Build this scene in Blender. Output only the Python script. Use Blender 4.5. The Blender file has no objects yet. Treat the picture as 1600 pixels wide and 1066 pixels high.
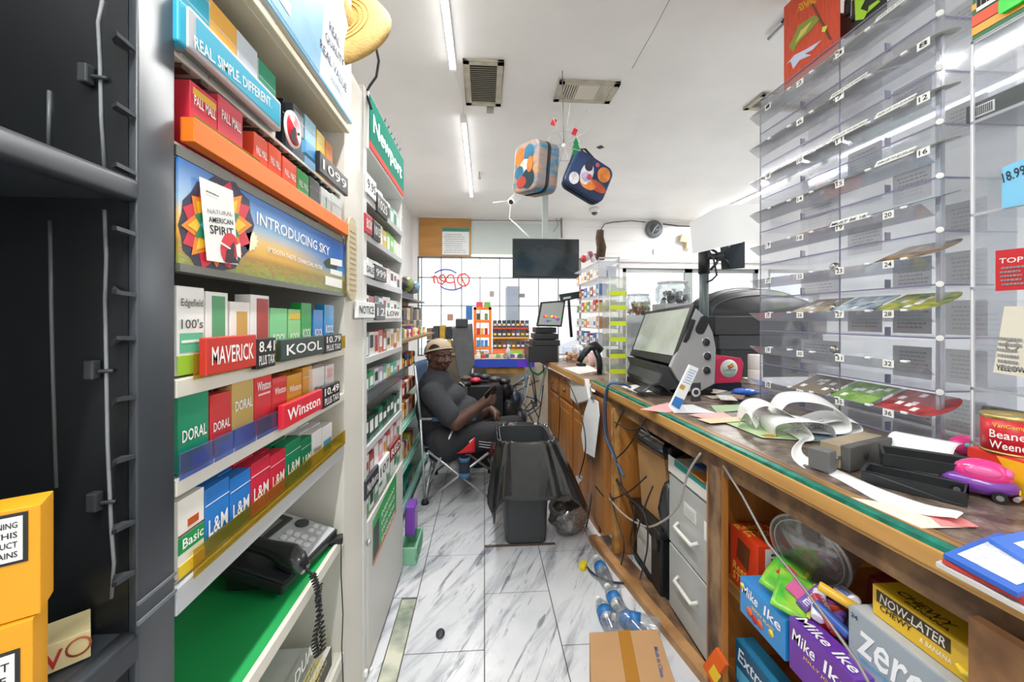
import bpy, bmesh, math, random
from mathutils import Vector, Matrix, Euler
S = bpy.context.scene
COL = S.collection
random.seed(7)
PI = math.pi
# ---------------------------------------------------------------- camera, world, light
F, H, TH = 620.0, 1.35, math.atan(43 / 620.0)
CT, ST = math.cos(TH), math.sin(TH)
cam_data = bpy.data.cameras.new('camera')
cam = bpy.data.objects.new('camera', cam_data)
COL.objects.link(cam)
cam.location = (0, 0, H)
cam.rotation_euler = (PI / 2, 0, -TH)
cam_data.sensor_fit = 'HORIZONTAL'
cam_data.sensor_width = 36.0
cam_data.lens = 36.0 * F / 1600.0
cam_data.shift_x = 0.0
cam_data.shift_y = -35.0 / 1600.0
cam_data.clip_start = 0.02
S.camera = cam
S.view_settings.view_transform = 'Standard'
S.view_settings.look = 'None'
S.view_settings.gamma = 1.0
S.view_settings.exposure = 0.1
S.view_settings.use_curve_mapping = False
try:
    S.cycles.transparent_max_bounces = 32
    S.cycles.max_bounces = 10
    S.cycles.diffuse_bounces = 6
    S.cycles.sample_clamp_indirect = 6.0
except Exception:
    pass
w = bpy.data.worlds.new('overcast_sky'); S.world = w; w.use_nodes = True
wn = w.node_tree.nodes; wl = w.node_tree.links
bg = wn['Background']; bg.inputs['Strength'].default_value = 1.7
tc = wn.new('ShaderNodeTexCoord'); sp = wn.new('ShaderNodeSeparateXYZ'); cr = wn.new('ShaderNodeValToRGB')
wl.new(tc.outputs['Generated'], sp.inputs[0]); wl.new(sp.outputs['Z'], cr.inputs[0]); wl.new(cr.outputs[0], bg.inputs['Color'])
cr.color_ramp.elements[0].color = (0.86, 0.89, 0.93, 1); cr.color_ramp.elements[1].color = (0.80, 0.88, 1, 1)

CEIL = 2.85
TUBES = [  # x, y0, y1  fluorescent tubes on the ceiling; the two behind the camera are added fill light
    (-0.185, 0.52, 2.335), (-0.155, 2.94, 4.76), (3.22, 4.0, 5.6), (3.22, 1.6, 3.4), (-0.16, -1.5, 0.2), (2.6, -1.5, 0.2)]
TUBE_W = 46.0
for i, (tx, ty0, ty1) in enumerate(TUBES):
    ld = bpy.data.lights.new('tube_light', 'AREA'); ld.shape = 'RECTANGLE'
    ld.size = 0.05; ld.size_y = ty1 - ty0; ld.energy = TUBE_W * (.60, .80, 1.45, 1.45, .9, 1.2)[i]; ld.color = (1.0, 0.985, 0.965)
    lo = bpy.data.objects.new('tube_light', ld); COL.objects.link(lo)
    lo.location = (tx, (ty0 + ty1) / 2, CEIL - 0.065)

def ray(px, py):
    r = (px - 800) / F; u = -(py - 498) / F
    return (CT * r + ST, CT - ST * r, u)
def onX(px, py, X):
    a = ray(px, py); t = X / a[0]; return Vector((X, a[1] * t, H + a[2] * t))
def onY(px, py, Y):
    a = ray(px, py); t = Y / a[1]; return Vector((a[0] * t, Y, H + a[2] * t))
def onZ(px, py, Z):
    a = ray(px, py); t = (Z - H) / a[2]; return Vector((a[0] * t, a[1] * t, Z))

# ---------------------------------------------------------------- materials
def lin(h):
    h = h.lstrip('#'); out = []
    for i in (0, 2, 4):
        c = int(h[i:i + 2], 16) / 255
        out.append(c / 12.92 if c <= 0.04045 else ((c + 0.055) / 1.055) ** 2.4)
    return (*out, 1)
_mats = {}
def mat(hexc, rough=0.5, metal=0.0, noise=0.0, scale=8.0, emis=0.0, coat=0.0, bump=0.0, stretch=None, hex2=None):
    key = (hexc, rough, metal, noise, scale, emis, coat, bump, stretch, hex2)
    if key in _mats: return _mats[key]
    m = bpy.data.materials.new('surface_' + hexc.strip('#')); m.use_nodes = True
    n, l = m.node_tree.nodes, m.node_tree.links
    p = n['Principled BSDF']
    c = lin(hexc)
    p.inputs['Base Color'].default_value = c
    p.inputs['Roughness'].default_value = rough
    p.inputs['Metallic'].default_value = metal
    p.inputs['Coat Weight'].default_value = coat
    if emis:
        p.inputs['Emission Color'].default_value = c; p.inputs['Emission Strength'].default_value = emis
    if noise or bump:
        t = n.new('ShaderNodeTexCoord'); mp = n.new('ShaderNodeMapping'); nz = n.new('ShaderNodeTexNoise')
        l.new(t.outputs['Object'], mp.inputs[0]); l.new(mp.outputs[0], nz.inputs['Vector'])
        if stretch: mp.inputs['Scale'].default_value = stretch
        nz.inputs['Scale'].default_value = scale; nz.inputs['Detail'].default_value = 6
        if noise:
            r = n.new('ShaderNodeValToRGB'); l.new(nz.outputs['Fac'], r.inputs[0])
            c2 = lin(hex2) if hex2 else tuple(x * (1 - noise) for x in c[:3]) + (1,)
            r.color_ramp.elements[0].position = 0.35; r.color_ramp.elements[1].position = 0.62
            r.color_ramp.elements[0].color = c2; r.color_ramp.elements[1].color = c
            l.new(r.outputs[0], p.inputs['Base Color'])
        if bump:
            b = n.new('ShaderNodeBump'); b.inputs['Strength'].default_value = bump; b.inputs['Distance'].default_value = 0.01
            l.new(nz.outputs['Fac'], b.inputs['Height']); l.new(b.outputs[0], p.inputs['Normal'])
    _mats[key] = m
    return m
def clear(hexc='#f4f6fb', gloss=0.08, alpha_diff=0.03, rough=0.08, key=None):
    k = ('clear', hexc, gloss, alpha_diff, rough)
    if k in _mats: return _mats[k]
    m = bpy.data.materials.new('clear_plastic'); m.use_nodes = True
    n, l = m.node_tree.nodes, m.node_tree.links
    n.remove(n['Principled BSDF']); out = n['Material Output']
    tr = n.new('ShaderNodeBsdfTransparent'); tr.inputs[0].default_value = lin(hexc)
    gl = n.new('ShaderNodeBsdfGlossy'); gl.inputs['Roughness'].default_value = rough
    df = n.new('ShaderNodeBsdfDiffuse'); df.inputs[0].default_value = lin(hexc)
    a = n.new('ShaderNodeMixShader'); b = n.new('ShaderNodeMixShader'); fr = n.new('ShaderNodeLayerWeight')
    mm = n.new('ShaderNodeMath'); mm.operation = 'MULTIPLY_ADD'; mm.inputs[1].default_value = 0.38; mm.inputs[2].default_value = gloss
    fr.inputs[0].default_value = 0.25
    l.new(fr.outputs['Fresnel'], mm.inputs[0]); mm.use_clamp = True
    a.inputs[0].default_value = alpha_diff
    tl = n.new('ShaderNodeBsdfTranslucent'); tl.inputs[0].default_value = lin(hexc); hm = n.new('ShaderNodeMixShader'); l.new(df.outputs[0], hm.inputs[1]); l.new(tl.outputs[0], hm.inputs[2])
    l.new(tr.outputs[0], a.inputs[1]); l.new(hm.outputs[0], a.inputs[2])
    l.new(mm.outputs[0], b.inputs[0]); l.new(a.outputs[0], b.inputs[1]); l.new(gl.outputs[0], b.inputs[2])
    l.new(b.outputs[0], out.inputs[0])
    _mats[k] = m
    return m

# ---------------------------------------------------------------- mesh builder
class MB:
    def __init__(s, M=None):
        s.v = []; s.f = []; s.mi = []; s.sm = []; s.M = M
    def _add(s, vs, fs, m=0, smooth=False):
        o = len(s.v)
        if s.M is not None: vs = [s.M @ Vector(p) for p in vs]
        s.v += [tuple(p) for p in vs]
        for f in fs:
            s.f.append([o + i for i in f]); s.mi.append(m); s.sm.append(smooth)
        return s
    def b2(s, x0, x1, y0, y1, z0, z1, m=0):
        v = [(x, y, z) for x in (x0, x1) for y in (y0, y1) for z in (z0, z1)]
        return s._add(v, [(0, 1, 3, 2), (4, 6, 7, 5), (0, 4, 5, 1), (2, 3, 7, 6), (0, 2, 6, 4), (1, 5, 7, 3)], m)
    def box(s, c, d, rot=None, m=0):
        R = (Euler(rot).to_matrix() if rot is not None and not isinstance(rot, Matrix) else rot) or Matrix.Identity(3)
        c = Vector(c)
        v = [c + R @ Vector((x * d[0] / 2, y * d[1] / 2, z * d[2] / 2)) for x in (-1, 1) for y in (-1, 1) for z in (-1, 1)]
        return s._add(v, [(0, 1, 3, 2), (4, 6, 7, 5), (0, 4, 5, 1), (2, 3, 7, 6), (0, 2, 6, 4), (1, 5, 7, 3)], m)
    def rbox(s, c, d, r, rot=None, m=0, axis=2, n=4):
        # box with rounded edges around one axis
        ax = [i for i in range(3) if i != axis]
        a, b = d[ax[0]] / 2, d[ax[1]] / 2; r = min(r, a * .99, b * .99); pts = []
        for (sx, sy, a0) in ((1, 1, 0), (-1, 1, 90), (-1, -1, 180), (1, -1, 270)):
            for k in range(n + 1):
                t = math.radians(a0 + 90 * k / n); pts.append((sx * (a - r) + r * math.cos(t), sy * (b - r) + r * math.sin(t)))
        R = (Euler(rot).to_matrix() if rot is not None and not isinstance(rot, Matrix) else rot) or Matrix.Identity(3)
        c = Vector(c); N = len(pts); vs = []
        for z in (-1, 1):
            for p in pts:
                q = [0, 0, 0]; q[ax[0]] = p[0]; q[ax[1]] = p[1]; q[axis] = z * d[axis] / 2
                vs.append(c + R @ Vector(q))
        s._add(vs, [list(range(N))[::-1], [N + i for i in range(N)]], m)
        return s._add(vs, [(i, (i + 1) % N, N + (i + 1) % N, N + i) for i in range(N)], m, True)
    def prism(s, poly, h, m=0, smooth=False):
        # poly: list of 3D points, h: Vector extrusion
        N = len(poly); h = Vector(h)
        vs = [Vector(p) for p in poly] + [Vector(p) + h for p in poly]
        s._add(vs, [list(range(N))[::-1], [N + i for i in range(N)]], m)
        return s._add(vs, [(i, (i + 1) % N, N + (i + 1) % N, N + i) for i in range(N)], m, smooth)
    def sheet(s, pts, t=0.0008, m=0):
        a, b, c = Vector(pts[0]), Vector(pts[1]), Vector(pts[2])
        n = (b - a).cross(c - a).normalized() * t
        return s.prism(pts, n, m)
    def tube(s, pts, r, seg=8, m=0, closed=False, r2=None):
        pts = [Vector(p) for p in pts]; n = len(pts); vs = []; prev = None
        for i, p in enumerate(pts):
            if closed: d = pts[(i + 1) % n] - pts[i - 1]
            else: d = pts[min(i + 1, n - 1)] - pts[max(i - 1, 0)]
            if d.length < 1e-9: d = Vector((0, 0, 1))
            d.normalize()
            if prev is None:
                up = Vector((0, 0, 1)) if abs(d.z) < 0.9 else Vector((1, 0, 0)); x = d.cross(up).normalized()
            else:
                x = prev - d * prev.dot(d)
                x = x.normalized() if x.length > 1e-6 else d.orthogonal().normalized()
            prev = x; y = d.cross(x)
            rr = r if r2 is None else r + (r2 - r) * i / max(1, n - 1)
            if isinstance(r, (list, tuple)): rr = r[i]
            for k in range(seg):
                a = 2 * PI * k / seg; vs.append(p + x * math.cos(a) * rr + y * math.sin(a) * rr)
        fs = []
        for i in range(n if closed else n - 1):
            j = (i + 1) % n
            for k in range(seg):
                fs.append((i * seg + k, i * seg + (k + 1) % seg, j * seg + (k + 1) % seg, j * seg + k))
        s._add(vs, fs, m, True)
        if not closed:
            o = [list(range(seg))[::-1], [(n - 1) * seg + k for k in range(seg)]]
            s._add(vs, o, m)
        return s
    def cyl(s, a, b, r, seg=16, m=0, r2=None):
        return s.tube([a, b], r, seg, m, r2=r2)
    def lathe(s, prof, c, R=None, seg=20, m=0, sx=1, sy=1):
        R = R or Matrix.Identity(3); c = Vector(c); vs = []; n = len(prof)
        for (r, z) in prof:
            for k in range(seg):
                a = 2 * PI * k / seg; vs.append(c + R @ Vector((r * math.cos(a) * sx, r * math.sin(a) * sy, z)))
        fs = [(i * seg + k, i * seg + (k + 1) % seg, (i + 1) * seg + (k + 1) % seg, (i + 1) * seg + k) for i in range(n - 1) for k in range(seg)]
        return s._add(vs, fs, m, True)
    def ball(s, c, rad, R=None, seg=14, rings=9, m=0):
        if not isinstance(rad, (tuple, list)): rad = (rad,) * 3
        R = R or Matrix.Identity(3); c = Vector(c); vs = []
        for i in range(rings + 1):
            t = PI * i / rings
            for k in range(seg):
                a = 2 * PI * k / seg
                vs.append(c + R @ Vector((rad[0] * math.sin(t) * math.cos(a), rad[1] * math.sin(t) * math.sin(a), rad[2] * math.cos(t))))
        fs = [(i * seg + k, (i + 1) * seg + k, (i + 1) * seg + (k + 1) % seg, i * seg + (k + 1) % seg) for i in range(rings) for k in range(seg)]
        return s._add(vs, fs, m, True)
    def cap(s, a, b, ra, rb, seg=14, m=0):
        a, b = Vector(a), Vector(b); pts = []; rs = []; d = (b - a)
        L = d.length or 1e-6; d = d / L
        for k in range(5):
            t = PI / 2 * (1 - k / 4); pts.append(a - d * ra * math.sin(t)); rs.append(max(ra * math.cos(t), 1e-4))
        for k in range(5):
            t = PI / 2 * k / 4; pts.append(b + d * rb * math.sin(t)); rs.append(max(rb * math.cos(t), 1e-4))
        return s.tube(pts, rs, seg, m)
    def grid(s, fn, nu, nv, m=0, t=0.0, smooth=True):
        vs = [Vector(fn(i / nu, j / nv)) for i in range(nu + 1) for j in range(nv + 1)]
        W = nv + 1
        fs = [(i * W + j, (i + 1) * W + j, (i + 1) * W + j + 1, i * W + j + 1) for i in range(nu) for j in range(nv)]
        return s._add(vs, fs, m, smooth)

WM = {}
def obj(name, mb, mats, parent=None, bevel=0, local=False, solid=0, recentre=True, sub=0):
    me = bpy.data.meshes.new(name)
    vs = mb.v; off = Vector((0, 0, 0))
    if parent is None and recentre and vs:
        lo = [min(p[i] for p in vs) for i in range(3)]; hi = [max(p[i] for p in vs) for i in range(3)]
        off = Vector(((lo[0] + hi[0]) / 2, (lo[1] + hi[1]) / 2, lo[2]))
        vs = [(p[0] - off.x, p[1] - off.y, p[2] - off.z) for p in vs]
    me.from_pydata(vs, [], mb.f)
    if not isinstance(mats, (list, tuple)): mats = [mats]
    for m in mats: me.materials.append(m)
    me.polygons.foreach_set('material_index', mb.mi); me.polygons.foreach_set('use_smooth', mb.sm)
    bm = bmesh.new(); bm.from_mesh(me)
    bmesh.ops.remove_doubles(bm, verts=bm.verts, dist=1e-6)
    bmesh.ops.recalc_face_normals(bm, faces=bm.faces); bm.to_mesh(me); bm.free()
    me.update()
    o = bpy.data.objects.new(name, me); COL.objects.link(o)
    o.location = off
    WM[o] = Matrix.Translation(off)
    if parent is not None:
        o.parent = parent
        if local: WM[o] = WM[parent].copy()
        else:
            o.matrix_parent_inverse = WM[parent].inverted(); WM[o] = Matrix.Identity(4)
    if bevel:
        b = o.modifiers.new('bevel', 'BEVEL'); b.width = bevel; b.segments = 2; b.limit_method = 'ANGLE'; b.angle_limit = math.radians(50)
    if solid:
        b = o.modifiers.new('thickness', 'SOLIDIFY'); b.thickness = solid
    if sub:
        b = o.modifiers.new('smooth', 'SUBSURF'); b.levels = sub; b.render_levels = sub
    return o
def tag(o, label, cat, group=None):
    o['label'] = label; o['category'] = cat
    if group: o['group'] = group
    return o
def thing(name, label, cat, loc=(0, 0, 0), rotz=0, group=None):
    o = bpy.data.objects.new(name, None); COL.objects.link(o); o.empty_display_size = 0.05
    o.location = loc; o.rotation_euler = (0, 0, rotz)
    WM[o] = Matrix.Translation(Vector(loc)) @ Matrix.Rotation(rotz, 4, 'Z')
    return tag(o, label, cat, group)
def struct(name, mb, mats, **k):
    o = obj(name, mb, mats, recentre=False, **k)
    if o.parent is None: o['kind'] = 'structure'
    return o
def kids(o): return [c for c in bpy.data.objects if c.parent == o]
def dup(root, delta, label, group=None, rotz=None):
    r = root.copy(); COL.objects.link(r); r.location = Vector(root.location) + Vector(delta)
    r['label'] = label
    if group: r['group'] = group
    if rotz is not None: r.rotation_euler = (0, 0, rotz)
    for ch in kids(root):
        c = ch.copy(); COL.objects.link(c); c.parent = r; c.matrix_parent_inverse = ch.matrix_parent_inverse
        for g in kids(ch):
            d = g.copy(); COL.objects.link(d); d.parent = c; d.matrix_parent_inverse = g.matrix_parent_inverse
    return r
_tx = {}
def text_mesh(s):
    if s in _tx: return _tx[s]
    cu = bpy.data.curves.new('t', 'FONT'); cu.body = s; cu.resolution_u = 2; cu.offset = 0.012
    o = bpy.data.objects.new('t', cu); COL.objects.link(o)
    dg = bpy.context.evaluated_depsgraph_get()
    me = bpy.data.meshes.new_from_object(o.evaluated_get(dg))
    vs = [tuple(v.co) for v in me.vertices]; fs = [list(p.vertices) for p in me.polygons]
    bpy.data.objects.remove(o); bpy.data.curves.remove(cu); bpy.data.meshes.remove(me)
    if vs:
        x0 = min(v[0] for v in vs); x1 = max(v[0] for v in vs); y0 = min(v[1] for v in vs); y1 = max(v[1] for v in vs)
        vs = [((v[0] - x0) / max(x1 - x0, 1e-6), (v[1] - y0) / max(y1 - y0, 1e-6)) for v in vs]
    _tx[s] = (vs, fs)
    return _tx[s]
def tmb(mb, s, o, xd, yd, wd, ht, m=0, off=0.0007, shear=0.0):
    vs, fs = text_mesh(s); o = Vector(o); xd = Vector(xd).normalized(); yd = Vector(yd).normalized()
    n = xd.cross(yd) * off
    mb._add([o + n + xd * (v[0] * wd + shear * v[1] * ht) + yd * v[1] * ht for v in vs], fs, m)
    return mb
def text(parent, s, o, xd, yd, wd, ht, m, name='lettering', off=0.0007, shear=0.0, local=False):
    return obj(name, tmb(MB(), s, o, xd, yd, wd, ht, 0, off, shear), m, parent, local=local)
Xp, Yp, Zp = Vector((1, 0, 0)), Vector((0, 1, 0)), Vector((0, 0, 1))
WHITE = mat('#f2f2f0', .45); BLACK = mat('#15171a', .5); PAPER = mat('#f0f0ec', .8)
INK = mat('#26282c', .7); STEEL = mat('#b9bcc0', .3, .9); ACR = clear('#fcfdff', .035, .04); ACRE = clear('#d9d8ea', .15, .35, .15)
ORD = ['first', 'second', 'third', 'fourth', 'fifth', 'sixth', 'seventh', 'eighth', 'ninth', 'tenth', 'eleventh', 'twelfth', 'thirteenth', 'fourteenth', 'fifteenth', 'sixteenth', 'seventeenth', 'eighteenth', 'nineteenth', 'twentieth']
def lines_mb(mb, o, xd, yd, wd, ht, n, m=0, seed=1, off=0.0008, fill=.5):
    # rows of tiny print as thin bars of uneven length
    rr = random.Random(seed); o = Vector(o); xd = Vector(xd); yd = Vector(yd); nn = xd.cross(yd) * off
    for i in range(n):
        a = rr.uniform(0, .1) * wd; x = a; e = wd * rr.uniform(.75, 1)
        y = ht * (i + .25) / n
        while x < e:
            L = wd * rr.uniform(.04, .14); L = min(L, e - x)
            p = o + nn + xd * x + yd * y
            mb._add([p, p + xd * L, p + xd * L + yd * ht * fill / n, p + yd * ht * fill / n], [(0, 1, 2, 3)], m)
            x += L + wd * .025
    return mb
# ================================================================ the room
def marble():
    m = bpy.data.materials.new('marble_tile'); m.use_nodes = True
    n, l = m.node_tree.nodes, m.node_tree.links; p = n['Principled BSDF']
    t = n.new('ShaderNodeTexCoord')
    def streak(rot, sc, scale, lo, hi, c):
        mp = n.new('ShaderNodeMapping'); l.new(t.outputs['Object'], mp.inputs[0])
        mp.vector_type = 'TEXTURE'; mp.inputs['Rotation'].default_value = (0, 0, rot); mp.inputs['Scale'].default_value = sc
        nz = n.new('ShaderNodeTexNoise'); nz.inputs['Scale'].default_value = scale; nz.inputs['Detail'].default_value = 8
        nz.inputs['Roughness'].default_value = .62; nz.inputs['Distortion'].default_value = .5
        l.new(mp.outputs[0], nz.inputs['Vector'])
        r = n.new('ShaderNodeValToRGB'); l.new(nz.outputs['Fac'], r.inputs[0])
        r.color_ramp.elements[0].position = lo; r.color_ramp.elements[1].position = hi
        r.color_ramp.elements[0].color = c; r.color_ramp.elements[1].color = (1, 1, 1, 1)
        return r
    a = streak(1.02, (1, .2, 1), 2.0, .34, .50, lin('#c3c6cb'))
    b = streak(1.12, (1, .13, 1), 3.2, .36, .43, lin('#a6aab0'))
    c = streak(.3, (1, .7, 1), 2.0, .2, .7, lin('#dcdfe3'))
    mx = n.new('ShaderNodeMixRGB'); mx.blend_type = 'MULTIPLY'; mx.inputs[0].default_value = 1
    mx2 = n.new('ShaderNodeMixRGB'); mx2.blend_type = 'MULTIPLY'; mx2.inputs[0].default_value = 1
    mx3 = n.new('ShaderNodeMixRGB'); mx3.blend_type = 'MULTIPLY'; mx3.inputs[0].default_value = 1
    l.new(a.outputs[0], mx.inputs[1]); l.new(b.outputs[0], mx.inputs[2]); l.new(mx.outputs[0], mx2.inputs[1]); l.new(c.outputs[0], mx2.inputs[2])
    mx3.inputs[2].default_value = lin('#dfe1e4'); l.new(mx2.outputs[0], mx3.inputs[1])
    l.new(mx3.outputs[0], p.inputs['Base Color']); p.inputs['Roughness'].default_value = .28
    return m
TILE = marble()
fl = MB(); fl.b2(-1.2, 5.9, -2.2, 6.3, -.05, -.003, 1)
g = .0022
def tiles(x0, x1, ystart, ymin=-1.9, ymax=5.85, pitch=.66):
    y = ystart - math.ceil((ystart - ymin) / pitch) * pitch
    while y < ymax:
        fl.b2(x0 + g, x1 - g, y + g, min(y + pitch, 5.9) - g, -.003, 0, 0); y += pitch
tiles(-.325, 0, 1.62); tiles(0, .319, 1.95)
xx = .319; k = 0
while xx < 5.5: tiles(xx, xx + .32, 1.62 if k % 2 == 0 else 1.95); xx += .32; k += 1
tiles(-.645, -.325, 1.95, ymin=1.95)
tiles(-1.05, -.645, 1.95, ymin=1.95)
tiles(-.72, -.397, 1.29, ymax=1.9)
tiles(-1.05, -.72, 1.29, ymax=1.9)
fl.b2(-.395, -.328, -1.9, 1.94, -.004, -.0012, 2)
fl.v = [(v[0], v[1], v[2]) for v in fl.v]
struct('floor', fl, [TILE, mat('#55524c', .9), mat('#cfd0bd', .8, noise=.5, scale=7, hex2='#7d8a7b')])
CEILM = mat('#eceae5', .38, noise=.07, scale=2.0, bump=.12)
cb = MB(); cb.b2(-1.2, 5.9, -2.2, 6.3, CEIL, CEIL + .08)
struct('ceiling', cb, CEILM)
ck = MB()
for pts in ([onZ(1046, 0, CEIL - .001), onZ(1020, 50, CEIL - .001), onZ(1000, 85, CEIL - .001), onZ(988, 107, CEIL - .001)],):
    ck.tube(pts, .0018, 5)
struct('trim_9', ck, mat('#a5a29c', .8))
WALLM = mat('#e6e6e4', .55, noise=.06, scale=3)
BLOCK = mat('#e9e7e6', .5, bump=.08, scale=5)
wb = MB(); wb.b2(-1.15, -1.05, -2.2, 6.3, 0, CEIL); struct('wall_left', wb, WALLM)
wb = MB(); wb.b2(5.6, 5.7, -2.2, 6.3, 0, CEIL); struct('wall_right', wb, WALLM)
wb = MB(); wb.b2(-1.2, 5.9, -2.1, -2.0, 0, CEIL); struct('wall_front', wb, WALLM)
# back wall with window openings.  YB = wall plane
YB = 5.88
def bx(px): return onY(px, 400, YB).x
def bz(px, py): return onY(px, py, YB).z
WX0, WX1 = bx(652), bx(908)
WZ1, WZ0 = bz(780, 402), .80
DX0, DXm, DX1 = bx(973), bx(1077), bx(1186)
DZ1 = bz(1080, 420)
wb = MB()
wb.b2(-1.2, WX0, YB, YB + .15, 0, CEIL); wb.b2(WX0, WX1, YB, YB + .15, 0, WZ0); wb.b2(WX0, WX1, YB, YB + .15, WZ1, CEIL)
wb.b2(WX1, DX0, YB, YB + .15, 0, CEIL); wb.b2(DX0, DX1, YB, YB + .15, DZ1, CEIL); wb.b2(DX0, DX1, YB, YB + .15, 0, .9)
wb.b2(DX1, DX1 + .15, YB, YB + .15, 0, CEIL)
wb.b2(DX1 + .15, DX1 + 1.0, YB, YB + .15, 0, .9); wb.b2(DX1 + .15, DX1 + 1.0, YB, YB + .15, DZ1, CEIL); wb.b2(DX1 + 1.0, 5.9, YB, YB + .15, 0, CEIL)
struct('wall_back', wb, BLOCK)
# mortar courses of the painted block wall
mb = MB()
for z in [DZ1 + .02 + .2 * k for k in range(3)]:
    mb.b2(WX1 + .02, 5.6, YB - .002, YB - .0005, z + .19, z + .195)
struct('trim_1', mb, mat('#d3d2d0', .8))
ALU = mat('#8d9290', .4, .6)
def window(nm, x0, x1, z0, z1, cols, rows, fr=.03, th=.012, zs=None):
    w_ = MB(); yy0, yy1 = YB + .02, YB + .06
    w_.b2(x0, x0 + fr, yy0, yy1, z0, z1).b2(x1 - fr, x1, yy0, yy1, z0, z1).b2(x0, x1, yy0, yy1, z0, z0 + fr).b2(x0, x1, yy0, yy1, z1 - fr, z1)
    for x in cols: w_.b2(x - th / 2, x + th / 2, yy0, yy1, z0, z1)
    for z in rows: w_.b2(x0, x1, yy0, yy1, z - th / 2, z + th / 2)
    o = struct(nm, w_, ALU)
    p_ = MB(); p_.b2(x0 + fr, x1 - fr, YB + .038, YB + .042, z0 + fr, z1 - fr)
    obj('pane', p_, clear('#ffffff', .02, .0), o)
    return o
cols = [bx(p) for p in (658, 689, 721, 750, 781, 811, 842, 873)]
rows = [bz(760, 434.5), bz(760, 478), bz(760, 521)]
rows = [bz(760, 434), bz(760, 478)]
window('window_1', WX0, WX1, WZ0, WZ1, cols, rows, fr=.02, th=.014)
window('window_2', DX0, DXm, .9, DZ1, [], [], fr=.06)
window('window_3', DXm, DX1, .9, DZ1, [], [], fr=.06)
window('window_4', DX1 + .15, DX1 + 1.0, .9, DZ1, [], [], fr=.05)
m = MB(); m.b2(DX0 - .08, DX1 + .9, YB - .03, YB + .0, DZ1, DZ1 + .05).b2(DX0 - .08, DX1 + .9, YB - .05, YB, DZ1 + .09, DZ1 + .13)
struct('trim_2', m, mat('#c9c8c6', .5))
m = MB(); m.b2(-1.05, 5.6, YB - .02, YB, CEIL - .03, CEIL); struct('trim_3', m, mat('#dedbd6', .6))
# outside
m = MB(); m.b2(-8, 16, 6.3, 20, -.2, -.1); struct('ground_outside', m, mat('#c9c9c6', .9))
def block(px0, px1, y0, y1, z, hx, label):
    a = onY(px0, 400, y0).x; b = onY(px1, 400, y0).x
    mm_ = MB(); mm_.b2(a, b, y0, y1, -.1, z)
    return tag(obj('far_building', mm_, mat(hx, .8)), label, 'building')
block(792, 812, 14, 15, 2.5, '#9b9fa4', 'grey post of a building seen through the gridded window')
def car(x, y, hx, label):
    t = thing('parked_car', label, 'car', (x, y, -.1), 0, None)
    c = MB(); prof = [(-2.1, .35), (-2.15, .75), (-1.5, .95), (-.9, 1.4), (.7, 1.42), (1.35, .98), (2.1, .85), (2.15, .35)]
    c.prism([(x + a, y, -.1 + b) for a, b in prof], (0, 1.6, 0)); obj('body', c, mat(hx, .3), t, bevel=.05)
    gl = MB(); gl.prism([(x - .85, y - .01, .85), (x - .75, y - .01, 1.22), (x + .65, y - .01, 1.24), (x + 1.1, y - .01, .88)], (0, .01, 0)); obj('side_window', gl, mat('#4b525a', .2), t)
    for dx in (-1.35, 1.35):
        wv = MB(); wv.cyl((x + dx, y - .02, .22), (x + dx, y + .2, .22), .33, 20); obj('wheel', wv, mat('#2c2d30', .7), t)
car(3.9, 10.2, '#dfe1e4', 'pale car parked outside the left door window')
car(8.6, 11.0, '#c3c7cd', 'silver car parked outside the right door window')

# ---- boards above the gridded window
a, b = bx(655), bx(736)
m = MB(); m.b2(a, b, YB - .03, YB - .005, WZ1 + .0, CEIL - .035)
tag(obj('wooden_board', m, mat('#c08a45', .45, noise=.25, scale=3, stretch=(.6, 1, 3)), bevel=.002), 'orange-brown plywood board mounted above the left end of the gridded window', 'board')
t = thing('pale_panel', 'pale grey-green blank panel above the gridded window, right of the plywood board', 'panel', (bx(800), YB - .02, WZ1))
m = MB(); m.b2(b + .005, bx(872), YB - .02, YB - .004, WZ1 + .03, CEIL - .09); obj('panel_face', m, mat('#c3cdc9', .5), t)
m = MB(); m.b2(b + .005, bx(872), YB - .05, YB - .004, WZ1 + .0, WZ1 + .03); obj('light_strip', m, mat('#fff3dd', .4, emis=.6), t)
def poster(nm, px0, px1, py0, py1, y, hx, label, cat, extra=None):
    p0, p1 = onY(px0, py1, y), onY(px1, py0, y)
    tt = thing(nm, label, cat, (p0.x, y, p0.z))
    q = MB(); q.b2(p0.x, p1.x, y - .003, y, p0.z, p1.z); obj('sheet', q, mat(hx, .7), tt)
    if extra: extra(tt, p0, p1, y - .0035)
    return tt
def ex(tt, p0, p1, y):
    wd, ht = p1.x - p0.x, p1.z - p0.z
    q = MB(); q.b2(p0.x, p1.x, y - .001, y, p1.z - ht * .13, p1.z); obj('header_band', q, mat('#3c8a7d', .6), tt)
    obj('print', lines_mb(MB(), (p0.x + .02, y, p0.z + .02), Xp, Zp, wd * .85, ht * .75, 9, fill=.3), mat('#9a9ea2', .8), tt)
poster('licence_certificate', 691, 733, 357, 398, YB - .034, '#e8ecea', 'white certificate with teal heading taped on the plywood board', 'certificate', ex)

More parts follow.
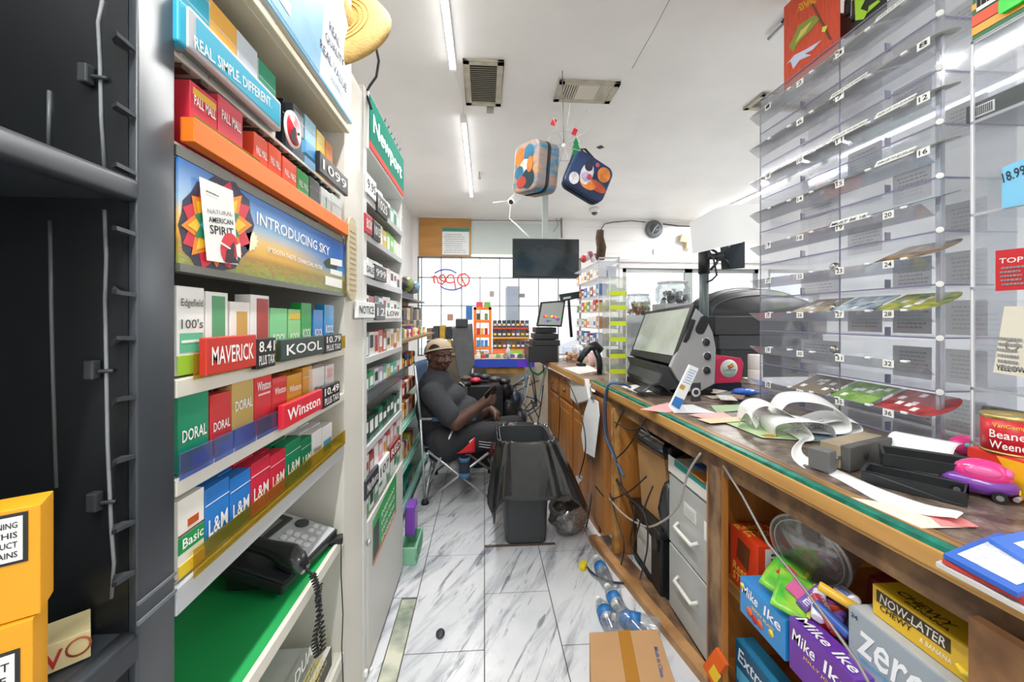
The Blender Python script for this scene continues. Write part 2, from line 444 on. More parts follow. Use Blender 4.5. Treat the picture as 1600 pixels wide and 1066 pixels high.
# ================================================================ ceiling things
for i, (tx, ty0, ty1) in enumerate(TUBES):
    lab = ['fluorescent tube nearest overhead, cut by the top edge of the photo', 'fluorescent tube further down the aisle, past the square vent', 'fluorescent tube on the right of the ceiling behind the lottery case', 'ceiling tube above the right side of the shop', 'unseen ceiling tube added for fill light behind the camera over the aisle', 'unseen ceiling tube added for fill light behind the camera on the right'][i]
    t = thing('ceiling_tube_light', lab, 'ceiling light', (tx, ty0, CEIL - .02), 0, 'fluorescent tubes on the ceiling')
    m = MB(); m.b2(tx - .018, tx + .018, ty0, ty1, CEIL - .022, CEIL - .001); obj('housing', m, mat('#e9eaec', .4), t)
    m = MB(); m.cyl((tx, ty0 + .01, CEIL - .036), (tx, ty1 - .01, CEIL - .036), .0155, 16); obj('tube', m, mat('#fbfcff', .4, emis=6.0), t)
    for yy in (ty0, ty1):
        m = MB(); m.b2(tx - .02, tx + .02, yy - .012, yy + .012, CEIL - .055, CEIL - .001); obj('end_cap', m, WHITE, t, bevel=.003)
m = MB(); p0 = Vector((-.185, 2.34, CEIL - .03)); p1 = Vector((-.157, 2.93, CEIL - .02))
m.tube([p0.lerp(p1, k / 8) + Vector((.025 * math.sin(PI * k / 8), 0, 0)) for k in range(9)], .003, 6)
tag(obj('light_cable', m, mat('#d8d8d6', .5)), 'thin white cable linking the two aisle ceiling tubes', 'cable')
def vent(pxc, name_label, corners, slat_dir, nslat, split=False):
    P = [onZ(px, py, CEIL - .001) for px, py in corners]  # near-left, near-right, far-right, far-left
    x0 = (P[0].x + P[3].x) / 2; x1 = (P[1].x + P[2].x) / 2; y0 = (P[0].y + P[1].y) / 2; y1 = (P[2].y + P[3].y) / 2
    t = thing('ceiling_vent', name_label, 'vent', ((x0 + x1) / 2, (y0 + y1) / 2, CEIL))
    fw = min(x1 - x0, y1 - y0) * .16
    m = MB(); z0, z1 = CEIL - .014, CEIL - .001
    m.b2(x0, x0 + fw, y0, y1, z0, z1).b2(x1 - fw, x1, y0, y1, z0, z1).b2(x0, x1, y0, y0 + fw, z0, z1).b2(x0, x1, y1 - fw, y1, z0, z1)
    obj('frame', m, mat('#bdb6a2', .6, noise=.2, scale=20), t, bevel=.002)
    m = MB(); m.b2(x0 + fw, x1 - fw, y0 + fw, y1 - fw, CEIL - .003, CEIL - .001); obj('backing', m, mat('#4b463c', .9), t)
    m = MB()
    if split:
        W_ = x1 - x0 - 2 * fw
        for (s0, s1, n_) in ((0, .3, 6), (.72, 1, 7)):
            for k in range(n_):
                xx_ = x0 + fw + W_ * (s0 + (s1 - s0) * (k + .5) / n_); m.b2(xx_ - .004, xx_ + .004, y0 + fw, y1 - fw, CEIL - .011, CEIL - .004)
        m.b2(x0 + fw + W_ * .3, x0 + fw + W_ * .72, y0 + fw, y1 - fw, CEIL - .012, CEIL - .003)
    else:
        for k in range(nslat):
            yy = y0 + fw + (y1 - y0 - 2 * fw) * (k + .5) / nslat
            m.box(((x0 + x1) / 2, yy, CEIL - .008), (x1 - x0 - 2 * fw, .011, .0016), (.6, 0, 0))
    obj('louvre', m, mat('#cfcaba', .5), t)
    return x0, x1, y0, y1
vent(0, 'square louvred ceiling vent beside the near end of the aisle tube', [(724, 92), (787, 92), (783, 163), (728, 163)], 0, 20)
vent(0, 'wide stained ceiling vent divided in three above the hanging lunch bags', [(875, 124), (971, 127), (951, 160), (864, 156)], 0, 0, True)
vent(0, 'ceiling vent corner peeking out left of the lottery case top', [(1178, 145), (1300, 147), (1280, 172), (1170, 172)], 0, 12)
p = onZ(766, 168, CEIL); m = MB(); m.b2(p.x - .025, p.x + .025, p.y - .02, p.y + .02, CEIL - .035, CEIL - .001)
tag(obj('wall_sensor', m, mat('#a8a294', .5), bevel=.004), 'small beige box screwed to the ceiling at the foot of the square vent', 'sensor')
p = onZ(938, 230, CEIL); m = MB(); m.box((p.x, p.y, CEIL - .002), (.05, .05, .003), (0, 0, .7))
tag(obj('ceiling_patch', m, mat('#4a4844', .8)), 'small dark square patch on the ceiling right of the hanging bags', 'patch')
p = onZ(749, 275, CEIL); m = MB(); m.tube([p + Vector((0, -.12, -.002)), p + Vector((0, -.04, -.01)), p + Vector((.01, 0, -.03)), p + Vector((0, .03, -.012))], .006, 6); m.ball(p + Vector((0, 0, -.02)), .015)
tag(obj('ceiling_hook', m, mat('#a9a092', .5)), 'small bent metal hook on the ceiling near the far tube', 'hook')
# security cameras
def dome(px, py, y, label):
    p = onY(px, py, y); t = thing('dome_camera', label, 'camera', (p.x, p.y, CEIL))
    m = MB(); m.lathe([(.0, 0), (.07, 0), (.075, -.03), (.055, -.06), (0, -.06)], (p.x, p.y, CEIL)); obj('housing', m, mat('#e2e2e0', .4), t)
    m = MB(); m.ball((p.x, p.y, CEIL - .058), (.045, .045, .04)); obj('lens_dome', m, mat('#34373c', .1, coat=1), t)
dome(929, 347, 5.3, 'dark dome security camera on the ceiling by the back wall')
p = onZ(803, 292, CEIL); t = thing('bullet_camera', 'white security camera with antenna hanging from the ceiling above the television', 'camera', (p.x, p.y, CEIL))
c = onY(798, 318, p.y); c0 = onY(808, 300, p.y); m = MB()
m.lathe([(0, 0), (.06, 0), (.05, -.03), (.02, -.05), (0, -.05)], (c0.x, p.y, CEIL)); m.cyl((c0.x, p.y, CEIL - .04), (c.x, p.y, c.z + .02), .02, 12); obj('mount', m, WHITE, t)
m = MB(); m.cyl((c0.x + .02, p.y + .08, c.z + .12), (c.x, p.y - .06, c.z), .045, 18); obj('body', m, mat('#eef0f0', .35), t, bevel=.006)
m = MB(); m.cyl((c.x, p.y - .058, c.z), (c.x - .002, p.y - .07, c.z - .004), .026, 16); obj('lens', m, BLACK, t)
m = MB(); m.tube([(c.x - .02, p.y, c.z + .03), (c.x - .2, p.y - .02, c.z + .0)], .006, 6); obj('antenna', m, WHITE, t)
a0 = onY(798, 328, 4.0)
m = MB(); m.tube([Vector((c.x, p.y, c.z - .02)), Vector((c.x + .0, p.y + .2, c.z - .12)), onY(808, 352, 4.4), onY(828, 372, 4.27)], .007, 6)
tag(obj('camera_cable', m, mat('#dcdcd8', .5)), 'white cable looping from the ceiling camera down to the television', 'cable')
# hanging wire spinner with lunch bags
hp = onZ(879, 152, CEIL); hub = onY(881, 228, hp.y - .3)
t = thing('hanging_wire_spinner', 'white wire spinner rack hanging from the stained ceiling vent', 'display rack', (hub.x, hub.y, hub.z))
m = MB(); m.ball(hub, .014); obj('hub', m, WHITE, t)
m = MB(); m.tube([hub, Vector((hub.x - .01, hub.y, CEIL - .01))], .003, 6); obj('hanging_wire', m, mat('#8e8c86', .4, .5), t)
tips = [(865, 186), (891, 165), (916, 175), (923, 200), (845, 222), (851, 244), (866, 262), (868, 277), (893, 262), (906, 236)]
for (px, py) in tips:
    e = onY(px, py, hub.y + random.uniform(-.06, .06)); m = MB()
    m.tube([hub, hub.lerp(e, .93), e, e + Vector((.004, 0, .014))], .0022, 5); obj('hook_arm', m, mat('#c9c9c8', .4, .5), t)
m = MB(); rr = .10
m.tube([hub + Vector((rr * math.cos(a), .02 * math.sin(a), rr * math.sin(a))) for a in [2 * PI * k / 24 for k in range(24)]], .002, 5, closed=True); obj('ring', m, mat('#c9c9c8', .4, .5), t)
for px, py, hx, lab in ((865, 191, '#d02a35', 'small red tag clipped to the upper left arm of the wire spinner'), (898, 206, '#d3222c', 'small red tag clipped beside the hub of the wire spinner')):
    c = onY(px, py, hub.y); m = MB(); m.box(c, (.028, .008, .04), (0, .4, 0)); tag(obj('plastic_tag', m, mat(hx, .4), bevel=.003), lab, 'tag')
c = onY(900, 238, hub.y); m = MB()
tree = [(0, .1), (.02, .06), (.012, .06), (.03, .02), (.018, .02), (.038, -.04), (.012, -.04), (.012, -.07), (-.012, -.07), (-.012, -.04), (-.038, -.04), (-.018, .02), (-.03, .02), (-.012, .06), (-.02, .06)]
m.prism([(c.x + a * .9, c.y, c.z + b * .9) for a, b in tree], (0, .004, 0)); tag(obj('air_freshener', m, mat('#14894b', .5)), 'green tree-shaped cardboard tag hanging from the wire spinner', 'air freshener')
def lunch_bag(px, py, wd, ht, dp, rz, roll, label, cols, faceart, tippx):
    c = onY(px, py, hub.y - .02); R = Matrix.Rotation(rz, 3, 'Z') @ Matrix.Rotation(roll, 3, 'Y')
    t = thing('lunch_bag', label, 'bag', (c.x, c.y, c.z - ht / 2))
    m = MB(); m.rbox(c, (wd, dp * .46, ht), .05, R, axis=1, n=6)
    body = MB()
    for sgn in (-1, 1):
        body.rbox(c + R @ Vector((0, sgn * dp * .26, 0)), (wd, dp * .46, ht), .05, R, axis=1, n=6)
    obj('body', body, cols, t, bevel=.012)
    z = MB(); z.rbox(c, (wd * 1.02, dp * .09, ht * 1.02), .055, R, axis=1, n=6); obj('zip_band', z, mat('#1d2026', .6), t)
    top = c + R @ Vector((0, 0, ht / 2)); tip = onY(*tippx, hub.y - .02)
    hnd = MB(); hnd.tube([top + R @ Vector((-wd * .22, 0, -.005)), tip + Vector((-.012, 0, .0)), tip + Vector((.012, 0, 0)), top + R @ Vector((wd * .22, 0, -.005))], .007, 8); obj('handle', hnd, mat('#1b1d21', .6), t)
    faceart(t, c, R, wd, ht, dp)
def art(hx_list, seed, big):
    def f(t, c, R, wd, ht, dp):
        rr = random.Random(seed)
        m = MB(); mats_ = [mat(h, .5, noise=.35, scale=30) for h in hx_list]
        yv = -dp * .49 - .0015
        def blob(x, z, a, b, mi, k):
            n = 14; m._add([c + R @ Vector((x + a * math.cos(2 * PI * i / n), yv - .0004 * k, z + b * math.sin(2 * PI * i / n))) for i in range(n)], [list(range(n))], mi)
        for k, (x, z, a, b, mi) in enumerate(big): blob(x * wd, z * ht, a * wd, b * ht, mi, k)
        o = obj('printed_picture', m, mats_, t)
    return f
lunch_bag(837, 265, .235, .285, .16, -1.02, .12, 'lunch bag with orange, cream and teal streaks on the left arm of the spinner',
    mat('#b98a62', .5, noise=1, scale=9, stretch=(1, 1, 3), hex2='#2f7ea0'), art(['#2e6f8f', '#e07b35', '#e8dccb', '#16353f', '#b23f2b'], 3,
    [(-.2, .2, .25, .2, 1), (.12, .25, .2, .18, 0), (0, 0, .22, .15, 2), (-.22, -.1, .18, .14, 0), (.15, -.25, .25, .2, 3), (-.1, -.3, .2, .12, 4), (.2, .02, .12, .16, 1)]), (839, 219))
lunch_bag(917, 279, .27, .235, .085, .25, .42, 'blue space-print lunch bag with astronaut and orange planet, right of the spinner',
    mat('#1f3f6b', .5, noise=.35, scale=9, hex2='#0f1d3a'), art(['#e9e6ea', '#2b2f45', '#e98a3a', '#c4552f', '#c7b7d8', '#d24f6f'], 4,
    [(.28, .22, .16, .2, 2), (.2, -.15, .27, .13, 3), (0, -.22, .2, .14, 2), (-.1, .0, .15, .3, 0), (-.12, .19, .1, .12, 1), (-.1, -.08, .1, .12, 4), (-.33, -.28, .12, .16, 0), (.05, .35, .05, .06, 5), (-.02, -.05, .06, .08, 5)]), (911, 233))
# back wall pieces : television, clock, cable, horn, door closer
t = thing('television', 'flat black television hanging over the gridded window', 'television', (onY(853, 434, 4.2).x, 4.2, onY(853, 434, 4.2).z))
a, b = onY(801, 434, 4.2), onY(905, 374, 4.2)
m = MB(); m.b2(a.x, b.x, 4.2, 4.25, a.z, b.z); obj('casing', m, mat('#1a1c1f', .4), t, bevel=.004)
m = MB(); m.b2(a.x + .012, b.x - .012, 4.198, 4.2, a.z + .02, b.z - .012); obj('screen', m, mat('#10171b', .12, noise=.5, scale=2.5, hex2='#25333a', coat=.4), t)
m = MB(); m.b2((a.x + b.x) / 2 - .03, (a.x + b.x) / 2 + .03, 4.25, 4.3, a.z + .1, CEIL - .001).b2((a.x + b.x) / 2 - .15, (a.x + b.x) / 2 + .15, 4.25, 4.27, a.z + .1, a.z + .3); obj('ceiling_bracket', m, mat('#9ea5a3', .5), t)
c = onY(1022, 358, YB - .03); t = thing('wall_clock', 'round dark grey wall clock with white hands on the back wall', 'clock', c)
R = Matrix.Rotation(PI / 2, 3, 'X')
m = MB(); m.lathe([(0, -.03), (.125, -.03), (.135, -.01), (.13, .015), (.12, .02), (0, .005)], c, R, 32); obj('case', m, mat('#5a6063', .4), t)
m = MB(); m.lathe([(0, .012), (.115, .012), (.115, .014), (0, .014)], c, R, 32); obj('dial', m, mat('#414b50', .35, noise=.3, scale=8), t)
m = MB(); yk = c.y - .017
m.box((c.x + .03, yk, c.z + .035), (.008, .002, .09), (0, .75, 0)); m.box((c.x - .015, yk, c.z - .03), (.006, .002, .08), (0, .5, 0)); obj('hand', m, WHITE, t)
m = MB()
for k in range(12): a_ = k * PI / 6; m.box((c.x + .1 * math.sin(a_), yk + .002, c.z + .1 * math.cos(a_)), (.006, .002, .014), (0, a_, 0))
obj('hour_mark', m, mat('#cfd3d3', .5), t)
m = MB(); m.tube([onY(937, 378, YB - .03), onY(938, 360, YB - .02), onY(945, 350, YB - .02), onY(960, 347, YB - .02), onY(985, 345, YB - .02), onY(1008, 347, YB - .02)], .007, 6)
m.tube([onY(1036, 350, YB - .02), onY(1060, 353, YB - .02), onY(1085, 354, YB - .02), onY(1190, 352, YB - .02)], .009, 6)
tag(obj('wall_cable', m, mat('#3e4042', .6)), 'black cable running along the back wall past the round clock', 'cable')
c = onY(1070, 372, YB - .08); t = thing('wall_speaker', 'yellowed beige horn speaker on the back wall above the doors', 'speaker', c)
m = MB(); m.box(c, (.13, .12, .12), (.3, .2, -.3)); obj('horn', m, mat('#cdbf96', .5), t, bevel=.012)
m = MB(); m.b2(c.x + .02, c.x + .1, c.y - .02, YB - .002, c.z - .16, c.z + .02); obj('bracket', m, mat('#c3b68e', .5), t, bevel=.006)
c = onY(1023, 393, YB - .02); m = MB(); m.b2(c.x - .02, c.x + .02, c.y - .01, YB - .001, c.z - .04, c.z + .04); tag(obj('door_chime', m, mat('#d8d7d4', .5), bevel=.006), 'small white box on the back wall just above the left door window', 'chime')
m = MB(); m.tube([onY(877, 337, YB - .02), onY(878, 372, YB - .02)], .012, 8); m.tube([onY(869, 341, YB - .02), onY(872, 352, YB - .03), onY(865, 362, YB - .03)], .004, 6); m.tube([onY(660, 344, YB - .025), onY(876, 345, YB - .025)], .005, 6)
tag(obj('wall_conduit', m, mat('#7a7f7c', .5)), 'grey conduit running up the back wall beside the television', 'conduit')
# neon sign, seen from behind
ys = YB - .05; NR = mat('#d8432f', .4, emis=.15); NB = mat('#3f5cb4', .4, emis=.1)
c = onY(705, 438, ys); t = thing('neon_open_sign', 'red and blue neon sign seen from behind in the gridded window', 'sign', c)
def npath(pts, m_): 
    q = MB(); P_ = [onY(px, py, ys) for px, py in pts]; Q = []
    for i in range(len(P_) - 1):
        p0_, p1_, p2_, p3_ = P_[max(i - 1, 0)], P_[i], P_[i + 1], P_[min(i + 2, len(P_) - 1)]
        for k in range(5):
            u = k / 5; Q.append(.5 * ((2 * p1_) + (-p0_ + p2_) * u + (2 * p0_ - 5 * p1_ + 4 * p2_ - p3_) * u * u + (-p0_ + 3 * p1_ - 3 * p2_ + p3_) * u ** 3))
    Q.append(P_[-1]); q.tube(Q, .011, 6); obj('neon_tube', q, m_, t)
npath([(728, 428), (718, 430), (715, 439), (722, 447), (731, 444), (733, 434), (725, 428), (721, 433), (728, 448)], NR)
npath([(712, 452), (710, 440), (708, 431), (702, 430), (697, 436), (700, 442), (709, 441)], NR)
npath([(697, 441), (688, 437), (687, 432), (693, 430), (696, 436), (691, 444), (684, 441)], NR)
npath([(685, 443), (682, 433), (678, 432), (679, 443), (677, 434), (674, 433)], NR)
npath([(679, 427), (690, 422), (703, 422), (713, 427)], NB); npath([(688, 447), (697, 452), (710, 453), (722, 449)], NB)
q = MB(); [q.cyl(onY(px, py, ys), Vector((onY(px, py, ys).x, YB + .03, onY(px, py, ys).z)), .006, 6) for px, py in ((690, 422), (712, 427), (697, 452), (722, 449))]; a_, b_ = onY(684, 434, ys + .03), onY(730, 434, ys + .03); q.cyl(a_, b_, .005, 6); obj('mounting_frame', q, mat('#b9bcbd', .4), t)
for px0, px1, py0, py1, hx, nm, lab, cat in ((728, 738, 478, 500, '#3f74b0', 'window_sticker', 'narrow blue sticker on the lower gridded window', 'sticker'), (699, 708, 491, 501, '#b48a74', 'window_sticker', 'small brown paper square taped on the lower left window', 'sticker'),
        (765, 772, 455, 464, '#a5a797', 'window_sticker', 'grey shield-shaped sticker on the middle of the gridded window', 'sticker'), (810, 820, 459, 465, '#7e8484', 'window_sticker', 'small dark grey rectangle stuck on the right of the window', 'sticker')):
    poster(nm, px0, px1, py0, py1, YB - .004, hx, lab, cat)
# ================================================================ helpers for things on a plane seen by the camera
class Pl:
    """A real plane (X, Y or Z constant); p() finds the point of it that shows at a pixel."""
    def __init__(s, ax, v, off=0): s.ax = ax; s.v = v; s.o = off
    def p(s, px, py): return (onX if s.ax == 'X' else onY if s.ax == 'Y' else onZ)(px, py, s.v)
def poly(mb, pl, pts, m=0, t=.001, k=0):
    n = {'X': Xp, 'Y': Yp, 'Z': Zp}[pl.ax]
    sgn = (-1 if (pl.ax == 'X' and pl.v > 0) or pl.ax == 'Y' else 1)
    P_ = [pl.p(*q) + n * sgn * (.0005 * k) for q in pts]
    mb.prism(P_, n * sgn * t, m); return mb
def ptext(parent, s, pl, a, b, hpx, m, off=.0015, name='lettering', up=None, shear=0):
    """text whose baseline runs from pixel a to pixel b, hpx tall at a"""
    A, B = pl.p(*a), pl.p(*b); top = pl.p(a[0], a[1] - hpx)
    xd = (B - A)
    n = {'X': Xp, 'Y': Yp, 'Z': Zp}[pl.ax]; sgn = (-1 if (pl.ax == 'X' and pl.v > 0) or pl.ax == 'Y' else 1)
    yd = (n * sgn).cross(xd).normalized()
    ht = abs((top - A).dot(yd)) if pl.ax != 'Z' else (top - A).length
    return text(parent, s, A, xd, yd, xd.length, ht, m, name, off, shear)
CREAM = mat('#dcd9cc', .45, noise=.05, scale=6); CREAM2 = mat('#d9d7cd', .5); GREYM = mat('#8f8f89', .5)
# ================================================================ black plastic storage cabinet, far left
BP = mat('#1f2326', .28, noise=.45, scale=5, stretch=(1, 1, .5), bump=.06); BPE = mat('#3c4248', .35, noise=.2, scale=7)
XB = -.44; YF = .536
t = thing('storage_cabinet', 'open black plastic storage cabinet with ribbed side at the far left edge of the photo', 'cabinet', (-.64, .45, 0))
m = MB(); m.b2(-.86, -.452, YF + .001, YF + .03, 0, 2.45); obj('side_panel', m, BP, t)
m = MB(); m.rbox((XB - .006, .567, 1.225), (.012, .062, 2.45), .003); obj('front_post', m, BPE, t)
m = MB(); m.b2(-.88, -.86, .0, YF + .03, 0, 2.45); obj('back_panel', m, BP, t)
z = onY(215, 975, YF).z
m = MB(); m.box((XB + .0005, .567, z), (.003, .063, .005)); m.box((XB + .0005, .567, z + .025), (.003, .063, .004)); obj('post_joint', m, mat('#6d747a', .4), t)
for py in (68, 172, 262, 357, 452, 540, 632, 724, 826, 905):
    a = onY(178, py, YF - .001); b = onY(212, py + (12 if py < 498 else -8), YF - .001); m = MB()
    m.prism([a + Vector((0, 0, .0)), a.lerp(b, .5) + Vector((0, -.004, -.003 if py < 498 else .003)), b, b + Vector((0, -.026, .002)), a.lerp(b, .5) + Vector((0, -.018, -.002))], (0, 0, .005), smooth=False)
    obj('shelf_rib', m, mat('#3c4145', .35), t)
m = MB(); pts = [(160, 0), (153, 35), (156, 90), (158, 180), (163, 262)]; m.tube([onY(*q, YF) for q in pts], .0022, 6)
pts = [(163, 328), (166, 400), (164, 470), (166, 560), (168, 690), (174, 830), (178, 880), (174, 935)]; m.tube([onY(*q, YF) for q in pts], .0022, 6)
obj('moulded_seam', m, mat('#878c8f', .35), t)
for pts in (((77, 142), (76, 235)), ((78, 345), (80, 470), (82, 560), (88, 762))):
    m = MB(); m.tube([onY(*q, YF) for q in pts], .0022, 6); obj('moulded_groove', m, mat('#5a6064', .35), t)
for (px, py) in ((134, 116), (144, 578), (148, 784)):
    a = onY(px, py, YF - .006); m = MB(); m.box(a, (.012, .012, .024)); m.cyl(a + Vector((.006, 0, -.002)), a + Vector((.022, .004, -.002)), .0025, 8); obj('hinge_clip', m, mat('#35393c', .4), t, bevel=.002)
for (zt, zb) in ((1.528, 1.498), (.952, .912)):
    m = MB(); m.b2(-.86, XB - .012, .05, YF, zb + .004, zt - .001); m.rbox((XB - .012, (YF + .05) / 2, (zt + zb) / 2), (.024, YF - .05, zt - zb), .007, axis=1); obj('shelf', m, BPE if zt > 1.2 else mat('#3b4046', .45, noise=.3, scale=9), t)
# yellow cartons and the cream one on its lower shelf
YEL = mat('#e3a01c', .5)
for k in range(2):
    z0 = .953 + .108 * k; x1 = -.448 - .004 * (1 - k); t = thing('yellow_carton', ['lower yellow carton with a white warning label on the black cabinet shelf, mostly below frame', 'upper yellow carton with a white warning label stacked on the black cabinet shelf'][k], 'carton', (-.438, .42, z0))
    m = MB(); m.b2(x1 - .16, x1 + .01, .42 - .004 * (1 - k), .46, z0, z0 + .107); obj('box', m, YEL, t, bevel=.001)
    yy = .42 - .004 * (1 - k) - .0012
    m = MB(); m.b2(x1 - .13, x1 + .002, yy, yy + .001, z0 + .055 - .035 * (1 - k) + .0, z0 + .103 - .02 * (1 - k)); obj('label_border', m, INK, t)
    m = MB(); za, zb_ = z0 + .058 - .035 * (1 - k), z0 + .100 - .02 * (1 - k); m.b2(x1 - .13, x1 - .001, yy - .001, yy, za, zb_); obj('label', m, PAPER, t)
    for i, s in enumerate((['WARNING', 'THIS', 'PRODUCT', 'CONTAINS'] if k else ['THIS PRODUCT', 'CONTAINS NICOTINE.', 'NICOTINE IS AN', 'ADDICTIVE CHEMICAL.'])):
        hh = (zb_ - za) / 5.2; text(t, s, (x1 - .004 - .0052 * len(s) * (1.0 if not k else .7), yy - .001, zb_ - (i + 1.1) * hh * 1.15), Xp, Zp, .0052 * len(s) * (1 if not k else .7), hh * .72, INK)
    t.rotation_euler = (0, 0, math.radians(33)); t.location.x += .004
t = thing('cream_carton', 'cream carton with red lettering lying in the back corner of the black cabinet shelf', 'carton', (-.50, .50, .953))
R = Euler((0, 0, .75)).to_matrix(); c = Vector((-.508, .487, .97)); m = MB(); m.box(c, (.085, .05, .032), R); obj('box', m, mat('#dccf9c', .6), t, bevel=.001)
o_ = c + R @ Vector((-.034, -.025, -.012)); text(t, 'RAW', o_, R @ Xp, Zp, .055, .02, mat('#b9302b', .6)); 
m = MB(); m.lathe([(.0085, 0), (.0105, 0), (.0105, .0006), (.0085, .0006)], c + R @ Vector((.033, -.0256, .002)), (R @ Matrix.Rotation(PI / 2, 3, 'X')), 18); obj('round_mark', m, mat('#a5532f', .6), t)

# ================================================================ near tobacco display unit
XU = -.44
def LYp(px, X=XU): return onX(px, 500, X).y
def LZp(px, py, X=XU): return onX(px, py, X).z
Y0, Y1 = .60, LYp(538)
t = thing('display_shelving', 'cream metal tobacco display shelving nearest on the left, holding packs, a banner and a phone', 'shelving', (-.58, .95, 0))
m = MB(); m.b2(-.74, -.725, Y0, Y1 + .17, 0, 1.95); obj('back_panel', m, mat('#8d8b85', .6), t)
m = MB(); m.b2(-.725, XU + .0, Y1, Y1 + .012, 0, 1.94); m.b2(-.735, XU - .002, Y1 + .012, LYp(567), 0, 2.17); obj('far_side_panel', m, CREAM2, t)
m = MB(); m.b2(-.725, XU - .013, Y0, Y0 + .012, 0, 2.2); obj('near_side_panel', m, CREAM2, t)
SH = [('a', 1.742), ('b', 1.61), ('c', 1.262), ('d', 1.118), ('e', .963), ('f', .668), ('g', .30)]
for nm, z in SH:
    m = MB(); m.b2(-.72, XU - .012, Y0 + .012, Y1, z - .006, z)
    o = obj('shelf', m, mat('#1fa255', .5) if nm == 'f' else CREAM, t)
    if nm == 'f': o['label'] = 'bright green shelf surface'
m = MB(); m.b2(XU - .05, XU, Y0, Y1, 1.585, 1.60).b2(XU - .02, XU + .005, Y0, Y1, 1.418, 1.43); m.b2(XU - .03, XU - .004, Y0, Y1, 1.43, 1.585); obj('banner_frame', m, mat('#74756f', .35, .5), t)
zt = LZp(540, 208)
m = MB(); m.b2(-.735, XU - .001, Y0, Y1 + .01, zt - .004, zt + .004).b2(XU - .02, XU + .012, Y0, Y1 + .015, zt + .0, zt + .018).b2(XU - .035, XU - .004, Y0, Y1 + .015, zt + .018, zt + .04); obj('canopy', m, mat('#d0cbb2', .45), t, bevel=.002)
for nm, z, za, zb_ in (('c', 1.262, 1.235, 1.262), ('d', 1.118, 1.093, 1.117), ('e', .963, .922, .962), ('f', .668, .640, .672), ('g', .30, .27, .305)):
    m = MB(); m.b2(XU - .012, XU, Y0, Y1 - .002, za, zb_); obj('shelf_lip', m, mat('#b7bcc0', .35) if nm == 'e' else CREAM, t, bevel=.002)
z = .0; m = MB(); m.b2(-.735, XU - .01, Y0, Y1, 0, .12); obj('base', m, CREAM, t)
# coloured strips
t2 = t
m = MB(); m.b2(XU - .008, XU + .012, LYp(290), LYp(539) - .002, 1.612, 1.648); obj('orange_price_strip', m, mat('#f47a1c', .4), t2, bevel=.001)
m = MB(); m.b2(XU + .006, XU + .008, LYp(296), LYp(400), 1.648, 1.655); obj('yellow_film_edge', m, clear('#c9b03c', .1, .55), t2)
YC = clear('#f3e27c', .06, .10)
m = MB(); m.b2(XU + .002, XU + .004, Y0 + .03, Y1 - .003, .958, 1.0); obj('yellow_clear_fence', m, YC, t2)
m = MB(); m.b2(XU + .002, XU + .004, Y0 + .03, Y1 - .003, 1.258, 1.297); obj('yellow_clear_fence', m, YC, t2)
for a, b in ((277, 331), (332, 363), (364, 398), (399, 436)):
    m = MB(); m.b2(XU + .002, XU + .004, LYp(a), LYp(b) - .002, 1.116, 1.155); obj('blue_clear_fence', m, clear('#a9c0f0', .08, .14), t2, bevel=.001)
m = MB(); m.b2(XU - .03, XU - .01, Y0 + .03, LYp(438), 1.753, 1.76); obj('pusher_wire', m, GREYM, t2)
# dark ribbed pusher trays under the first shelf boards
m = MB()
for k in range(16):
    y = Y0 + .03 + k * .041; m.b2(-.71, XU - .015, y, y + .018, 1.728, 1.735)
obj('pusher_tray', m, mat('#4a3a32', .4), t2)
# header sign
XS = -.425; PS = Pl('X', XS)
t = thing('header_sign', 'blue and white header sign with slogan text on top of the near tobacco shelving', 'sign', (XS, 1.1, 1.975))
ya, yb, yc = .62, LYp(504, XS), LYp(549, XS)
def hz(y): return 1.978
m = MB(); m.b2(XS - .012, XS, ya, yc, 1.972, 2.42); obj('panel', m, mat('#eef1f4', .5), t)
m = MB(); m.prism([(XS, ya, 1.985), (XS, yb - .02, 1.985), (XS, yb + .04, 2.41), (XS, ya, 2.41)], (.0012, 0, 0)); obj('blue_field', m, mat('#8fbfdd', .5, noise=.12, scale=12), t)
text(t, 'REAL', (XS + .001, .66, 2.01), Yp, Zp, .24, .17, PAPER, off=.001); m = MB(); m.b2(XS, XS + .002, ya, yc, 1.972, 1.98); obj('lower_edge', m, mat('#5aa9cc', .5), t)
DN = mat('#2f4a63', .6)
for i, (s, w_) in enumerate((('REAL', .075), ('QUALITY', .135), ('REAL VALUE', .165))):
    ptext(t, s, PS, [(514, 46), (508, 63), (499, 74)][i], [(530, 76), (537, 108), (541, 146)][i], 15, DN)
obj('small_print', lines_mb(MB(), (XS, yb + .05, 2.01), Yp, Zp, .1, .02, 3), mat('#93a7b8', .7), t)
# straw hat
hc = onY(512, 32, 1.30); R = Euler((math.radians(62), math.radians(28), math.radians(-20))).to_matrix()
SM = mat('#c9a45c', .7, noise=.35, scale=60, stretch=(1, 1, 6), bump=.5)
t = thing('straw_hat', 'woven straw sun hat perched on top of the near tobacco shelving', 'hat', (hc.x, hc.y, 2.17))
m = MB(); prof = [(.085, .0), (.12, .004), (.155, .0), (.185, -.012), (.195, -.03)] + [(.192, -.031), (.153, -.006), (.12, -.002), (.084, -.006)]
m.lathe(prof, hc, R, 40)
obj('brim', m, SM, t)
m = MB(); m.lathe([(.086, -.004), (.083, .05), (.07, .09), (.04, .105), (.0, .108)], hc, R, 32); obj('crown', m, SM, t)
m = MB()
for r_ in (.1, .115, .13, .145, .158): m.tube([hc + R @ Vector((r_ * math.cos(a), r_ * math.sin(a), .004 - max(0, r_ - .135) * .5)) for a in [2 * PI * k / 40 for k in range(40)]], .0016, 5, closed=True)
obj('woven_braid', m, mat('#a9803c', .8), t)
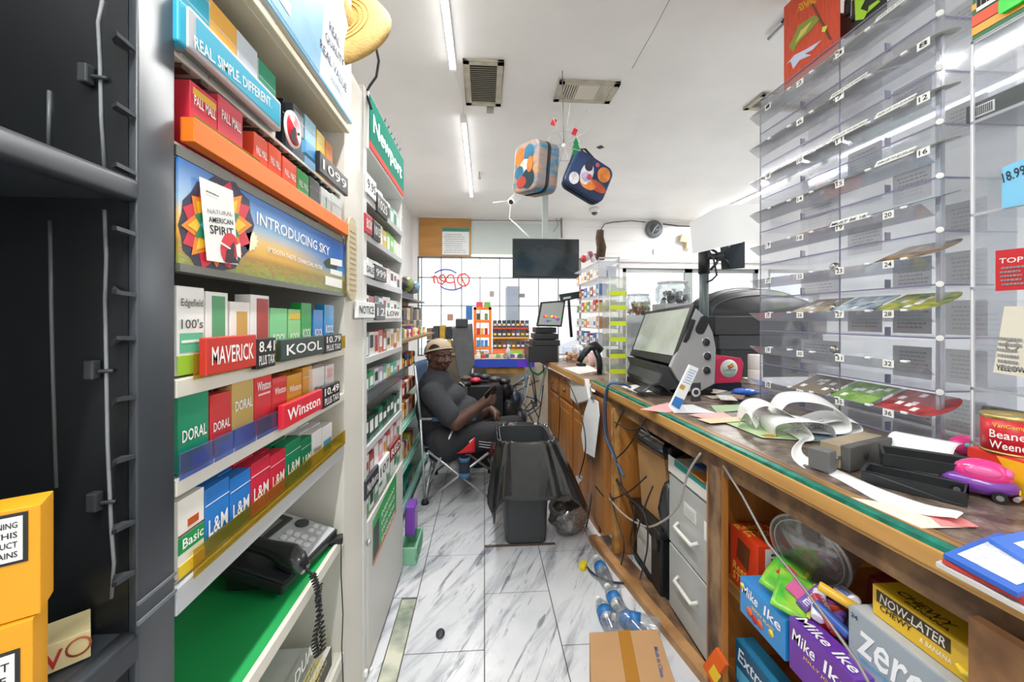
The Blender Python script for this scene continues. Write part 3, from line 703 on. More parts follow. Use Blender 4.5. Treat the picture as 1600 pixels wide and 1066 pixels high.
m = MB(); m.tube([onY(563, 30, 1.44), onY(585, 60, 1.44), onY(592, 95, 1.46), onY(588, 120, 1.5), onY(578, 134, 1.5), onY(572, 145, 1.52), onY(580, 170, 1.5)], .005, 6)
tag(obj('power_cable', m, mat('#303234', .5)), 'black power cable dropping beside the straw hat to the green lit sign', 'cable')
# teal slogan sign
XT = -.428; PT = Pl('X', XT)
t = thing('slogan_sign', 'teal slogan strip in a grey frame along the top shelf of the near tobacco shelving', 'sign', (XT, .8, 1.742))
a, b = LYp(284, XT), LYp(440, XT)
m = MB(); m.b2(XT - .012, XT, a + .014, b, 1.744, 1.806); obj('frame', m, mat('#b9bcbf', .4), t, bevel=.004)
m = MB(); m.b2(XT - .022, XT - .004, a, a + .02, 1.744, 1.806); obj('teal_end', m, mat('#2fb4d6', .4), t, bevel=.003)
m = MB(); m.b2(XT, XT + .001, LYp(307, XT), b - .008, 1.753, 1.798); obj('teal_face', m, mat('#23a9c9', .4), t)
ptext(t, 'REAL. SIMPLE. DIFFERENT.', PT, (303, 75), (424, 170), 20, PAPER)
# badge
XG = -.418; c = onX(459, 203, XG); t = thing('round_logo_badge', 'oval red and white badge with a dark figure ending the teal strip', 'badge', c)
R = Matrix.Rotation(PI / 2, 3, 'Y')
m = MB(); m.lathe([(0, -.004), (.036, -.004), (.036, .0), (0, 0)], c, R, 28, sx=1.08); obj('plate', m, PAPER, t)
m = MB(); m.lathe([(0, 0), (.031, 0), (.031, .001), (0, .001)], c, R, 28, sx=1.08); obj('red_disc', m, mat('#d8202f', .4), t)
m = MB(); G = lambda pts, k, mi: m._add([c + Vector((.0012 + .0003 * k, y, z)) for y, z in pts], [list(range(len(pts)))], mi)
G([(-.006, .0), (.0, .012), (.006, .006), (.004, -.006), (.012, -.03), (-.018, -.024), (-.016, -.012)], 1, 0); G([(-.02, .016), (-.018, .019), (.004, .008), (.003, .005)], 2, 1); G([(.008, .004), (.026, .012), (.03, -.006), (.022, -.022), (.012, -.012)], 2, 1); G([(.012, .0), (.024, .004), (.024, -.002), (.013, -.006)], 3, 0)
obj('figure', m, [INK, PAPER], t)
# price blocks
def price(px0, px1, pyt, pyb, X, s, s2, label, hx='#1b1d20', name='price_sign'):
    pl = Pl('X', X); ya, yb = LYp(px0, X), LYp(px1, X); z1 = LZp(px0, pyt, X); z0 = LZp(px0, pyb, X)
    tt = thing(name, label, 'price sign', (X, (ya + yb) / 2, z0))
    q = MB(); q.b2(X - .012, X, ya, yb, z0, z1); obj('block', q, mat(hx, .35), tt, bevel=.002)
    hh = (z1 - z0); two = bool(s2)
    q = MB(); tmb(q, s, (X, ya + (yb - ya) * .08, z0 + hh * (.55 if two else .25)), Yp, Zp, (yb - ya) * .84, hh * (.36 if two else .5)); obj('digits', q, PAPER, tt)
    if two: text(tt, s2, (X, ya + (yb - ya) * .08, z0 + hh * .12), Yp, Zp, (yb - ya) * .84, hh * .32, PAPER)
    return tt
price(500, 544, 235, 268, -.415, '1099', '', 'black price sign reading 1099 on the top shelf of the near tobacco unit')
# the landscape banner
XN = -.4385; PN = Pl('X', XN)
def sky_banner():
    mt = bpy.data.materials.new('banner_sky_print'); mt.use_nodes = True
    n, l = mt.node_tree.nodes, mt.node_tree.links; p = n['Principled BSDF']; p.inputs['Roughness'].default_value = .25
    tc_ = n.new('ShaderNodeTexCoord'); sx = n.new('ShaderNodeSeparateXYZ'); l.new(tc_.outputs['Generated'], sx.inputs[0])
    r1 = n.new('ShaderNodeValToRGB'); l.new(sx.outputs['Z'], r1.inputs[0]); e = r1.color_ramp.elements
    e[0].position = .0; e[0].color = lin('#8f9a4a'); e[1].position = 1; e[1].color = lin('#2f78c9')
    for pos, c_ in ((.22, '#b08a3c'), (.3, '#e8b24c'), (.45, '#f0c878'), (.62, '#9cc0dc')): q = e.new(pos); q.color = lin(c_)
    r2 = n.new('ShaderNodeValToRGB'); l.new(sx.outputs['Z'], r2.inputs[0]); e = r2.color_ramp.elements
    e[0].position = 0; e[0].color = lin('#78873c'); e[1].position = 1; e[1].color = lin('#1559b5')
    for pos, c_ in ((.2, '#8a7a30'), (.28, '#a3a66a'), (.42, '#3f8fc8'), (.6, '#1c6cc4')): q = e.new(pos); q.color = lin(c_)
    mx = n.new('ShaderNodeMixRGB'); r3 = n.new('ShaderNodeValToRGB'); l.new(sx.outputs['Y'], r3.inputs[0]); r3.color_ramp.elements[0].position = .45; r3.color_ramp.elements[1].position = .85
    l.new(r3.outputs[0], mx.inputs[0]); l.new(r1.outputs[0], mx.inputs[1]); l.new(r2.outputs[0], mx.inputs[2])
    nz = n.new('ShaderNodeTexNoise'); nz.inputs['Scale'].default_value = 40; mm = n.new('ShaderNodeMixRGB'); mm.blend_type = 'OVERLAY'; 
    r4 = n.new('ShaderNodeValToRGB'); l.new(sx.outputs['Z'], r4.inputs[0]); r4.color_ramp.elements[0].position = .2; r4.color_ramp.elements[0].color = (.8, .8, .8, 1); r4.color_ramp.elements[1].position = .27; r4.color_ramp.elements[1].color = (0, 0, 0, 1)
    l.new(r4.outputs[0], mm.inputs[0]); l.new(mx.outputs[0], mm.inputs[1]); l.new(nz.outputs['Color'], mm.inputs[2])
    l.new(mm.outputs[0], p.inputs['Base Color']); return mt
t = thing('landscape_banner', 'wide printed banner of a sunset sky and field across the near tobacco shelving', 'banner', (XN, .95, 1.43))
m = MB(); m.b2(XN - .004, XN, Y0 + .002, Y1, 1.43, 1.583); obj('print', m, sky_banner(), t)
def star(cx, cy, rx, ry, n, inner, rot=0): return [(cx + (rx if k % 2 == 0 else rx * inner) * math.cos(rot + PI * k / n), cy + (ry if k % 2 == 0 else ry * inner) * math.sin(rot + PI * k / n)) for k in range(2 * n)]
m = MB(); cx_, cy_ = 337, 352
for k, (rx, ry, n_, inn, rot, mi) in enumerate(((60, 78, 12, .93, 0, 0), (57, 74, 8, .72, .39, 1), (56, 66, 8, .66, 0, 2), (46, 54, 8, .66, 0, 3), (38, 44, 8, .7, .39, 4), (27, 36, 8, .8, 0, 5))):
    poly(m, PN, star(cx_, cy_, rx, ry, n_, inn, rot), mi, .0002, k + 1)
obj('star_motif', m, [mat('#3d3a52', .5), mat('#d8384a', .5), mat('#f0902c', .5), mat('#f6c534', .5), mat('#2f8a62', .5), mat('#5fb2d6', .5)], t)
m = MB(); poly(m, PN, star(391, 377, 12, 16, 12, .8), 0, .0002, 1); obj('sun', m, mat('#fff6d0', .5), t); m = MB(); poly(m, PN, [(505, 410), (512, 404), (520, 402), (527, 408), (526, 421), (510, 418)], 0, .0002, 1); obj('tree', m, mat('#2d3a26', .6), t)
ptext(t, 'INTRODUCING SKY', PN, (400, 350), (514, 400), 20, PAPER)
ptext(t, 'SMOOTH TASTE. CHARCOAL FILTER', PN, (417, 393), (503, 422), 8, PAPER)
for q in ([(516, 403), (534, 407), (534, 417), (516, 413)], [(516, 420), (534, 425), (534, 433), (516, 428)], [(508, 431), (534, 438), (534, 451), (508, 445)]): m = MB(); poly(m, PN, q, 0, .0004, 1); obj('white_label', m, PAPER, t)
XK = -.432; PK = Pl('X', XK)
t = thing('tall_white_card', 'tall white card with a red feathered emblem taped over the left of the landscape banner', 'card', onX(340, 415, XK))
m = MB(); poly(m, PK, [(311, 276), (363, 298), (371, 414), (323, 407)], 0, .001); obj('card', m, PAPER, t)
ptext(t, 'NATURAL', PK, (323, 333), (362, 338), 7, mat('#9a9a98', .6)); ptext(t, 'AMERICAN', PK, (325, 347), (363, 352), 9, INK); ptext(t, 'SPIRIT', PK, (327, 365), (364, 370), 14, INK)
m = MB(); poly(m, PK, star(357, 388, 14, 24, 14, .98), 0, .0003, 3); poly(m, PK, [(352, 392), (364, 378), (364, 400), (372, 412), (350, 410)], 1, .0003, 4); poly(m, PK, [(343, 378), (358, 388), (357, 390), (342, 381)], 2, .0003, 5); poly(m, PK, [(366, 383), (373, 380), (374, 404), (368, 400)], 2, .0003, 5)
obj('emblem', m, [mat('#d9323c', .5), mat('#33262b', .5), PAPER], t)
obj('print', lines_mb(MB(), PK.p(320, 292) + Vector((.0012, 0, -.008)), Yp, Zp, .03, .004, 1), INK, t)

# ---- packs
def pack(px0, px1, pyt, zb, X, hx, label, group, txt=None, tc_='#f4f4f0', accent=None, dep=.026, top=None, lid=True, rough=.25, pyt_px=None, rz=0, ts=.3, tp=.35, name='cigarette_pack'):
    ya, yb = LYp(px0, X), LYp(px1, X); z1 = LZp(pyt_px or px0, pyt, X); hh = z1 - zb; wd = yb - ya - .0015
    t_ = thing(name, label, 'pack', (X - dep / 2, (ya + yb) / 2, zb), 0, group)
    q = MB(); q.b2(X - dep, X, ya, ya + wd, zb, z1 - .0, 0)
    q.mi = [0] * 6; q.mi[5] = 1
    obj('box', q, [mat(hx, rough, coat=.3), mat(top or hx, rough)], t_, bevel=.0008)
    if accent:
        for i, (a0, a1, h0, h1, c_) in enumerate(accent):
            q = MB(); q.b2(X, X + .0005 + i * .0002, ya + wd * a0, ya + wd * a1, zb + hh * h0, zb + hh * h1); obj('printed_panel', q, mat(c_, .35), t_)
    if txt:
        lst = txt if isinstance(txt, list) else [(txt, tp)]
        for s_, v_ in lst: text(t_, s_, (X + .0002, ya + wd * .1, zb + hh * v_), Yp, Zp, wd * .8, hh * ts * (.5 if len(s_) > 4 else .6), mat(tc_, .5), off=.001 + .0004 * (len(accent) if accent else 0))
    if lid:
        q = MB(); q.b2(X, X + .0006, ya, ya + wd, zb + hh * .745, zb + hh * .755); obj('lid_seam', q, mat('#d9dadc', .5), t_)
    return t_
G0 = 'packs on the top shelf of the near tobacco unit'
XP = -.446
pack(284, 327, -42, 1.744, XP - .012, '#eef0f0', 'white pack with a teal top at the near end of the top tobacco shelf', G0, [('AMERICAN', .12)], '#666a70', [(0, 1, .3, 1, '#2fb1cf')])
pack(328, 370, -3, 1.744, XP - .012, '#f0efe9', 'white pack with an orange-yellow top on the top tobacco shelf', G0, [('AMERICAN', .12)], '#8b8577', [(0, 1, .3, 1, '#f2b648')], pyt_px=328)
pack(371, 403, 46, 1.744, XP - .012, '#e6eaee', 'pale grey-blue pack on the top tobacco shelf', G0, [('AMERICAN', .12)], '#666a70', [(0.03, .97, .35, .97, '#cfdbe4')])
pack(404, 431, 90, 1.744, XP - .012, '#e6ece8', 'white pack with a green top on the top tobacco shelf', G0, [('AMERICAN', .12)], '#8a9a8f', [(0, 1, .35, 1, '#1d9a74')])
pack(442, 459, 153, 1.742, XP - .03, '#2a2d31', 'black pack standing behind the oval badge', G0, None)
pack(458, 476, 160, 1.744, XP - .012, '#4a5058', 'dark grey pack just beyond the oval badge on the top shelf', G0, None, accent=[(.1, .9, .5, .9, '#8d949b')])
pack(477, 494, 178, 1.744, XP - .012, '#9fd3ea', 'light blue pack beyond the oval badge on the top shelf', G0, None, accent=[(.0, 1, 0, .3, '#3f9ad2')])
pack(495, 508, 201, 1.744, XP - .012, '#ecc83e', 'yellow pack near the price 1099 on the top shelf', G0, None)
pack(509, 520, 218, 1.744, XP - .012, '#f08a3c', 'orange pack at the far end of the top tobacco shelf', G0, None)
t = thing('blue_shelf_strip', 'plain light blue strip along the top shelf between badge and price 1099', 'strip', (XT, 1.1, 1.75)); m = MB(); m.b2(XT - .01, XT, LYp(478, XT), LYp(499, XT), 1.75, 1.78); obj('strip', m, mat('#5aa6dc', .4), t)
G1 = 'packs behind the orange strip of the near tobacco unit'
FLW = [(.3, .7, .12, .3, '#f0c9cc')]
pack(297, 340, 124, 1.612, XP, '#d83448', 'large crimson pack with a yellow sticker at the near end behind the orange strip', G1, [('PALL MALL', .66)], accent=[(.1, .95, .82, .93, '#e9b93a'), (.4, .75, .25, .42, '#eec3c8')], dep=.04, lid=False)
pack(341, 380, 146, 1.612, XP, '#dc4a5c', 'crimson pack second from the near end behind the orange strip', G1, [('PALL MALL', .66)], accent=[(.35, .75, .2, .42, '#eec3c8')], dep=.03, lid=False)
pack(383, 396, 216, 1.612, XP - .02, '#e2402f', 'slim red-orange pack set back beside the crimson packs', G1, None, dep=.03)
pack(397, 419, 205, 1.612, XP, '#ee5a3c', 'taller orange-red pack behind the orange strip', G1, [('PALL MALL', .6)], accent=[(.35, .75, .2, .38, '#f3b8a8')], dep=.03, lid=False)
pack(420, 440, 222, 1.612, XP, '#ef5a38', 'orange-red pack right of the taller orange-red one', G1, [('PALL MALL', .6)], lid=False)
pack(442, 464, 243, 1.612, XP, '#ef6848', 'shorter orange-red pack next to the green pack behind the orange strip', G1, [('PALL MALL', .6)], accent=[(.35, .75, .15, .35, '#f3b8a8')], lid=False)
pack(465, 483, 262, 1.612, XP, '#35a956', 'bright green pack behind the orange strip', G1, [('PALL MALL', .6)], lid=False)
pack(484, 500, 275, 1.612, XP, '#4b5450', 'dark grey pack behind the orange strip', G1, None)
pack(502, 517, 291, 1.612, XP, '#e6ecea', 'white pack with a green grid, second from the far end behind the orange strip', G1, None, accent=[(.1, .9, .1, .14, '#5aa78e'), (.1, .9, .4, .44, '#5aa78e'), (.48, .54, .1, .8, '#5aa78e')])
pack(519, 534, 302, 1.612, XP, '#dde5e2', 'white pack with a green foot at the far end behind the orange strip', G1, None, accent=[(0, 1, .1, .3, '#4a9a80')])
G2 = 'packs on the shelf under the landscape banner'
pack(276, 320, 446, 1.266, XP, '#f0f1ee', 'wide white carton with old-style lettering and a green field, nearest under the banner', G2, [('Edgefield', .75), ("100's", .52)], '#4a5248', [(.1, .95, .25, .47, '#62bf96'), (0, 1, .0, .22, '#9cc93e'), (.15, .9, .36, .39, '#e8f3ea')], dep=.03, lid=False, ts=.22)
pack(322, 357, 455, 1.266, XP, '#eceeea', 'white pack with a green field, second under the banner', G2, None, accent=[(.25, .85, .4, .95, '#5aa172'), (.1, .9, .12, .25, '#cdb277')], dep=.03, lid=False)
pack(360, 391, 471, 1.266, XP, '#f0efe9', 'white pack with a gold field, third under the banner', G2, None, accent=[(.3, .85, .35, .85, '#c9a052')], lid=False)
pack(392, 421, 460, 1.266, XP, '#f1efec', 'taller white pack with a dark red striped field under the banner', G2, None, accent=[(.3, .95, .3, .95, '#a9403c'), (.35, .9, .05, .2, '#c58a55')], dep=.03, lid=False)
for a, b, py, hx, lab in ((423, 449, 481, '#7ccf8c', 'pale green pack with white lettering, first of the green packs under the banner'), (451, 470, 483, '#8ccf86', 'pale green pack with a yellow and black sticker under the banner'), (471, 487, 473, '#2fa04a', 'deep green pack, tallest of the green packs under the banner')):
    pack(a, b, py, 1.266, XP, hx, lab, G2, [('KOOL', .3)], ts=.3, accent=[(.05, .95, .78, .92, '#d8b93a')] if a == 451 else None, lid=False)
for a, b, py, hx, lab in ((490, 505, 484, '#3d86c8', 'mid blue pack, shorter of the two blue packs under the banner'), (507, 522, 476, '#2b8fc9', 'bright blue pack at the far end under the banner')):
    pack(a, b, py, 1.266, XP, hx, lab, G2, [('KOOL', .35)], ts=.3, lid=False)
G3 = 'packs on the shelf behind the red sign with white script'
sd = [pack(278, 327, 612, 1.122, XP, '#1c9069', 'green pack with italic lettering at the near end of the middle tobacco shelf', G3, [('DORAL', .36)], accent=[(.45, 1, 0, .16, '#2c62c4')], lid=False),
 pack(329, 362, 619, 1.122, XP, '#cf3538', 'red pack with italic lettering beside the green one on the middle tobacco shelf', G3, [('DORAL', .4)], accent=[(.4, 1, 0, .16, '#2c62c4')], lid=False),
 pack(363, 397, 592, 1.122, XP, '#c6a964', 'gold pack with a blue foot on the middle tobacco shelf', G3, [('DORAL', .5)], accent=[(0, 1, 0, .24, '#2c62c4')], lid=False),
 pack(398, 425, 582, 1.122, XP, '#d8363f', 'tall red pack, nearest of the two red script packs on the middle tobacco shelf', G3, [('Winston', .68)], accent=[(.2, .9, .6, .63, '#f4c9cc')], lid=False),
 pack(426, 448, 592, 1.122, XP, '#d93c42', 'shorter red pack with a dark bird mark on the middle tobacco shelf', G3, [('Winston', .64)], accent=[(.3, .75, .28, .36, '#8a2a2c')], lid=False),
 pack(449, 472, 588, 1.122, XP, '#d69a2c', 'gold-orange pack with a bird mark on the middle tobacco shelf', G3, [('Winston', .6)], accent=[(.3, .75, .28, .36, '#8a6a2c')], lid=False),
 pack(473, 488, 575, 1.122, XP - .01, '#d39c34', 'taller gold-orange pack set back on the middle tobacco shelf', G3, None),
 pack(489, 507, 577, 1.122, XP, '#eceae8', 'white pack with dark lettering on the middle tobacco shelf', G3, [('Winston', .35)], '#555555', lid=False),
 pack(509, 522, 572, 1.122, XP, '#e4d9d8', 'white pack with a pinkish label at the far end of the middle tobacco shelf', G3, None, accent=[(.2, .8, .6, .9, '#d6a9ac')])]
G4 = 'packs on the shelf above the phone'
def TL(pxtop, py): return None
se = [pack(278, 320, 785, .968, XP, '#efeee6', 'white pack with a green band at the near end above the phone', G4, [('Basic', .36)], '#f6f6f2', [(0, 1, .3, .52, '#1d9a55'), (0, 1, .53, .55, '#6b3a26'), (0, 1, .0, .16, '#e3c53a'), (.35, .75, .6, .7, '#b5562a')], lid=False, ts=.26),
 pack(321, 359, 767, .968, XP, '#2f7fd0', 'near blue pack with white initials above the phone', G4, [('L&M', .26)], ts=.42),
 pack(360, 392, 750, .968, XP, '#2d7dcf', 'blue pack with white initials next to the red packs above the phone', G4, [('L&M', .26)], ts=.42),
 pack(393, 422, 727, .968, XP, '#d22c46', 'taller red pack with white initials above the phone', G4, [('L&M', .26)], ts=.42),
 pack(423, 446, 714, .968, XP, '#d42a44', 'shorter red pack with white initials above the phone', G4, [('L&M', .26)], ts=.42),
 pack(447, 470, 696, .968, XP, '#178a5e', 'taller green pack with white initials above the phone', G4, [('L&M', .26)], ts=.42),
 pack(471, 487, 690, .968, XP, '#158257', 'shorter green pack with white initials above the phone', G4, [('L&M', .26)], ts=.42),
 pack(488, 503, 678, .968, XP, '#ecebea', 'white pack with a bird mark above the phone', G4, [('Winston', .35)], '#555555', lid=False),
 pack(504, 519, 669, .968, XP, '#eaeaea', 'white pack with a blue patch at the far end above the phone', G4, None, accent=[(.1, .9, .1, .5, '#3a92cc')])]
BRK = ['behind it', 'two behind it']
for lst in (sd, se):
    for p_ in lst:
        for k in range(2):
            q = dup(p_, (-.033 * (k + 1), 0, 0), '')
            base = p_['label'].split(',')[0]; wds = base.split()
            q['label'] = ' '.join(wds[:11]) + (', the pack just behind it' if k == 0 else ', third in that line')
price(323, 401, 528, 588, -.425, 'MAVERICK', '', 'red sign with white capitals and orange outline under the first packs below the banner', '#c6352b')
price(402, 431, 530, 578, -.424, '8.41', 'PLUS TAX', 'black price sign right of the red sign with white capitals')
price(441, 507, 531, 566, -.424, 'KOOL', '', 'dark green-grey sign with white capitals below the green packs', '#33443f')
price(508, 534, 524, 553, -.424, '10.79', 'PLUS TAX', 'black price sign right of the dark green-grey sign')
price(443, 504, 634, 672, -.424, 'Winston', '', 'bright red sign with white lettering on the middle tobacco shelf', '#d92638')
price(505, 531, 606, 640, -.424, '10.49', 'PLUS TAX', 'black price sign right of the bright red sign')
c = onX(546, 405, -.437); t = thing('wooden_paddle', 'pale wooden oval paddle hanging on the far post of the near tobacco unit', 'paddle', c)
m = MB(); m.rbox((-.430, c.y, c.z), (.008, .075, .27), .036, axis=0, n=8); obj('blade', m, mat('#cdbf9c', .6, noise=.15, scale=12, stretch=(1, 1, 6)), t)
m = MB()
for k in range(12): m.b2(-.4258, -.425, c.y - .03, c.y + .03, c.z - .1 + k * .017, c.z - .0985 + k * .017)
obj('ruled_line', m, mat('#b3a67f', .7), t)

# ---- desk phone on the green shelf
t = thing('desk_phone', 'black and silver corded desk phone on the bright green shelf', 'phone', (-.53, 1.02, .67))
R = Euler((0, math.radians(10), math.radians(-8))).to_matrix(); zf = .67
def PQ(x, y, z): return Vector((-.57, 1.0, zf)) + R @ Vector((x, y, z))
m = MB(); m.prism([PQ(-.11, -.13, .05), PQ(.10, -.13, .03), PQ(.10, .13, .03), PQ(-.11, .13, .05)], R @ Vector((0, 0, .028)))
m.prism([(-.64, .90, .672), (-.49, .90, .672), (-.49, 1.13, .672), (-.64, 1.13, .672)], (0, 0, .035)); obj('base', m, mat('#1e2123', .45), t, bevel=.006)
T0 = .078
def top(x, y): return PQ(x, y, .05 + (-x - .11) * .095 + .0285 + .0)
m = MB(); m.prism([top(-.10, -.03), top(.095, -.03), top(.095, .12), top(-.10, .12)], R @ Vector((0, 0, .004))); obj('silver_faceplate', m, mat('#c2c6ca', .35, .2), t, bevel=.003)
m = MB(); m.prism([top(-.098, -.028) + Vector((0, 0, .004)), top(-.03, -.028) + Vector((0, 0, .004)), top(-.03, .10) + Vector((0, 0, .004)), top(-.098, .10) + Vector((0, 0, .004))], R @ Vector((0, 0, .004))); obj('display_bezel', m, mat('#3a3d3e', .3), t)
m = MB(); m.prism([top(-.085, -.015) + Vector((0, 0, .009)), top(-.045, -.015) + Vector((0, 0, .009)), top(-.045, .075) + Vector((0, 0, .009)), top(-.085, .075) + Vector((0, 0, .009))], R @ Vector((0, 0, .001))); obj('screen', m, mat('#7c8273', .2), t)
for i in range(4):
    for j in range(3):
        c = top(.0 + i * .023, -.012 + j * .026) + Vector((0, 0, .006)); m = MB(); m.rbox(c, (.015, .018, .005), .005, R); obj('key', m, mat('#eceef0', .4), t)
for i in range(2):
    for j in range(2):
        c = top(.045 + i * .023, .075 + j * .024) + Vector((0, 0, .006)); m = MB(); m.rbox(c, (.013, .016, .005), .005, R); obj('key', m, mat('#eceef0', .4), t)
c = top(.005, .092) + Vector((0, 0, .005)); m = MB(); m.cyl(c, c + R @ Vector((0, 0, .004)), .019, 20); obj('navigation_dial', m, mat('#3b3e41', .4), t)
m = MB(); m.prism([top(-.11, -.13) - Vector((0, 0, .0)), top(.10, -.13), top(.10, -.04), top(-.11, -.04)], R @ Vector((0, 0, .006))); obj('handset_cradle', m, mat('#2a2d30', .4), t, bevel=.004)
m = MB(); hs = [top(-.12 + .25 * k / 10, -.085 + .004 * math.sin(k)) + Vector((0, 0, .022 + .022 * math.sin(PI * k / 10))) for k in range(11)]
m.tube(hs, [.014, .026, .03, .024, .019, .018, .019, .024, .031, .028, .014], 14); obj('handset', m, mat('#202326', .22, coat=.4), t)
# coiled cord
t.location.y += .13
hs[-1] = hs[-1] + Vector((0, .13, 0))
m = MB(); ctl = [hs[-1], onX(490, 900, -.42), onX(497, 922, -.415), onX(499, 960, -.415), onX(492, 1000, -.415), onX(496, 1025, -.412), onX(505, 1015, -.412), onX(503, 980, -.417), onX(497, 935, -.42), onX(500, 912, -.425)]
cl = []
for i in range(len(ctl) - 1):
    for k in range(26): cl.append(ctl[i].lerp(ctl[i + 1], k / 26))
pts = []; 
for i, c in enumerate(cl):
    a = i * 2 * PI / 5.0; rr_ = .0065 if i > 20 else .002
    pts.append(c + Vector((.4 * rr_ * math.cos(a), rr_ * math.cos(a), 0)) + Vector((rr_ * math.sin(a) * .8, 0, rr_ * .5 * math.sin(a))))
m.tube(pts, .0021, 5); tag(obj('coiled_phone_cord', m, mat('#1d2022', .4)), 'black coiled phone cord hanging over the edge of the green shelf', 'cord')
m = MB(); m.tube([onX(515, 850, -.45), onX(530, 838, -.445), onX(533, 850, -.432), onX(533, 900, -.43), onX(536, 960, -.43), onX(534, 1010, -.43), onX(536, 1060, -.43), onX(537, 1120, -.43)], .0018, 6); tag(obj('thin_black_cable', m, BLACK), 'thin straight black cable hanging at the far end of the green shelf', 'cable')
m = MB(); m.box(onX(522, 842, -.455) + Vector((0, 0, -.004)), (.05, .03, .02), (0, 0, .3)); tag(obj('cable_plug', m, BLACK, bevel=.003), 'black plug lying at the far corner of the green shelf beyond the phone', 'plug')
# box and flyers under the green shelf
p0 = onX(420, 1066, -.46)
t = thing('boxed_device', 'white and black product box with yellow print under the green shelf', 'box', (-.5, 1.1, .30))
zt_ = onX(527, 982, -.47).z
m = MB(); m.b2(-.70, -.462, .98, 1.235, .302, zt_, 0); q = m; obj('carton', m, mat('#d9d9d6', .5), t, bevel=.001)
m = MB(); m.b2(-.462, -.4608, .98, 1.235, .302, zt_); obj('dark_front', m, mat('#2c2d2e', .4), t)
m = MB(); m.b2(-.70, -.47, .979, .98, zt_ - .03, zt_); obj('dark_top_band', m, mat('#38393a', .4), t)
m = MB(); m.b2(-.67, -.50, .978, .979, .36, zt_ - .05); obj('white_label', m, PAPER, t)
m = MB(); 
for k in range(9): m.b2(-.655 + k * .006, -.652 + k * .006 + .001 * (k % 2), .9765, .978, .40, .43)
obj('bar_code', m, BLACK, t)
text(t, 'DUAL', (-.4606, 1.0, .45), Yp, Zp, .12, .035, PAPER); obj('print', lines_mb(MB(), (-.4606, 1.0, .34), Yp, Zp, .2, .09, 6), mat('#d6c24a', .6), t)
for k, lab in enumerate(('white flyer with small print on the shelf under the green shelf, nearest', 'yellow and black leaflet on the shelf under the green shelf, next to the product box')):
    t = thing('leaflet', lab, 'leaflet', (-.5, .82 + .1 * k, .31)); m = MB()
    pts_ = [(-.60, .70 + .13 * k, .31), (-.46, .70 + .13 * k, .31), (-.46, .82 + .13 * k, .37), (-.60, .82 + .13 * k, .37)]
    m.sheet(pts_, .002); obj('sheet', m, [PAPER, mat('#d9c33c', .6)][k], t)
    obj('print', lines_mb(MB(), Vector(pts_[0]) + Vector((.01, .005, .004)), Xp, Vector((0, .12, .06)).normalized(), .12, .11, 9), INK, t)
def crumple(c, r, amp, n1=30, n2=18, seed=1, top=None):
    rs = random.Random(seed); ph_ = [(rs.uniform(2, 9), rs.uniform(2, 9), rs.uniform(0, 6)) for _ in range(6)]
    def f(u, v):
        a, b_ = 2 * PI * u, PI * v; d = sum(math.sin(p1 * a_ + p2 * b_ + p3) for (p1, p2, p3), a_ in [(q, round(a, 4)) for q in ph_]) / 6
        d = sum(math.sin(round(p1) * a + p2 * b_ + p3) for p1, p2, p3 in ph_) / 6 * math.sin(b_)
        k_ = 1 + amp * d
        return c + Vector((r[0] * k_ * math.sin(b_) * math.cos(a), r[1] * k_ * math.sin(b_) * math.sin(a), r[2] * k_ * math.cos(b_)))
    return MB().grid(f, n1, n2)
# ================================================================ second tobacco unit
U0, U1 = LYp(572), LYp(628)
t = thing('display_shelving', 'narrow grey-white tobacco shelving further down the left, with a green lit sign on top', 'shelving', (-.6, 1.8, 0))
GW = mat('#d5d6d3', .45)
m = MB(); m.b2(-.74, -.725, U0, U1, 0, 2.2); obj('back_panel', m, mat('#a9aaa6', .6), t)
m = MB(); m.b2(-.735, XU + .002, LYp(567) + .002, U0, 0, 2.2); obj('near_side_panel', m, GW, t)
m = MB(); m.b2(-.735, XU, U1 - .015, U1, 0, 2.2); obj('far_side_panel', m, GW, t)
Z2 = [1.807, 1.663, 1.50, 1.355, 1.20, 1.055, .864, .735]
for z in Z2:
    m = MB(); m.b2(-.725, XU - .008, U0, U1 - .015, z - .012, z - .006); obj('shelf', m, GW, t)
    m = MB(); m.b2(XU - .008, XU + .002, U0, U1 - .002, z - .02, z + .004); obj('shelf_lip', m, mat('#c3c6c6', .35), t)
m = MB(); m.b2(-.725, XU - .002, U0, U1 - .015, .0, .592); obj('base_cabinet', m, mat('#c9c9c4', .5), t)
m = MB(); m.b2(XU - .002, XU + .006, U0 + .004, U1 - .004, .03, .590); obj('door', m, mat('#cfcfca', .4), t, bevel=.002)
m = MB(); c = onX(574, 848, XU + .008); m.cyl(c, c + Xp * .012, .012, 12); obj('lock', m, STEEL, t)
for k, (px, py) in enumerate(((572, 1052), (580, 1048))):
    c = onX(px, py, XU + .008); m = MB(); m.box(c, (.012, .015, .02)); obj('magnet_catch', m, WHITE, t, bevel=.002)
t = thing('lit_header_sign', 'green lit header sign reading Newport on top of the second tobacco shelving', 'sign', (XU + .01, 1.8, 1.99))
m = MB(); m.b2(XU - .10, XU + .008, U0, U1, 1.985, 2.205); obj('light_box', m, WHITE, t, bevel=.004)
m = MB(); m.b2(XU + .008, XU + .011, U0 + .01, U1 - .01, 2.02, 2.195, 0).b2(XU + .008, XU + .0112, U0 + .01, U1 - .01, 1.995, 2.02, 1); obj('sign_face', m, [mat('#17806a', .75), mat('#d9584f', .75)], t)
mat('#17806a', .75).node_tree.nodes['Principled BSDF'].inputs['Specular IOR Level'].default_value = .05
mat('#d9584f', .75).node_tree.nodes['Principled BSDF'].inputs['Specular IOR Level'].default_value = .05
text(t, 'Newport', (XU + .012, U0 + .05, 2.05), Yp, Zp, U1 - U0 - .12, .09, mat('#f4fbf8', .3, emis=.2))
m = MB(); 
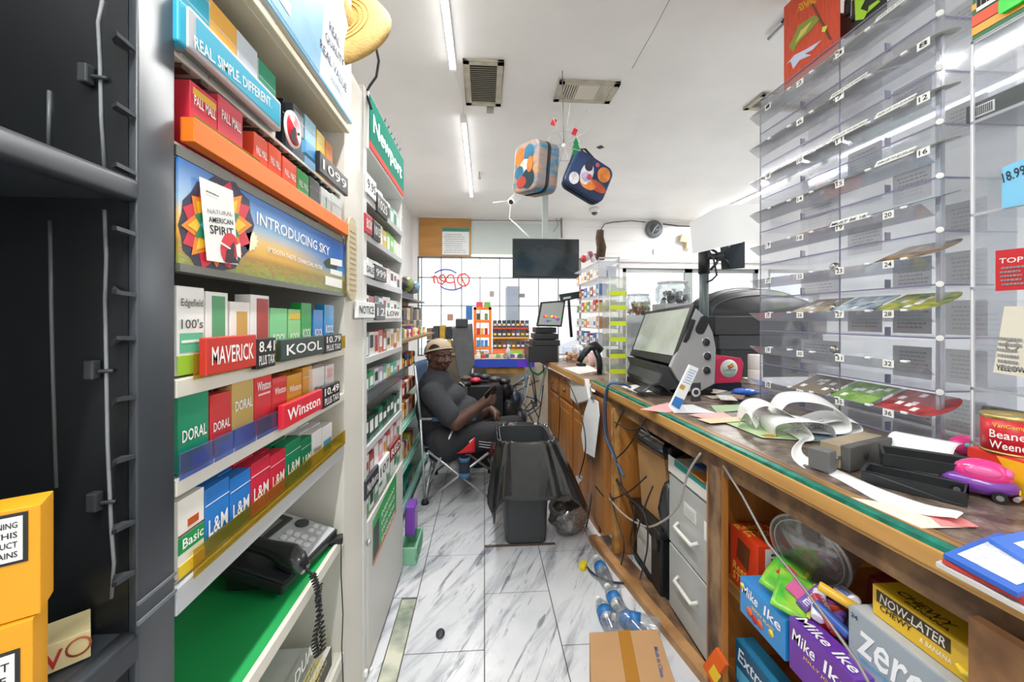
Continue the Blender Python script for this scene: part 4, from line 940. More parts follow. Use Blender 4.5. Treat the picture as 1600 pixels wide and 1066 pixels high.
for k in range(6): m.tube([(XU + .0, U0 + .25 + k * .06, 2.2), (XU + .01, U0 + .26 + k * .06, 2.225)], .004, 5)
obj('cable_tie', m, BLACK, t)
ROWS2 = [
 ('the top row', 1.807, .085, ['#4a9f8b', '#dfe6e4', '#cfdcd8', '#e8ebea', '#8fc3b2', '#e6ebe9', '#5fae97', '#d7e2de', '#c6d6d1']),
 ('the second row', 1.663, .085, ['#efe2a8', '#e8b648', '#f0eee4', '#efe9d2', '#eac35b', '#7cc95a', '#8fd067', '#cfe8c0', '#f0f2ee']),
 ('the third row', 1.50, .085, ['#f0f0ee', '#e9ebe9', '#eef0f0', '#dfe2e0', '#f1f1ef', '#e3c7c2', '#f0f0ee', '#eceeed', '#e7e8e8']),
 ('the fourth row', 1.355, .09, ['#f1f0ee', '#b8473f', '#35383a', '#ecefee', '#efefed', '#e6e8e7', '#f2f2f0', '#f0f1ef', '#dcdedd']),
 ('the fifth row', 1.20, .095, ['#5f8f9c', '#e9e4dd', '#dcd9d2', '#c9695c', '#a5553f', '#e6d9c7', '#efeae4', '#b8413d', '#e3ddd6']),
 ('the sixth row', 1.055, .085, ['#2f9c63', '#3aa96d', '#dbe9e2', '#c3a9cf', '#7fc4a3', '#d9ece4', '#5fb08a', '#6cbfb4', '#dfeeea']),
 ('the seventh row', .864, .10, ['#23332e', '#1f5a47', '#2c4038', '#1f7a59', '#2a3833', '#23694f', '#31433c', '#1d7a5b', '#2f4f45']),
 ('the eighth row', .735, .085, ['#e5dfdd', '#a8383c', '#ece8e6', '#d88a96', '#efeceb', '#c5505c', '#e8dcdc', '#d46c7c', '#e7e2e1']),
 ('the lowest row', .60, .085, ['#23a45f', '#e9efec', '#2b8f63', '#eef1ef', '#e3e9e6', '#1f9a63', '#dfe9e4', '#eaeeec', '#1f8a5b'])]
HN = {'#': ''}
import colorsys
def cname(hx):
    r, g_, b = [int(hx[i:i + 2], 16) / 255 for i in (1, 3, 5)]
    h, s, v = colorsys.rgb_to_hsv(r, g_, b)
    if v < .3: return 'black'
    if s < .14: return 'white' if v > .85 else ('light grey' if v > .65 else 'grey')
    h *= 360; pre = 'pale ' if s < .45 and v > .75 else ('dark ' if v < .5 else '')
    for lim, nm in ((14, 'red'), (38, 'orange'), (66, 'yellow'), (155, 'green'), (190, 'teal'), (250, 'blue'), (295, 'purple'), (340, 'pink'), (361, 'red')):
        if h < lim: return pre + nm
pitch = (U1 - .017 - U0) / 9
_pk = {}
for rn, z, hh, colr in ROWS2:
    for k, hx in enumerate(colr):
        y = U0 + .004 + k * pitch; hz_ = hh + random.uniform(-.008, .006); wd = pitch - .005
        t = thing('cigarette_pack', f'{cname(hx)} pack, {ORD[k]} from the near end in {rn} of the green-signed shelving', 'pack', (-.46, y + wd / 2, z + .0), 0, 'packs in ' + rn + ' of the second tobacco unit')
        m = MB(); zz = z - .004 if z > .61 else z - .004
        m.b2(-.475, -.449, y, y + wd, zz, z + hz_); obj('box', m, mat(hx, .3), t)
        m = MB(); c2 = random.choice(['#f2f3f1', '#2c3a36', '#c9a64f', '#b33a3a', '#2f8f6a']) if cname(hx) == 'white' else '#eceeec'
        a, b = sorted((random.uniform(.1, .5), random.uniform(.6, .9)))
        m.b2(-.449, -.4484, y + wd * .15, y + wd * .85, z + hz_ * a, z + hz_ * b); obj('printed_panel', m, mat(c2, .4), t)
for a, b, py, pyb, X, hx, lab, s in ((573, 588, 268, 300, -.432, '#dfe3e2', 'white price card on the top row of the green-signed shelving', '9.95'), (590, 606, 300, 330, -.43, '#23262a', 'black price sign on the top row of the green-signed shelving', '1025'),
     (572, 582, 332, 362, -.43, '#b5303a', 'dark red sign at the near end of the second row of the green-signed shelving', 'BOX'), (584, 595, 343, 372, -.43, '#2a2d30', 'black price sign on the second row of the green-signed shelving', '1015'),
     (572, 585, 408, 430, -.43, '#e4e6e6', 'white sign at the near end of the third row of the green-signed shelving', 'SALE'), (586, 604, 412, 436, -.428, '#17191b', 'black price sign with three figures on the third row of the green-signed shelving', '999'),
     (559, 586, 470, 497, -.425, '#eef0ef', 'large white card jutting out from the fourth row of the green-signed shelving', 'NOTICE'), (588, 602, 474, 500, -.428, '#4a5052', 'grey price sign on the fourth row of the green-signed shelving', '12'), (603, 625, 481, 498, -.43, '#f0f0ee', 'white paper strip at the far end of the fourth row of the green-signed shelving', 'LOW'),
     (572, 592, 753, 783, -.43, '#2f3740', 'dark sign with white script below the eighth row of the green-signed shelving', 'Marlboro'), (593, 609, 728, 757, -.43, '#e9ebea', 'white price sign reading 107 below the eighth row of the green-signed shelving', '107'), (610, 626, 700, 724, -.43, '#8a3a33', 'brown-red sign at the far end below the eighth row', 'RED')):
    tt = price(a, b, py, pyb, X, s, '', lab, hx)
    if hx in ('#dfe3e2', '#e4e6e6', '#eef0ef', '#f0f0ee', '#e9ebea'):
        for ch in kids(tt):
            if ch.name.startswith('digits'): ch.data.materials[0] = INK
m = MB(); m.b2(XU - .0, XU + .006, U0, U1 + .05, 1.03, 1.085); t = tag(obj('clear_price_rail', m, clear('#b8bcbf', .15, .3), bevel=.002), 'dark clear price rail along the sixth row of the green-signed shelving', 'price rail')
# poster on the door
XD = XU + .0075; PD = Pl('X', XD)
t = thing('door_poster', 'green poster with orange edge on the low cabinet door of the second unit', 'poster', onX(600, 800, XD))
m = MB(); poly(m, PD, [(583, 815), (619, 738), (619, 793), (583, 877)], 0, .0006); obj('sheet', m, mat('#22a04c', .4), t)
m = MB(); poly(m, PD, [(583, 877), (619, 793), (619, 799), (583, 885)], 0, .0006); obj('orange_edge', m, mat('#d8683a', .4), t)
m = MB(); poly(m, PD, [(584, 826), (592, 808), (592, 856), (584, 875)], 0, .0008, 1); obj('dark_panel', m, mat('#3b3f40', .5), t)
for i in range(4):
    ptext(t, ['EVERYDAY', 'LOW PRICE', 'SAVE NOW', 'INSIDE'][i], PD, (596, 808 + i * 13), (616, 765 + i * 13), 7, PAPER)

# ================================================================ long teal-lipped gondola with hanging goods
XG3 = -.53
def L3(px): return LYp(px, XG3)
GA, GB = 2.20, 4.25
t = thing('gondola_shelving', 'low gondola shelving with teal lips and pegs of small goods, running behind the seated person', 'shelving', (-.65, 3.2, 0))
m = MB(); m.b2(-.82, -.80, GA, GB, 0, 1.62); obj('back_panel', m, mat('#8b7f6c', .7), t)
m = MB(); m.b2(-.80, XG3 - .02, GA, GA + .01, 0, 1.25); obj('end_panel', m, mat('#c9cbc7', .5), t)
TEAL = mat('#7fc4b5', .45, noise=.12, scale=10)
LZ3 = lambda py: LZp(627, py, XG3)
for z in (LZ3(671), LZ3(739), LZ3(803)):
    m = MB(); m.b2(-.80, XG3 - .006, GA, GB, z - .03, z - .012); obj('shelf', m, mat('#a9c9bf', .5), t)
    m = MB(); m.prism([(XG3 - .03, GA, z), (XG3 + .002, GA, z - .03), (XG3 - .002, GA, z - .036), (XG3 - .034, GA, z - .008)], (0, GB - GA, 0)); obj('teal_lip', m, TEAL, t)
z = LZ3(533); m = MB(); m.b2(-.80, XG3 + .0, GA, GB, z - .02, z); obj('shelf', m, mat('#8a6f4c', .6), t)
z15 = LZ3(455); m = MB(); m.b2(-.80, XG3 - .1, GA + .3, GB, z15 - .015, z15); obj('shelf', m, mat('#6b6c6a', .5), t)
ZB = LZ3(533)
def goods(nm, cat, y, z, sx, sy, sz, hx, label, group, cap=None, X=XG3 - .03):
    t_ = thing(nm, label, cat, (X, y, z), 0, group)
    m_ = MB(); m_.b2(X - sx, X, y - sy / 2, y + sy / 2, z, z + sz); obj('body', m_, mat(hx, .4), t_, bevel=min(sx, sy) * .12)
    m_ = MB(); m_.b2(X, X + .001, y - sy * .36, y + sy * .36, z + sz * .2, z + sz * .62); obj('label', m_, mat(cap or random.choice(['#f1f1ee', '#e8cf3a', '#d8402f', '#2a2d33']), .5), t_)
    return t_
rows3 = [('blister_pack', 'pack', ZB - .22, .10, ['#d1622e', '#23262b', '#e8c52e', '#2d3034', '#c9482f', '#22262c', '#d9b52c', '#2b2e33', '#3a5a9a', '#25282c', '#dc7a2e', '#24272c'], 'the pegs under the brown shelf'),
 ('blister_pack', 'pack', LZ3(671) + .16, .10, ['#b8302c', '#7a2a22', '#c9563a', '#e9e6e0', '#a8342a', '#cf7a3a', '#b93a2e', '#8a3626', '#d9d3c6', '#b0402f', '#d08a3a', '#a5352c'], 'the pegs above the upper lip'),
 ('bottle_box', 'box', LZ3(671) - .012, .13, ['#c9502f', '#d9a03a', '#b53a2c', '#e0d6c6', '#8f2f25', '#c46a35', '#d7b13c', '#a03a2e', '#e3dacb', '#b9482f', '#c98b3c', '#983128'], 'the top teal-lipped shelf'),
 ('snack_packet', 'packet', LZ3(739) - .012, .13, ['#eccb2e', '#e2542c', '#f0ede6', '#d8392f', '#eae6dd', '#ecb92c', '#f2efe9', '#c93a45', '#e9e4da', '#e3c836', '#cf3b35', '#ebe7df'], 'the middle teal-lipped shelf'),
 ('storage_bin', 'bin', LZ3(803) - .012, .10, ['#2b9a86', '#1f4fa8', '#2a8f7d', '#37a08d', '#1f8a78', '#2c9a86', '#23907c', '#2fa08c'], 'the bottom teal-lipped shelf')]
for nm, cat, z, hh, cols_, where in rows3:
    n_ = len(cols_); st = .088 if n_ > 8 else .13
    for k, hx in enumerate(cols_):
        y = GA + .06 + k * st
        goods(nm, cat, y, z, .07, st * .8, hh * random.uniform(.85, 1.1), hx, f'{cname(hx)} {nm.replace("_", " ")}, {ORD[k]} from the near end on {where}', nm.replace('_', ' ') + 's on ' + where)
# things standing on the brown shelf
for k in range(20):
    hx = (['#e9efe9', '#d8433a', '#5fb06a', '#e8ecec', '#c94a8a', '#e6c93a', '#f0f0ee', '#3d9a5a', '#e5e8e6', '#d0583a', '#eceeec', '#7a4aa8', '#e9cf4a', '#e4e8e6'] * 2)[k]
    goods('carded_item', 'card', GA + .05 + k * .085, ZB + .001, .03, .06, random.uniform(.06, .09), hx, f'small {cname(hx)} carded item, {ORD[k]} from the near end on the brown shelf', 'carded items on the brown shelf', X=XG3 - .04)
for k in range(15):
    hx = '#e3d43a' if k % 2 == 0 else '#3b3a2c'
    goods('tin', 'tin', GA + .1 + k * .075, ZB + .10, .05, .06, .045, hx, f'{"yellow" if k % 2 == 0 else "dark"} tin, {ORD[k]} from the near end of the raised row above the brown shelf', 'tins above the brown shelf', X=XG3 - .1)
m = MB(); m.b2(-.80, XG3 - .08, GA + .02, GA + 1.3, ZB + .085, ZB + .099); obj('riser', m, mat('#9a7a4c', .6), bpy.data.objects['gondola_shelving'])
for k, (z, y, d) in enumerate(((ZB + .15, GA + .27, (.14, .2, .09)), (ZB + .241, GA + .25, (.13, .17, .08)))):
    m = MB(); m.b2(XG3 - .24, XG3 - .24 + d[0], y - d[1] / 2, y + d[1] / 2, z, z + d[2]); tag(obj('cardboard_box', m, mat('#b98a4f', .7), bevel=.002), ['brown cardboard box, lower of the two stacked on the left gondola', 'brown cardboard box, upper of the two stacked on the left gondola'][k], 'box')
t = thing('plastic_basket', 'dark grey basket heaped with bagged goods on the left gondola shelf', 'basket', (-.66, 3.3, z15))
m = MB(); m.b2(-.76, XG3 - .11, 2.95, 3.65, z15 + .001, z15 + .07); obj('basket', m, mat('#55575a', .5), t, bevel=.006)
for k in range(7):
    hx = ['#c9746a', '#3a3c44', '#8a9a5a', '#d8c9b8', '#5a2f3a', '#7f9fb8', '#c94a4a'][k]
    c = Vector((-.68 + .03 * (k % 3), 3.0 + .1 * k, z15 + .10)); m = crumple(c, (.06, .075, .06), .4, 12, 9, k + 70)
    tag(obj('bagged_snack', m, mat(hx, .3, noise=.4, scale=40)), f'{cname(hx)} bagged item, {ORD[k]} from the near end in the dark basket', 'bag', 'bagged items heaped in the dark basket')
for k in range(6):
    a = onX(633 + k * 4, 345 + k * 3, -.62); m = MB(); a = Vector((-.60, 2.35 + k * .09, 2.08)); m.tube([a, a + Vector((.01, 0, -.2)), a + Vector((0, .01, -.42))], [.012, .02, .015], 8)
    tag(obj('hanging_strap', m, mat('#2f4a66', .6)), f'dark blue strap hanging from the far left wall rack, {ORD[k]} from the near end', 'strap', 'dark blue straps at the left wall')
for k in range(12):
    hx = ['#4a4e56', '#8a6f4a', '#2f3238', '#b8a98a', '#5a4038', '#9aa3a8', '#33363c', '#c9b48a', '#6a5a4c', '#3d4148', '#a89878', '#54585e'][k]; y = 3.1 + .15 * (k % 6); z = (ZB + .001) if k < 6 else (ZB + .13); h_ = .125 if k < 6 else .08 + .02 * (k % 3)
    m = MB(); m.b2(-.74, -.62, y, y + .13, z, z + h_); tag(obj('stored_carton', m, mat(hx, .5, noise=.35, scale=22), bevel=.004), f'{cname(hx)} carton, {ORD[k % 6]} from the near end in the {"lower" if k < 6 else "upper"} back row', 'carton')
m = MB(); m.tube([(-.6, 2.25, 2.09), (-.6, 2.95, 2.09)], .008, 6); m.tube([(-.6, 2.3, 2.09), (-1.05, 2.3, 2.09)], .006, 6); m.tube([(-.6, 2.9, 2.09), (-1.05, 2.9, 2.09)], .006, 6); tag(obj('wall_rail', m, STEEL), 'metal rail on the left wall holding the dark blue straps', 'rail')
for k in range(5):
    a = Vector((-.585, 2.32 + k * .11, 1.72)); m = MB(); m.b2(a.x - .02, a.x, a.y - .03, a.y + .03, a.z - .06, a.z); tag(obj('white_clip', m, mat('#dfe2e0', .5)), f'white carded clip below the blue straps, {ORD[k]} from the near end', 'clip', 'white clips under the blue straps')
    m = MB(); m.tube([a + Vector((0, 0, -.065)), a + Vector((0, .005, -.3))], .014, 6); tag(obj('hanging_strap', m, mat(['#33526e', '#e0c23a', '#2d4661', '#3a5878', '#8d8f92'][k], .6)), f'strap hanging in the lower tier above the brown shelf, {ORD[k]} from the near end', 'strap', 'lower tier of straps at the left wall')
m = MB(); m.tube([(-.60, 2.25, 1.725), (-.60, 2.85, 1.725)], .006, 6); m.tube([(-.6, 2.26, 1.725), (-1.05, 2.26, 1.725)], .006, 6); tag(obj('wall_rail', m, STEEL), 'lower metal rail on the left wall holding white clips', 'rail')
# floor pieces by the gondola end
a = onZ(631, 878, 0)
m = MB(); m.b2(-.475, -.46, 2.17, 2.26, .0, .29); tag(obj('wooden_board', m, mat('#b98f56', .6)), 'short brown board leaning at the gondola foot beside the low cabinet', 'board')
t = thing('purple_box', 'purple plastic box standing at the foot of the gondola by the low cabinet', 'box', (-.43, 2.36, 0)); m = MB(); m.b2(-.455, -.40, 2.31, 2.42, .10, .27); obj('body', m, mat('#7a45b0', .4), t, bevel=.008); m = MB(); m.b2(-.4, -.398, 2.33, 2.40, .13, .24); obj('label', m, mat('#b48ad0', .5), t)
t = thing('green_crate', 'pale green plastic crate on the floor at the foot of the gondola', 'crate', (-.42, 2.3, 0)); m = MB()
m.b2(-.46, -.37, 2.2, 2.42, .0, .02).b2(-.46, -.45, 2.2, 2.42, .02, .095).b2(-.38, -.37, 2.2, 2.42, .02, .095).b2(-.46, -.37, 2.2, 2.21, .02, .095).b2(-.46, -.37, 2.41, 2.42, .02, .095); obj('body', m, mat('#86c2a0', .5), t, bevel=.003)
m = MB(); m.b2(-.368, -.367, 2.24, 2.3, .03, .08).b2(-.368, -.367, 2.32, 2.38, .03, .08); obj('side_grip', m, mat('#5f9f7d', .5), t)

# ================================================================ camping chair
CY = 2.93; dep = .56
def cp(px, py, dy=0): 
    v = onY(px, py, CY); return Vector((v.x, CY + dy, v.z))
AL = mat('#c4c7ca', .3, .6); NAVY = mat('#34506e', .75, noise=.1, scale=30); NET = mat('#2b3442', .8)
t = thing('camping_chair', 'blue fabric folding camping chair with silver frame, holding the seated person', 'chair', (-.2, 3.2, 0))
for dy in (0, dep):
    segs = [((664, 783), (657, 655)), ((657, 655), (648, 571)), ((711, 664), (671, 754)), ((668, 705), (768, 781)), ((666, 783), (763, 708)), ((770, 703), (769, 781)), ((655, 655), (716, 655))]
    for a, b in segs:
        m = MB(); A, B = cp(*a, dy), cp(*b, dy); A.z = max(A.z, .015); B.z = max(B.z, .015); m.cyl(A, B, .0095, 10); obj('frame_tube', m, AL, t)
    for px in (664, 769):
        m = MB(); c = cp(px, 784, dy); m.lathe([(0, 0), (.03, 0), (.026, .02), (.014, .035), (0, .035)], (c.x, c.y, 0)); obj('foot', m, mat('#1f2022', .6), t)
    m = MB(); A, B = cp(675, 655, dy), cp(744, 655, dy); m.box((A + B) / 2 + Vector((0, 0, .004)), ((B - A).length, .055, .028)); obj('armrest', m, NAVY, t, bevel=.008)
m = MB(); m.cyl(cp(664, 782, 0) + Vector((0, 0, .0)), cp(668, 708, dep), .008, 8); m.cyl(cp(664, 782, dep), cp(668, 708, 0), .008, 8); obj('rear_cross_tube', m, AL, t)
m = MB(); m.cyl(cp(769, 780, 0), cp(768, 706, dep), .008, 8); m.cyl(cp(769, 780, dep), cp(768, 706, 0), .008, 8); obj('front_cross_tube', m, AL, t)
S1, S2 = cp(660, 700), cp(772, 700)
m = MB(); m.grid(lambda u, v: Vector((S1.x + (S2.x - S1.x) * u, CY + .01 + (dep - .02) * v, S1.z - .05 * math.sin(PI * v) * math.sin(PI * u) + (.01 if u > .95 else 0))), 10, 10); obj('seat', m, NAVY, t, solid=.006)
K1, K2 = cp(649, 573), cp(660, 702)
m = MB(); m.grid(lambda u, v: Vector((K1.x + (K2.x - K1.x) * u - .05 * math.sin(PI * v), CY + dep * v, K1.z + (K2.z - K1.z) * u - (.0))), 12, 10); obj('backrest', m, NAVY, t, solid=.006)
c = cp(726, 712); m = MB(); m.lathe([(.036, 0), (.04, -.1), (.038, -.145), (0, -.15)], (c.x, CY - .03, c.z)); o = obj('cup_holder', m, [NET], t)
m = MB(); m.lathe([(.037, .0), (.04, .0), (.042, -.028), (.038, -.028)], (c.x, CY - .03, c.z)); m.lathe([(.039, -.11), (.042, -.11), (.04, -.148), (0, -.152)], (c.x, CY - .03, c.z)); obj('holder_band', m, mat('#4a6f96', .7), t)

# ================================================================ seated person
def remesh(name, mb, mt, parent, vox=.009, it=6, fac=.5):
    o = obj(name, mb, mt, parent)
    r = o.modifiers.new('union', 'REMESH'); r.mode = 'VOXEL'; r.voxel_size = vox; r.use_smooth_shade = True
    s_ = o.modifiers.new('soften', 'SMOOTH'); s_.factor = fac; s_.iterations = it
    return o
PY_ = 3.17
def pp(px, py, y=PY_): return onY(px, py, y)
SKIN = mat('#573a2f', .5, noise=.12, scale=14); SHIRT = mat('#34373c', .85, noise=.12, scale=8, bump=.25); PANT = mat('#2d2e33', .85, noise=.15, scale=9, bump=.2)
t = thing('person', 'seated person in a black t-shirt, dark track trousers and beige backward cap, holding a phone', 'person', (-.25, PY_, 0))
hc_ = pp(686, 556); HS = 1.15
fy = math.radians(-48)   # face direction, turned from +X towards the camera
HR = (Matrix.Rotation(fy, 3, 'Z') @ Matrix.Rotation(math.radians(6), 3, 'Y')); CR = Matrix.Rotation(math.radians(-20), 3, 'Y')
def hp_(x, y, z): return hc_ + HR @ (Vector((x, y, z)) * HS)
b = MB()
b.ball(hp_(-.012, 0, .035), (.098 * HS, .078 * HS, .088 * HS), HR); b.ball(hp_(.02, 0, -.03), (.072 * HS, .068 * HS, .075 * HS), HR)
b.ball(hp_(.045, 0, -.062), (.04 * HS, .045 * HS, .035 * HS), HR); b.ball(hp_(.01, 0, -.06), (.06 * HS, .072 * HS, .04 * HS), HR)   # chin, jowls
b.cap(hp_(.082, 0, .012), hp_(.1, 0, -.018), .012 * HS, .017 * HS, 10)   # nose
for s_ in (-1, 1):
    b.ball(hp_(.1, s_ * .016, -.022), .011 * HS); b.ball(hp_(.066, s_ * .04, -.022), (.026 * HS, .026 * HS, .022 * HS), HR)   # nostril, cheek
    b.cap(hp_(.082, s_ * .012, .026), hp_(.07, s_ * .05, .024), .012 * HS, .01 * HS, 8)   # brow
    b.ball(hp_(-.012, s_ * .077, -.008), (.02 * HS, .009 * HS, .03 * HS), HR)   # ear
b.cap(hp_(.088, -.02, -.046), hp_(.088, .02, -.046), .009 * HS, .009 * HS, 8); b.cap(hp_(.085, -.017, -.059), hp_(.085, .017, -.059), .010 * HS, .010 * HS, 8)   # lips
nk = pp(682, 594); b.cap(hp_(-.02, 0, -.05), nk + Vector((-.01, 0, -.02)), .066, .078, 14)
# arms and hands
shN = pp(676, 617, 2.99); elN = pp(712, 661, 2.90); wrN = pp(750, 634, 2.92); haN = pp(763, 624, 2.93)
b.cap(shN, elN, .07, .06, 14); b.cap(elN, wrN, .058, .036, 14); b.cap(wrN, haN, .036, .042, 12)
shF = pp(700, 612, 3.36); elF = pp(748, 652, 3.42); wrF = pp(768, 640, 3.34); haF = pp(775, 648, 3.28)
b.cap(shF, elF, .068, .056, 14); b.cap(elF, wrF, .054, .034, 12); b.cap(wrF, haF, .034, .038, 12)
ph = pp(766, 613, 2.90)
for k in range(4):   # fingers of the near hand curled round the phone
    a0 = haN + Vector((.02, -.028, .026 - .019 * k)); L = [.030, .034, .031, .024][k]
    b.tube([a0 - Vector((.02, -.01, 0)), a0, a0 + Vector((L * .8, -.014, .006)), a0 + Vector((L * 1.1, .004, .010)), a0 + Vector((L * .7, .016, .010))], [.0105, .0105, .0098, .009, .0075], 8)
b.tube([haN + Vector((-.005, -.015, .025)), haN + Vector((.008, -.022, .048)), haN + Vector((.022, -.024, .064)), haN + Vector((.034, -.022, .072))], [.014, .0125, .011, .009], 8)
for k in range(4):   # far hand lying on the thigh, fingers down
    a0 = haF + Vector((.004 + .004 * k, -.035 + .022 * k, -.004)); L = [.065, .072, .068, .055][k]
    b.tube([a0, a0 + Vector((L * .3, -.012, -L * .45)), a0 + Vector((L * .45, -.016, -L * .95)), a0 + Vector((L * .48, -.012, -L * 1.25))], [.0115, .0105, .0095, .008], 8)
b.tube([haF + Vector((-.005, -.03, .01)), haF + Vector((-.012, -.055, -.015)), haF + Vector((-.004, -.066, -.04))], [.014, .012, .009], 8)
# concealed trunk keeps the body one surface
b.cap(pp(682, 610), pp(690, 675), .13, .15, 14); b.cap(pp(682, 612), shN, .08, .07, 12); b.cap(pp(684, 612), shF, .08, .07, 12)
hipN, hipF = pp(694, 690, 3.06), pp(696, 690, 3.30); knN, knF = pp(786, 676, 3.02), pp(803, 664, 3.42)
anN, anF = Vector((knN.x + .03, 3.05, .10)), Vector((knF.x + .05, 3.45, .10))
for h_, k_, a_ in ((hipN, knN, anN), (hipF, knF, anF)):
    b.cap(h_, k_, .085, .06, 12); b.cap(k_, a_, .05, .038, 12)
body = remesh('body', b, SKIN, t, .0065, 4)
# eyes, beard stubble, earring
for s_ in (-1, 1):
    m = MB(); m.ball(hp_(.072, s_ * .031, .006), .0105 * HS, HR, 10, 8); e = obj('eye', m, mat('#d9cfc4', .3), t)
    m = MB(); m.ball(hp_(.0785, s_ * .033, .0055), .0058 * HS, HR, 8, 6); obj('iris', m, mat('#1a1210', .2), e)
    m = MB(); m.tube([hp_(.086, s_ * .020, .014), hp_(.087, s_ * .031, .0175), hp_(.076, s_ * .043, .013)], .0042 * HS, 6); obj('eyelid', m, mat('#4f3228', .5), e)
    m = MB(); m.tube([hp_(.083, s_ * .014, .031), hp_(.083, s_ * .034, .036), hp_(.066, s_ * .055, .031)], .004 * HS, 6); obj('eyebrow', m, mat('#241916', .8), t)
m = MB(); m.cap(hp_(.0935, -.016, -.0525), hp_(.0935, .016, -.0525), .003, .003, 6); obj('mouth_line', m, mat('#2d1a17', .6), t)
m = MB(); m.ball(hp_(-.006, -.088, -.034), .006); obj('earring', m, mat('#f4f4f2', .1, .4), t)
# cap
CAPM = mat('#b5a48e', .8, noise=.1, scale=40)
m = MB(); m.grid(lambda u, v: hp_(-.014, 0, .032) + HR @ CR @ (Vector((.108 * math.sin(v * 1.62) * math.cos(u * 2 * PI), .09 * math.sin(v * 1.62) * math.sin(u * 2 * PI), (.086 * math.cos(v * 1.62)))) * HS), 28, 10); o = obj('cap', m, CAPM, t, solid=.004)
m = MB(); m.tube([hp_(-.014, 0, .030) + HR @ CR @ (Vector((.109 * math.cos(a), .091 * math.sin(a), .0)) * HS) for a in [2 * PI * k / 28 for k in range(28)]], .0045, 6, closed=True); obj('sweatband', m, mat('#cdbda6', .8), o)
m = MB(); m.grid(lambda u, v: hp_(-.014, 0, .038) + HR @ CR @ (Vector((.1105 * math.cos(-.6 - .8 * u) * math.cos(.05 + .33 * v), .0925 * math.sin(-.6 - .8 * u) * math.cos(.05 + .33 * v), .088 * math.sin(.05 + .33 * v * math.sin(PI * (.1 + .8 * u))))) * HS), 10, 4); obj('strap_opening', m, mat('#231d1b', .8), o)
# t-shirt
s = MB()
s.cap(pp(683, 603), pp(684, 640), .145, .175, 18); s.cap(pp(690, 640), pp(712, 668), .185, .195, 18); s.ball(pp(722, 648, 3.16), (.17, .19, .155)); s.cap(pp(690, 662), pp(700, 684), .185, .18, 18)
s.ball(pp(706, 622, 3.16), (.12, .165, .11)); s.cap(pp(684, 612), shN + Vector((0, 0, .006)), .098, .092, 14); s.cap(pp(686, 612), shF, .098, .09, 14)
s.cap(shN, shN.lerp(elN, .78), .092, .083, 14); s.cap(shF, shF.lerp(elF, .7), .088, .078, 14); s.cap(nk + Vector((-.005, 0, -.03)), nk + Vector((-.01, 0, -.06)), .09, .1, 14)
remesh('t_shirt', s, SHIRT, t, .009, 6)
m = MB(); m.box(pp(722, 600, 3.03), (.05, .004, .006), (.2, .7, .3)); obj('shirt_mark', m, PAPER, t)
# trousers
s = MB(); s.cap(hipN, hipF, .16, .16, 14)
for h_, k_, a_ in ((hipN, knN, anN), (hipF, knF, anF)):
    s.cap(h_, h_.lerp(k_, .5), .135, .115, 16); s.cap(h_.lerp(k_, .5), k_, .115, .085, 16); s.cap(k_, k_.lerp(a_, .6), .08, .07, 14); s.cap(k_.lerp(a_, .6), a_ + Vector((0, 0, .03)), .07, .06, 14)
tr = remesh('track_trousers', s, PANT, t, .009, 6)
R_ = mat('#d1232e', .6)
m = MB(); yq = 2.90
def q3(px, py, y=yq): return onY(px, py, y)
m.grid(lambda u, v: q3(713 + 29 * v, 709 - 2 * v - (24 * v ** 1.3) * (1 - u) * 1.0, 2.905 - .012 * math.sin(PI * v)), 4, 8); obj('red_side_panel', m, R_, tr, solid=.003)
m = MB(); m.grid(lambda u, v: q3(733 + 8 * v, 690 - 6 * v + 4 * u, 2.905), 2, 3); obj('white_side_mark', m, PAPER, tr, solid=.003)
for k in range(3):
    m = MB(); A, B = q3(748, 690 + 4 * k, 2.915), q3(778, 691 + 4 * k, 2.935); m.tube([A, A.lerp(B, .5) + Vector((0, -.008, -.004)), B], .0035, 5); obj('grey_stripe', m, mat('#a9abae', .7), tr)
for a_ in (anN, anF):
    m = MB(); m.cap((a_.x - .03, a_.y, .055), (a_.x + .16, a_.y, .045), .05, .042, 12); sh = obj('shoe', m, mat('#1d1e20', .6), t); m = MB(); m.b2(a_.x - .08, a_.x + .2, a_.y - .045, a_.y + .045, .0, .018); obj('sole', m, mat('#d9dadb', .6), sh, bevel=.008)
tt = thing('mobile_phone', 'black mobile phone held up in the near hand of the seated person', 'phone', ph); m = MB(); R = Euler((.5, .75, 1.1)).to_matrix(); m.rbox(ph, (.060, .010, .105), .010, R, axis=1); obj('case', m, mat('#141517', .3), tt)
m = MB(); m.box(ph + R @ Vector((0, .0055, 0)), (.052, .001, .095), R); obj('screen', m, mat('#3a4650', .1, emis=.2), tt); m = MB(); m.rbox(ph + R @ Vector((-.015, -.006, .04)), (.022, .003, .03), .006, R, axis=1); obj('camera_bump', m, mat('#2d3035', .2), tt)

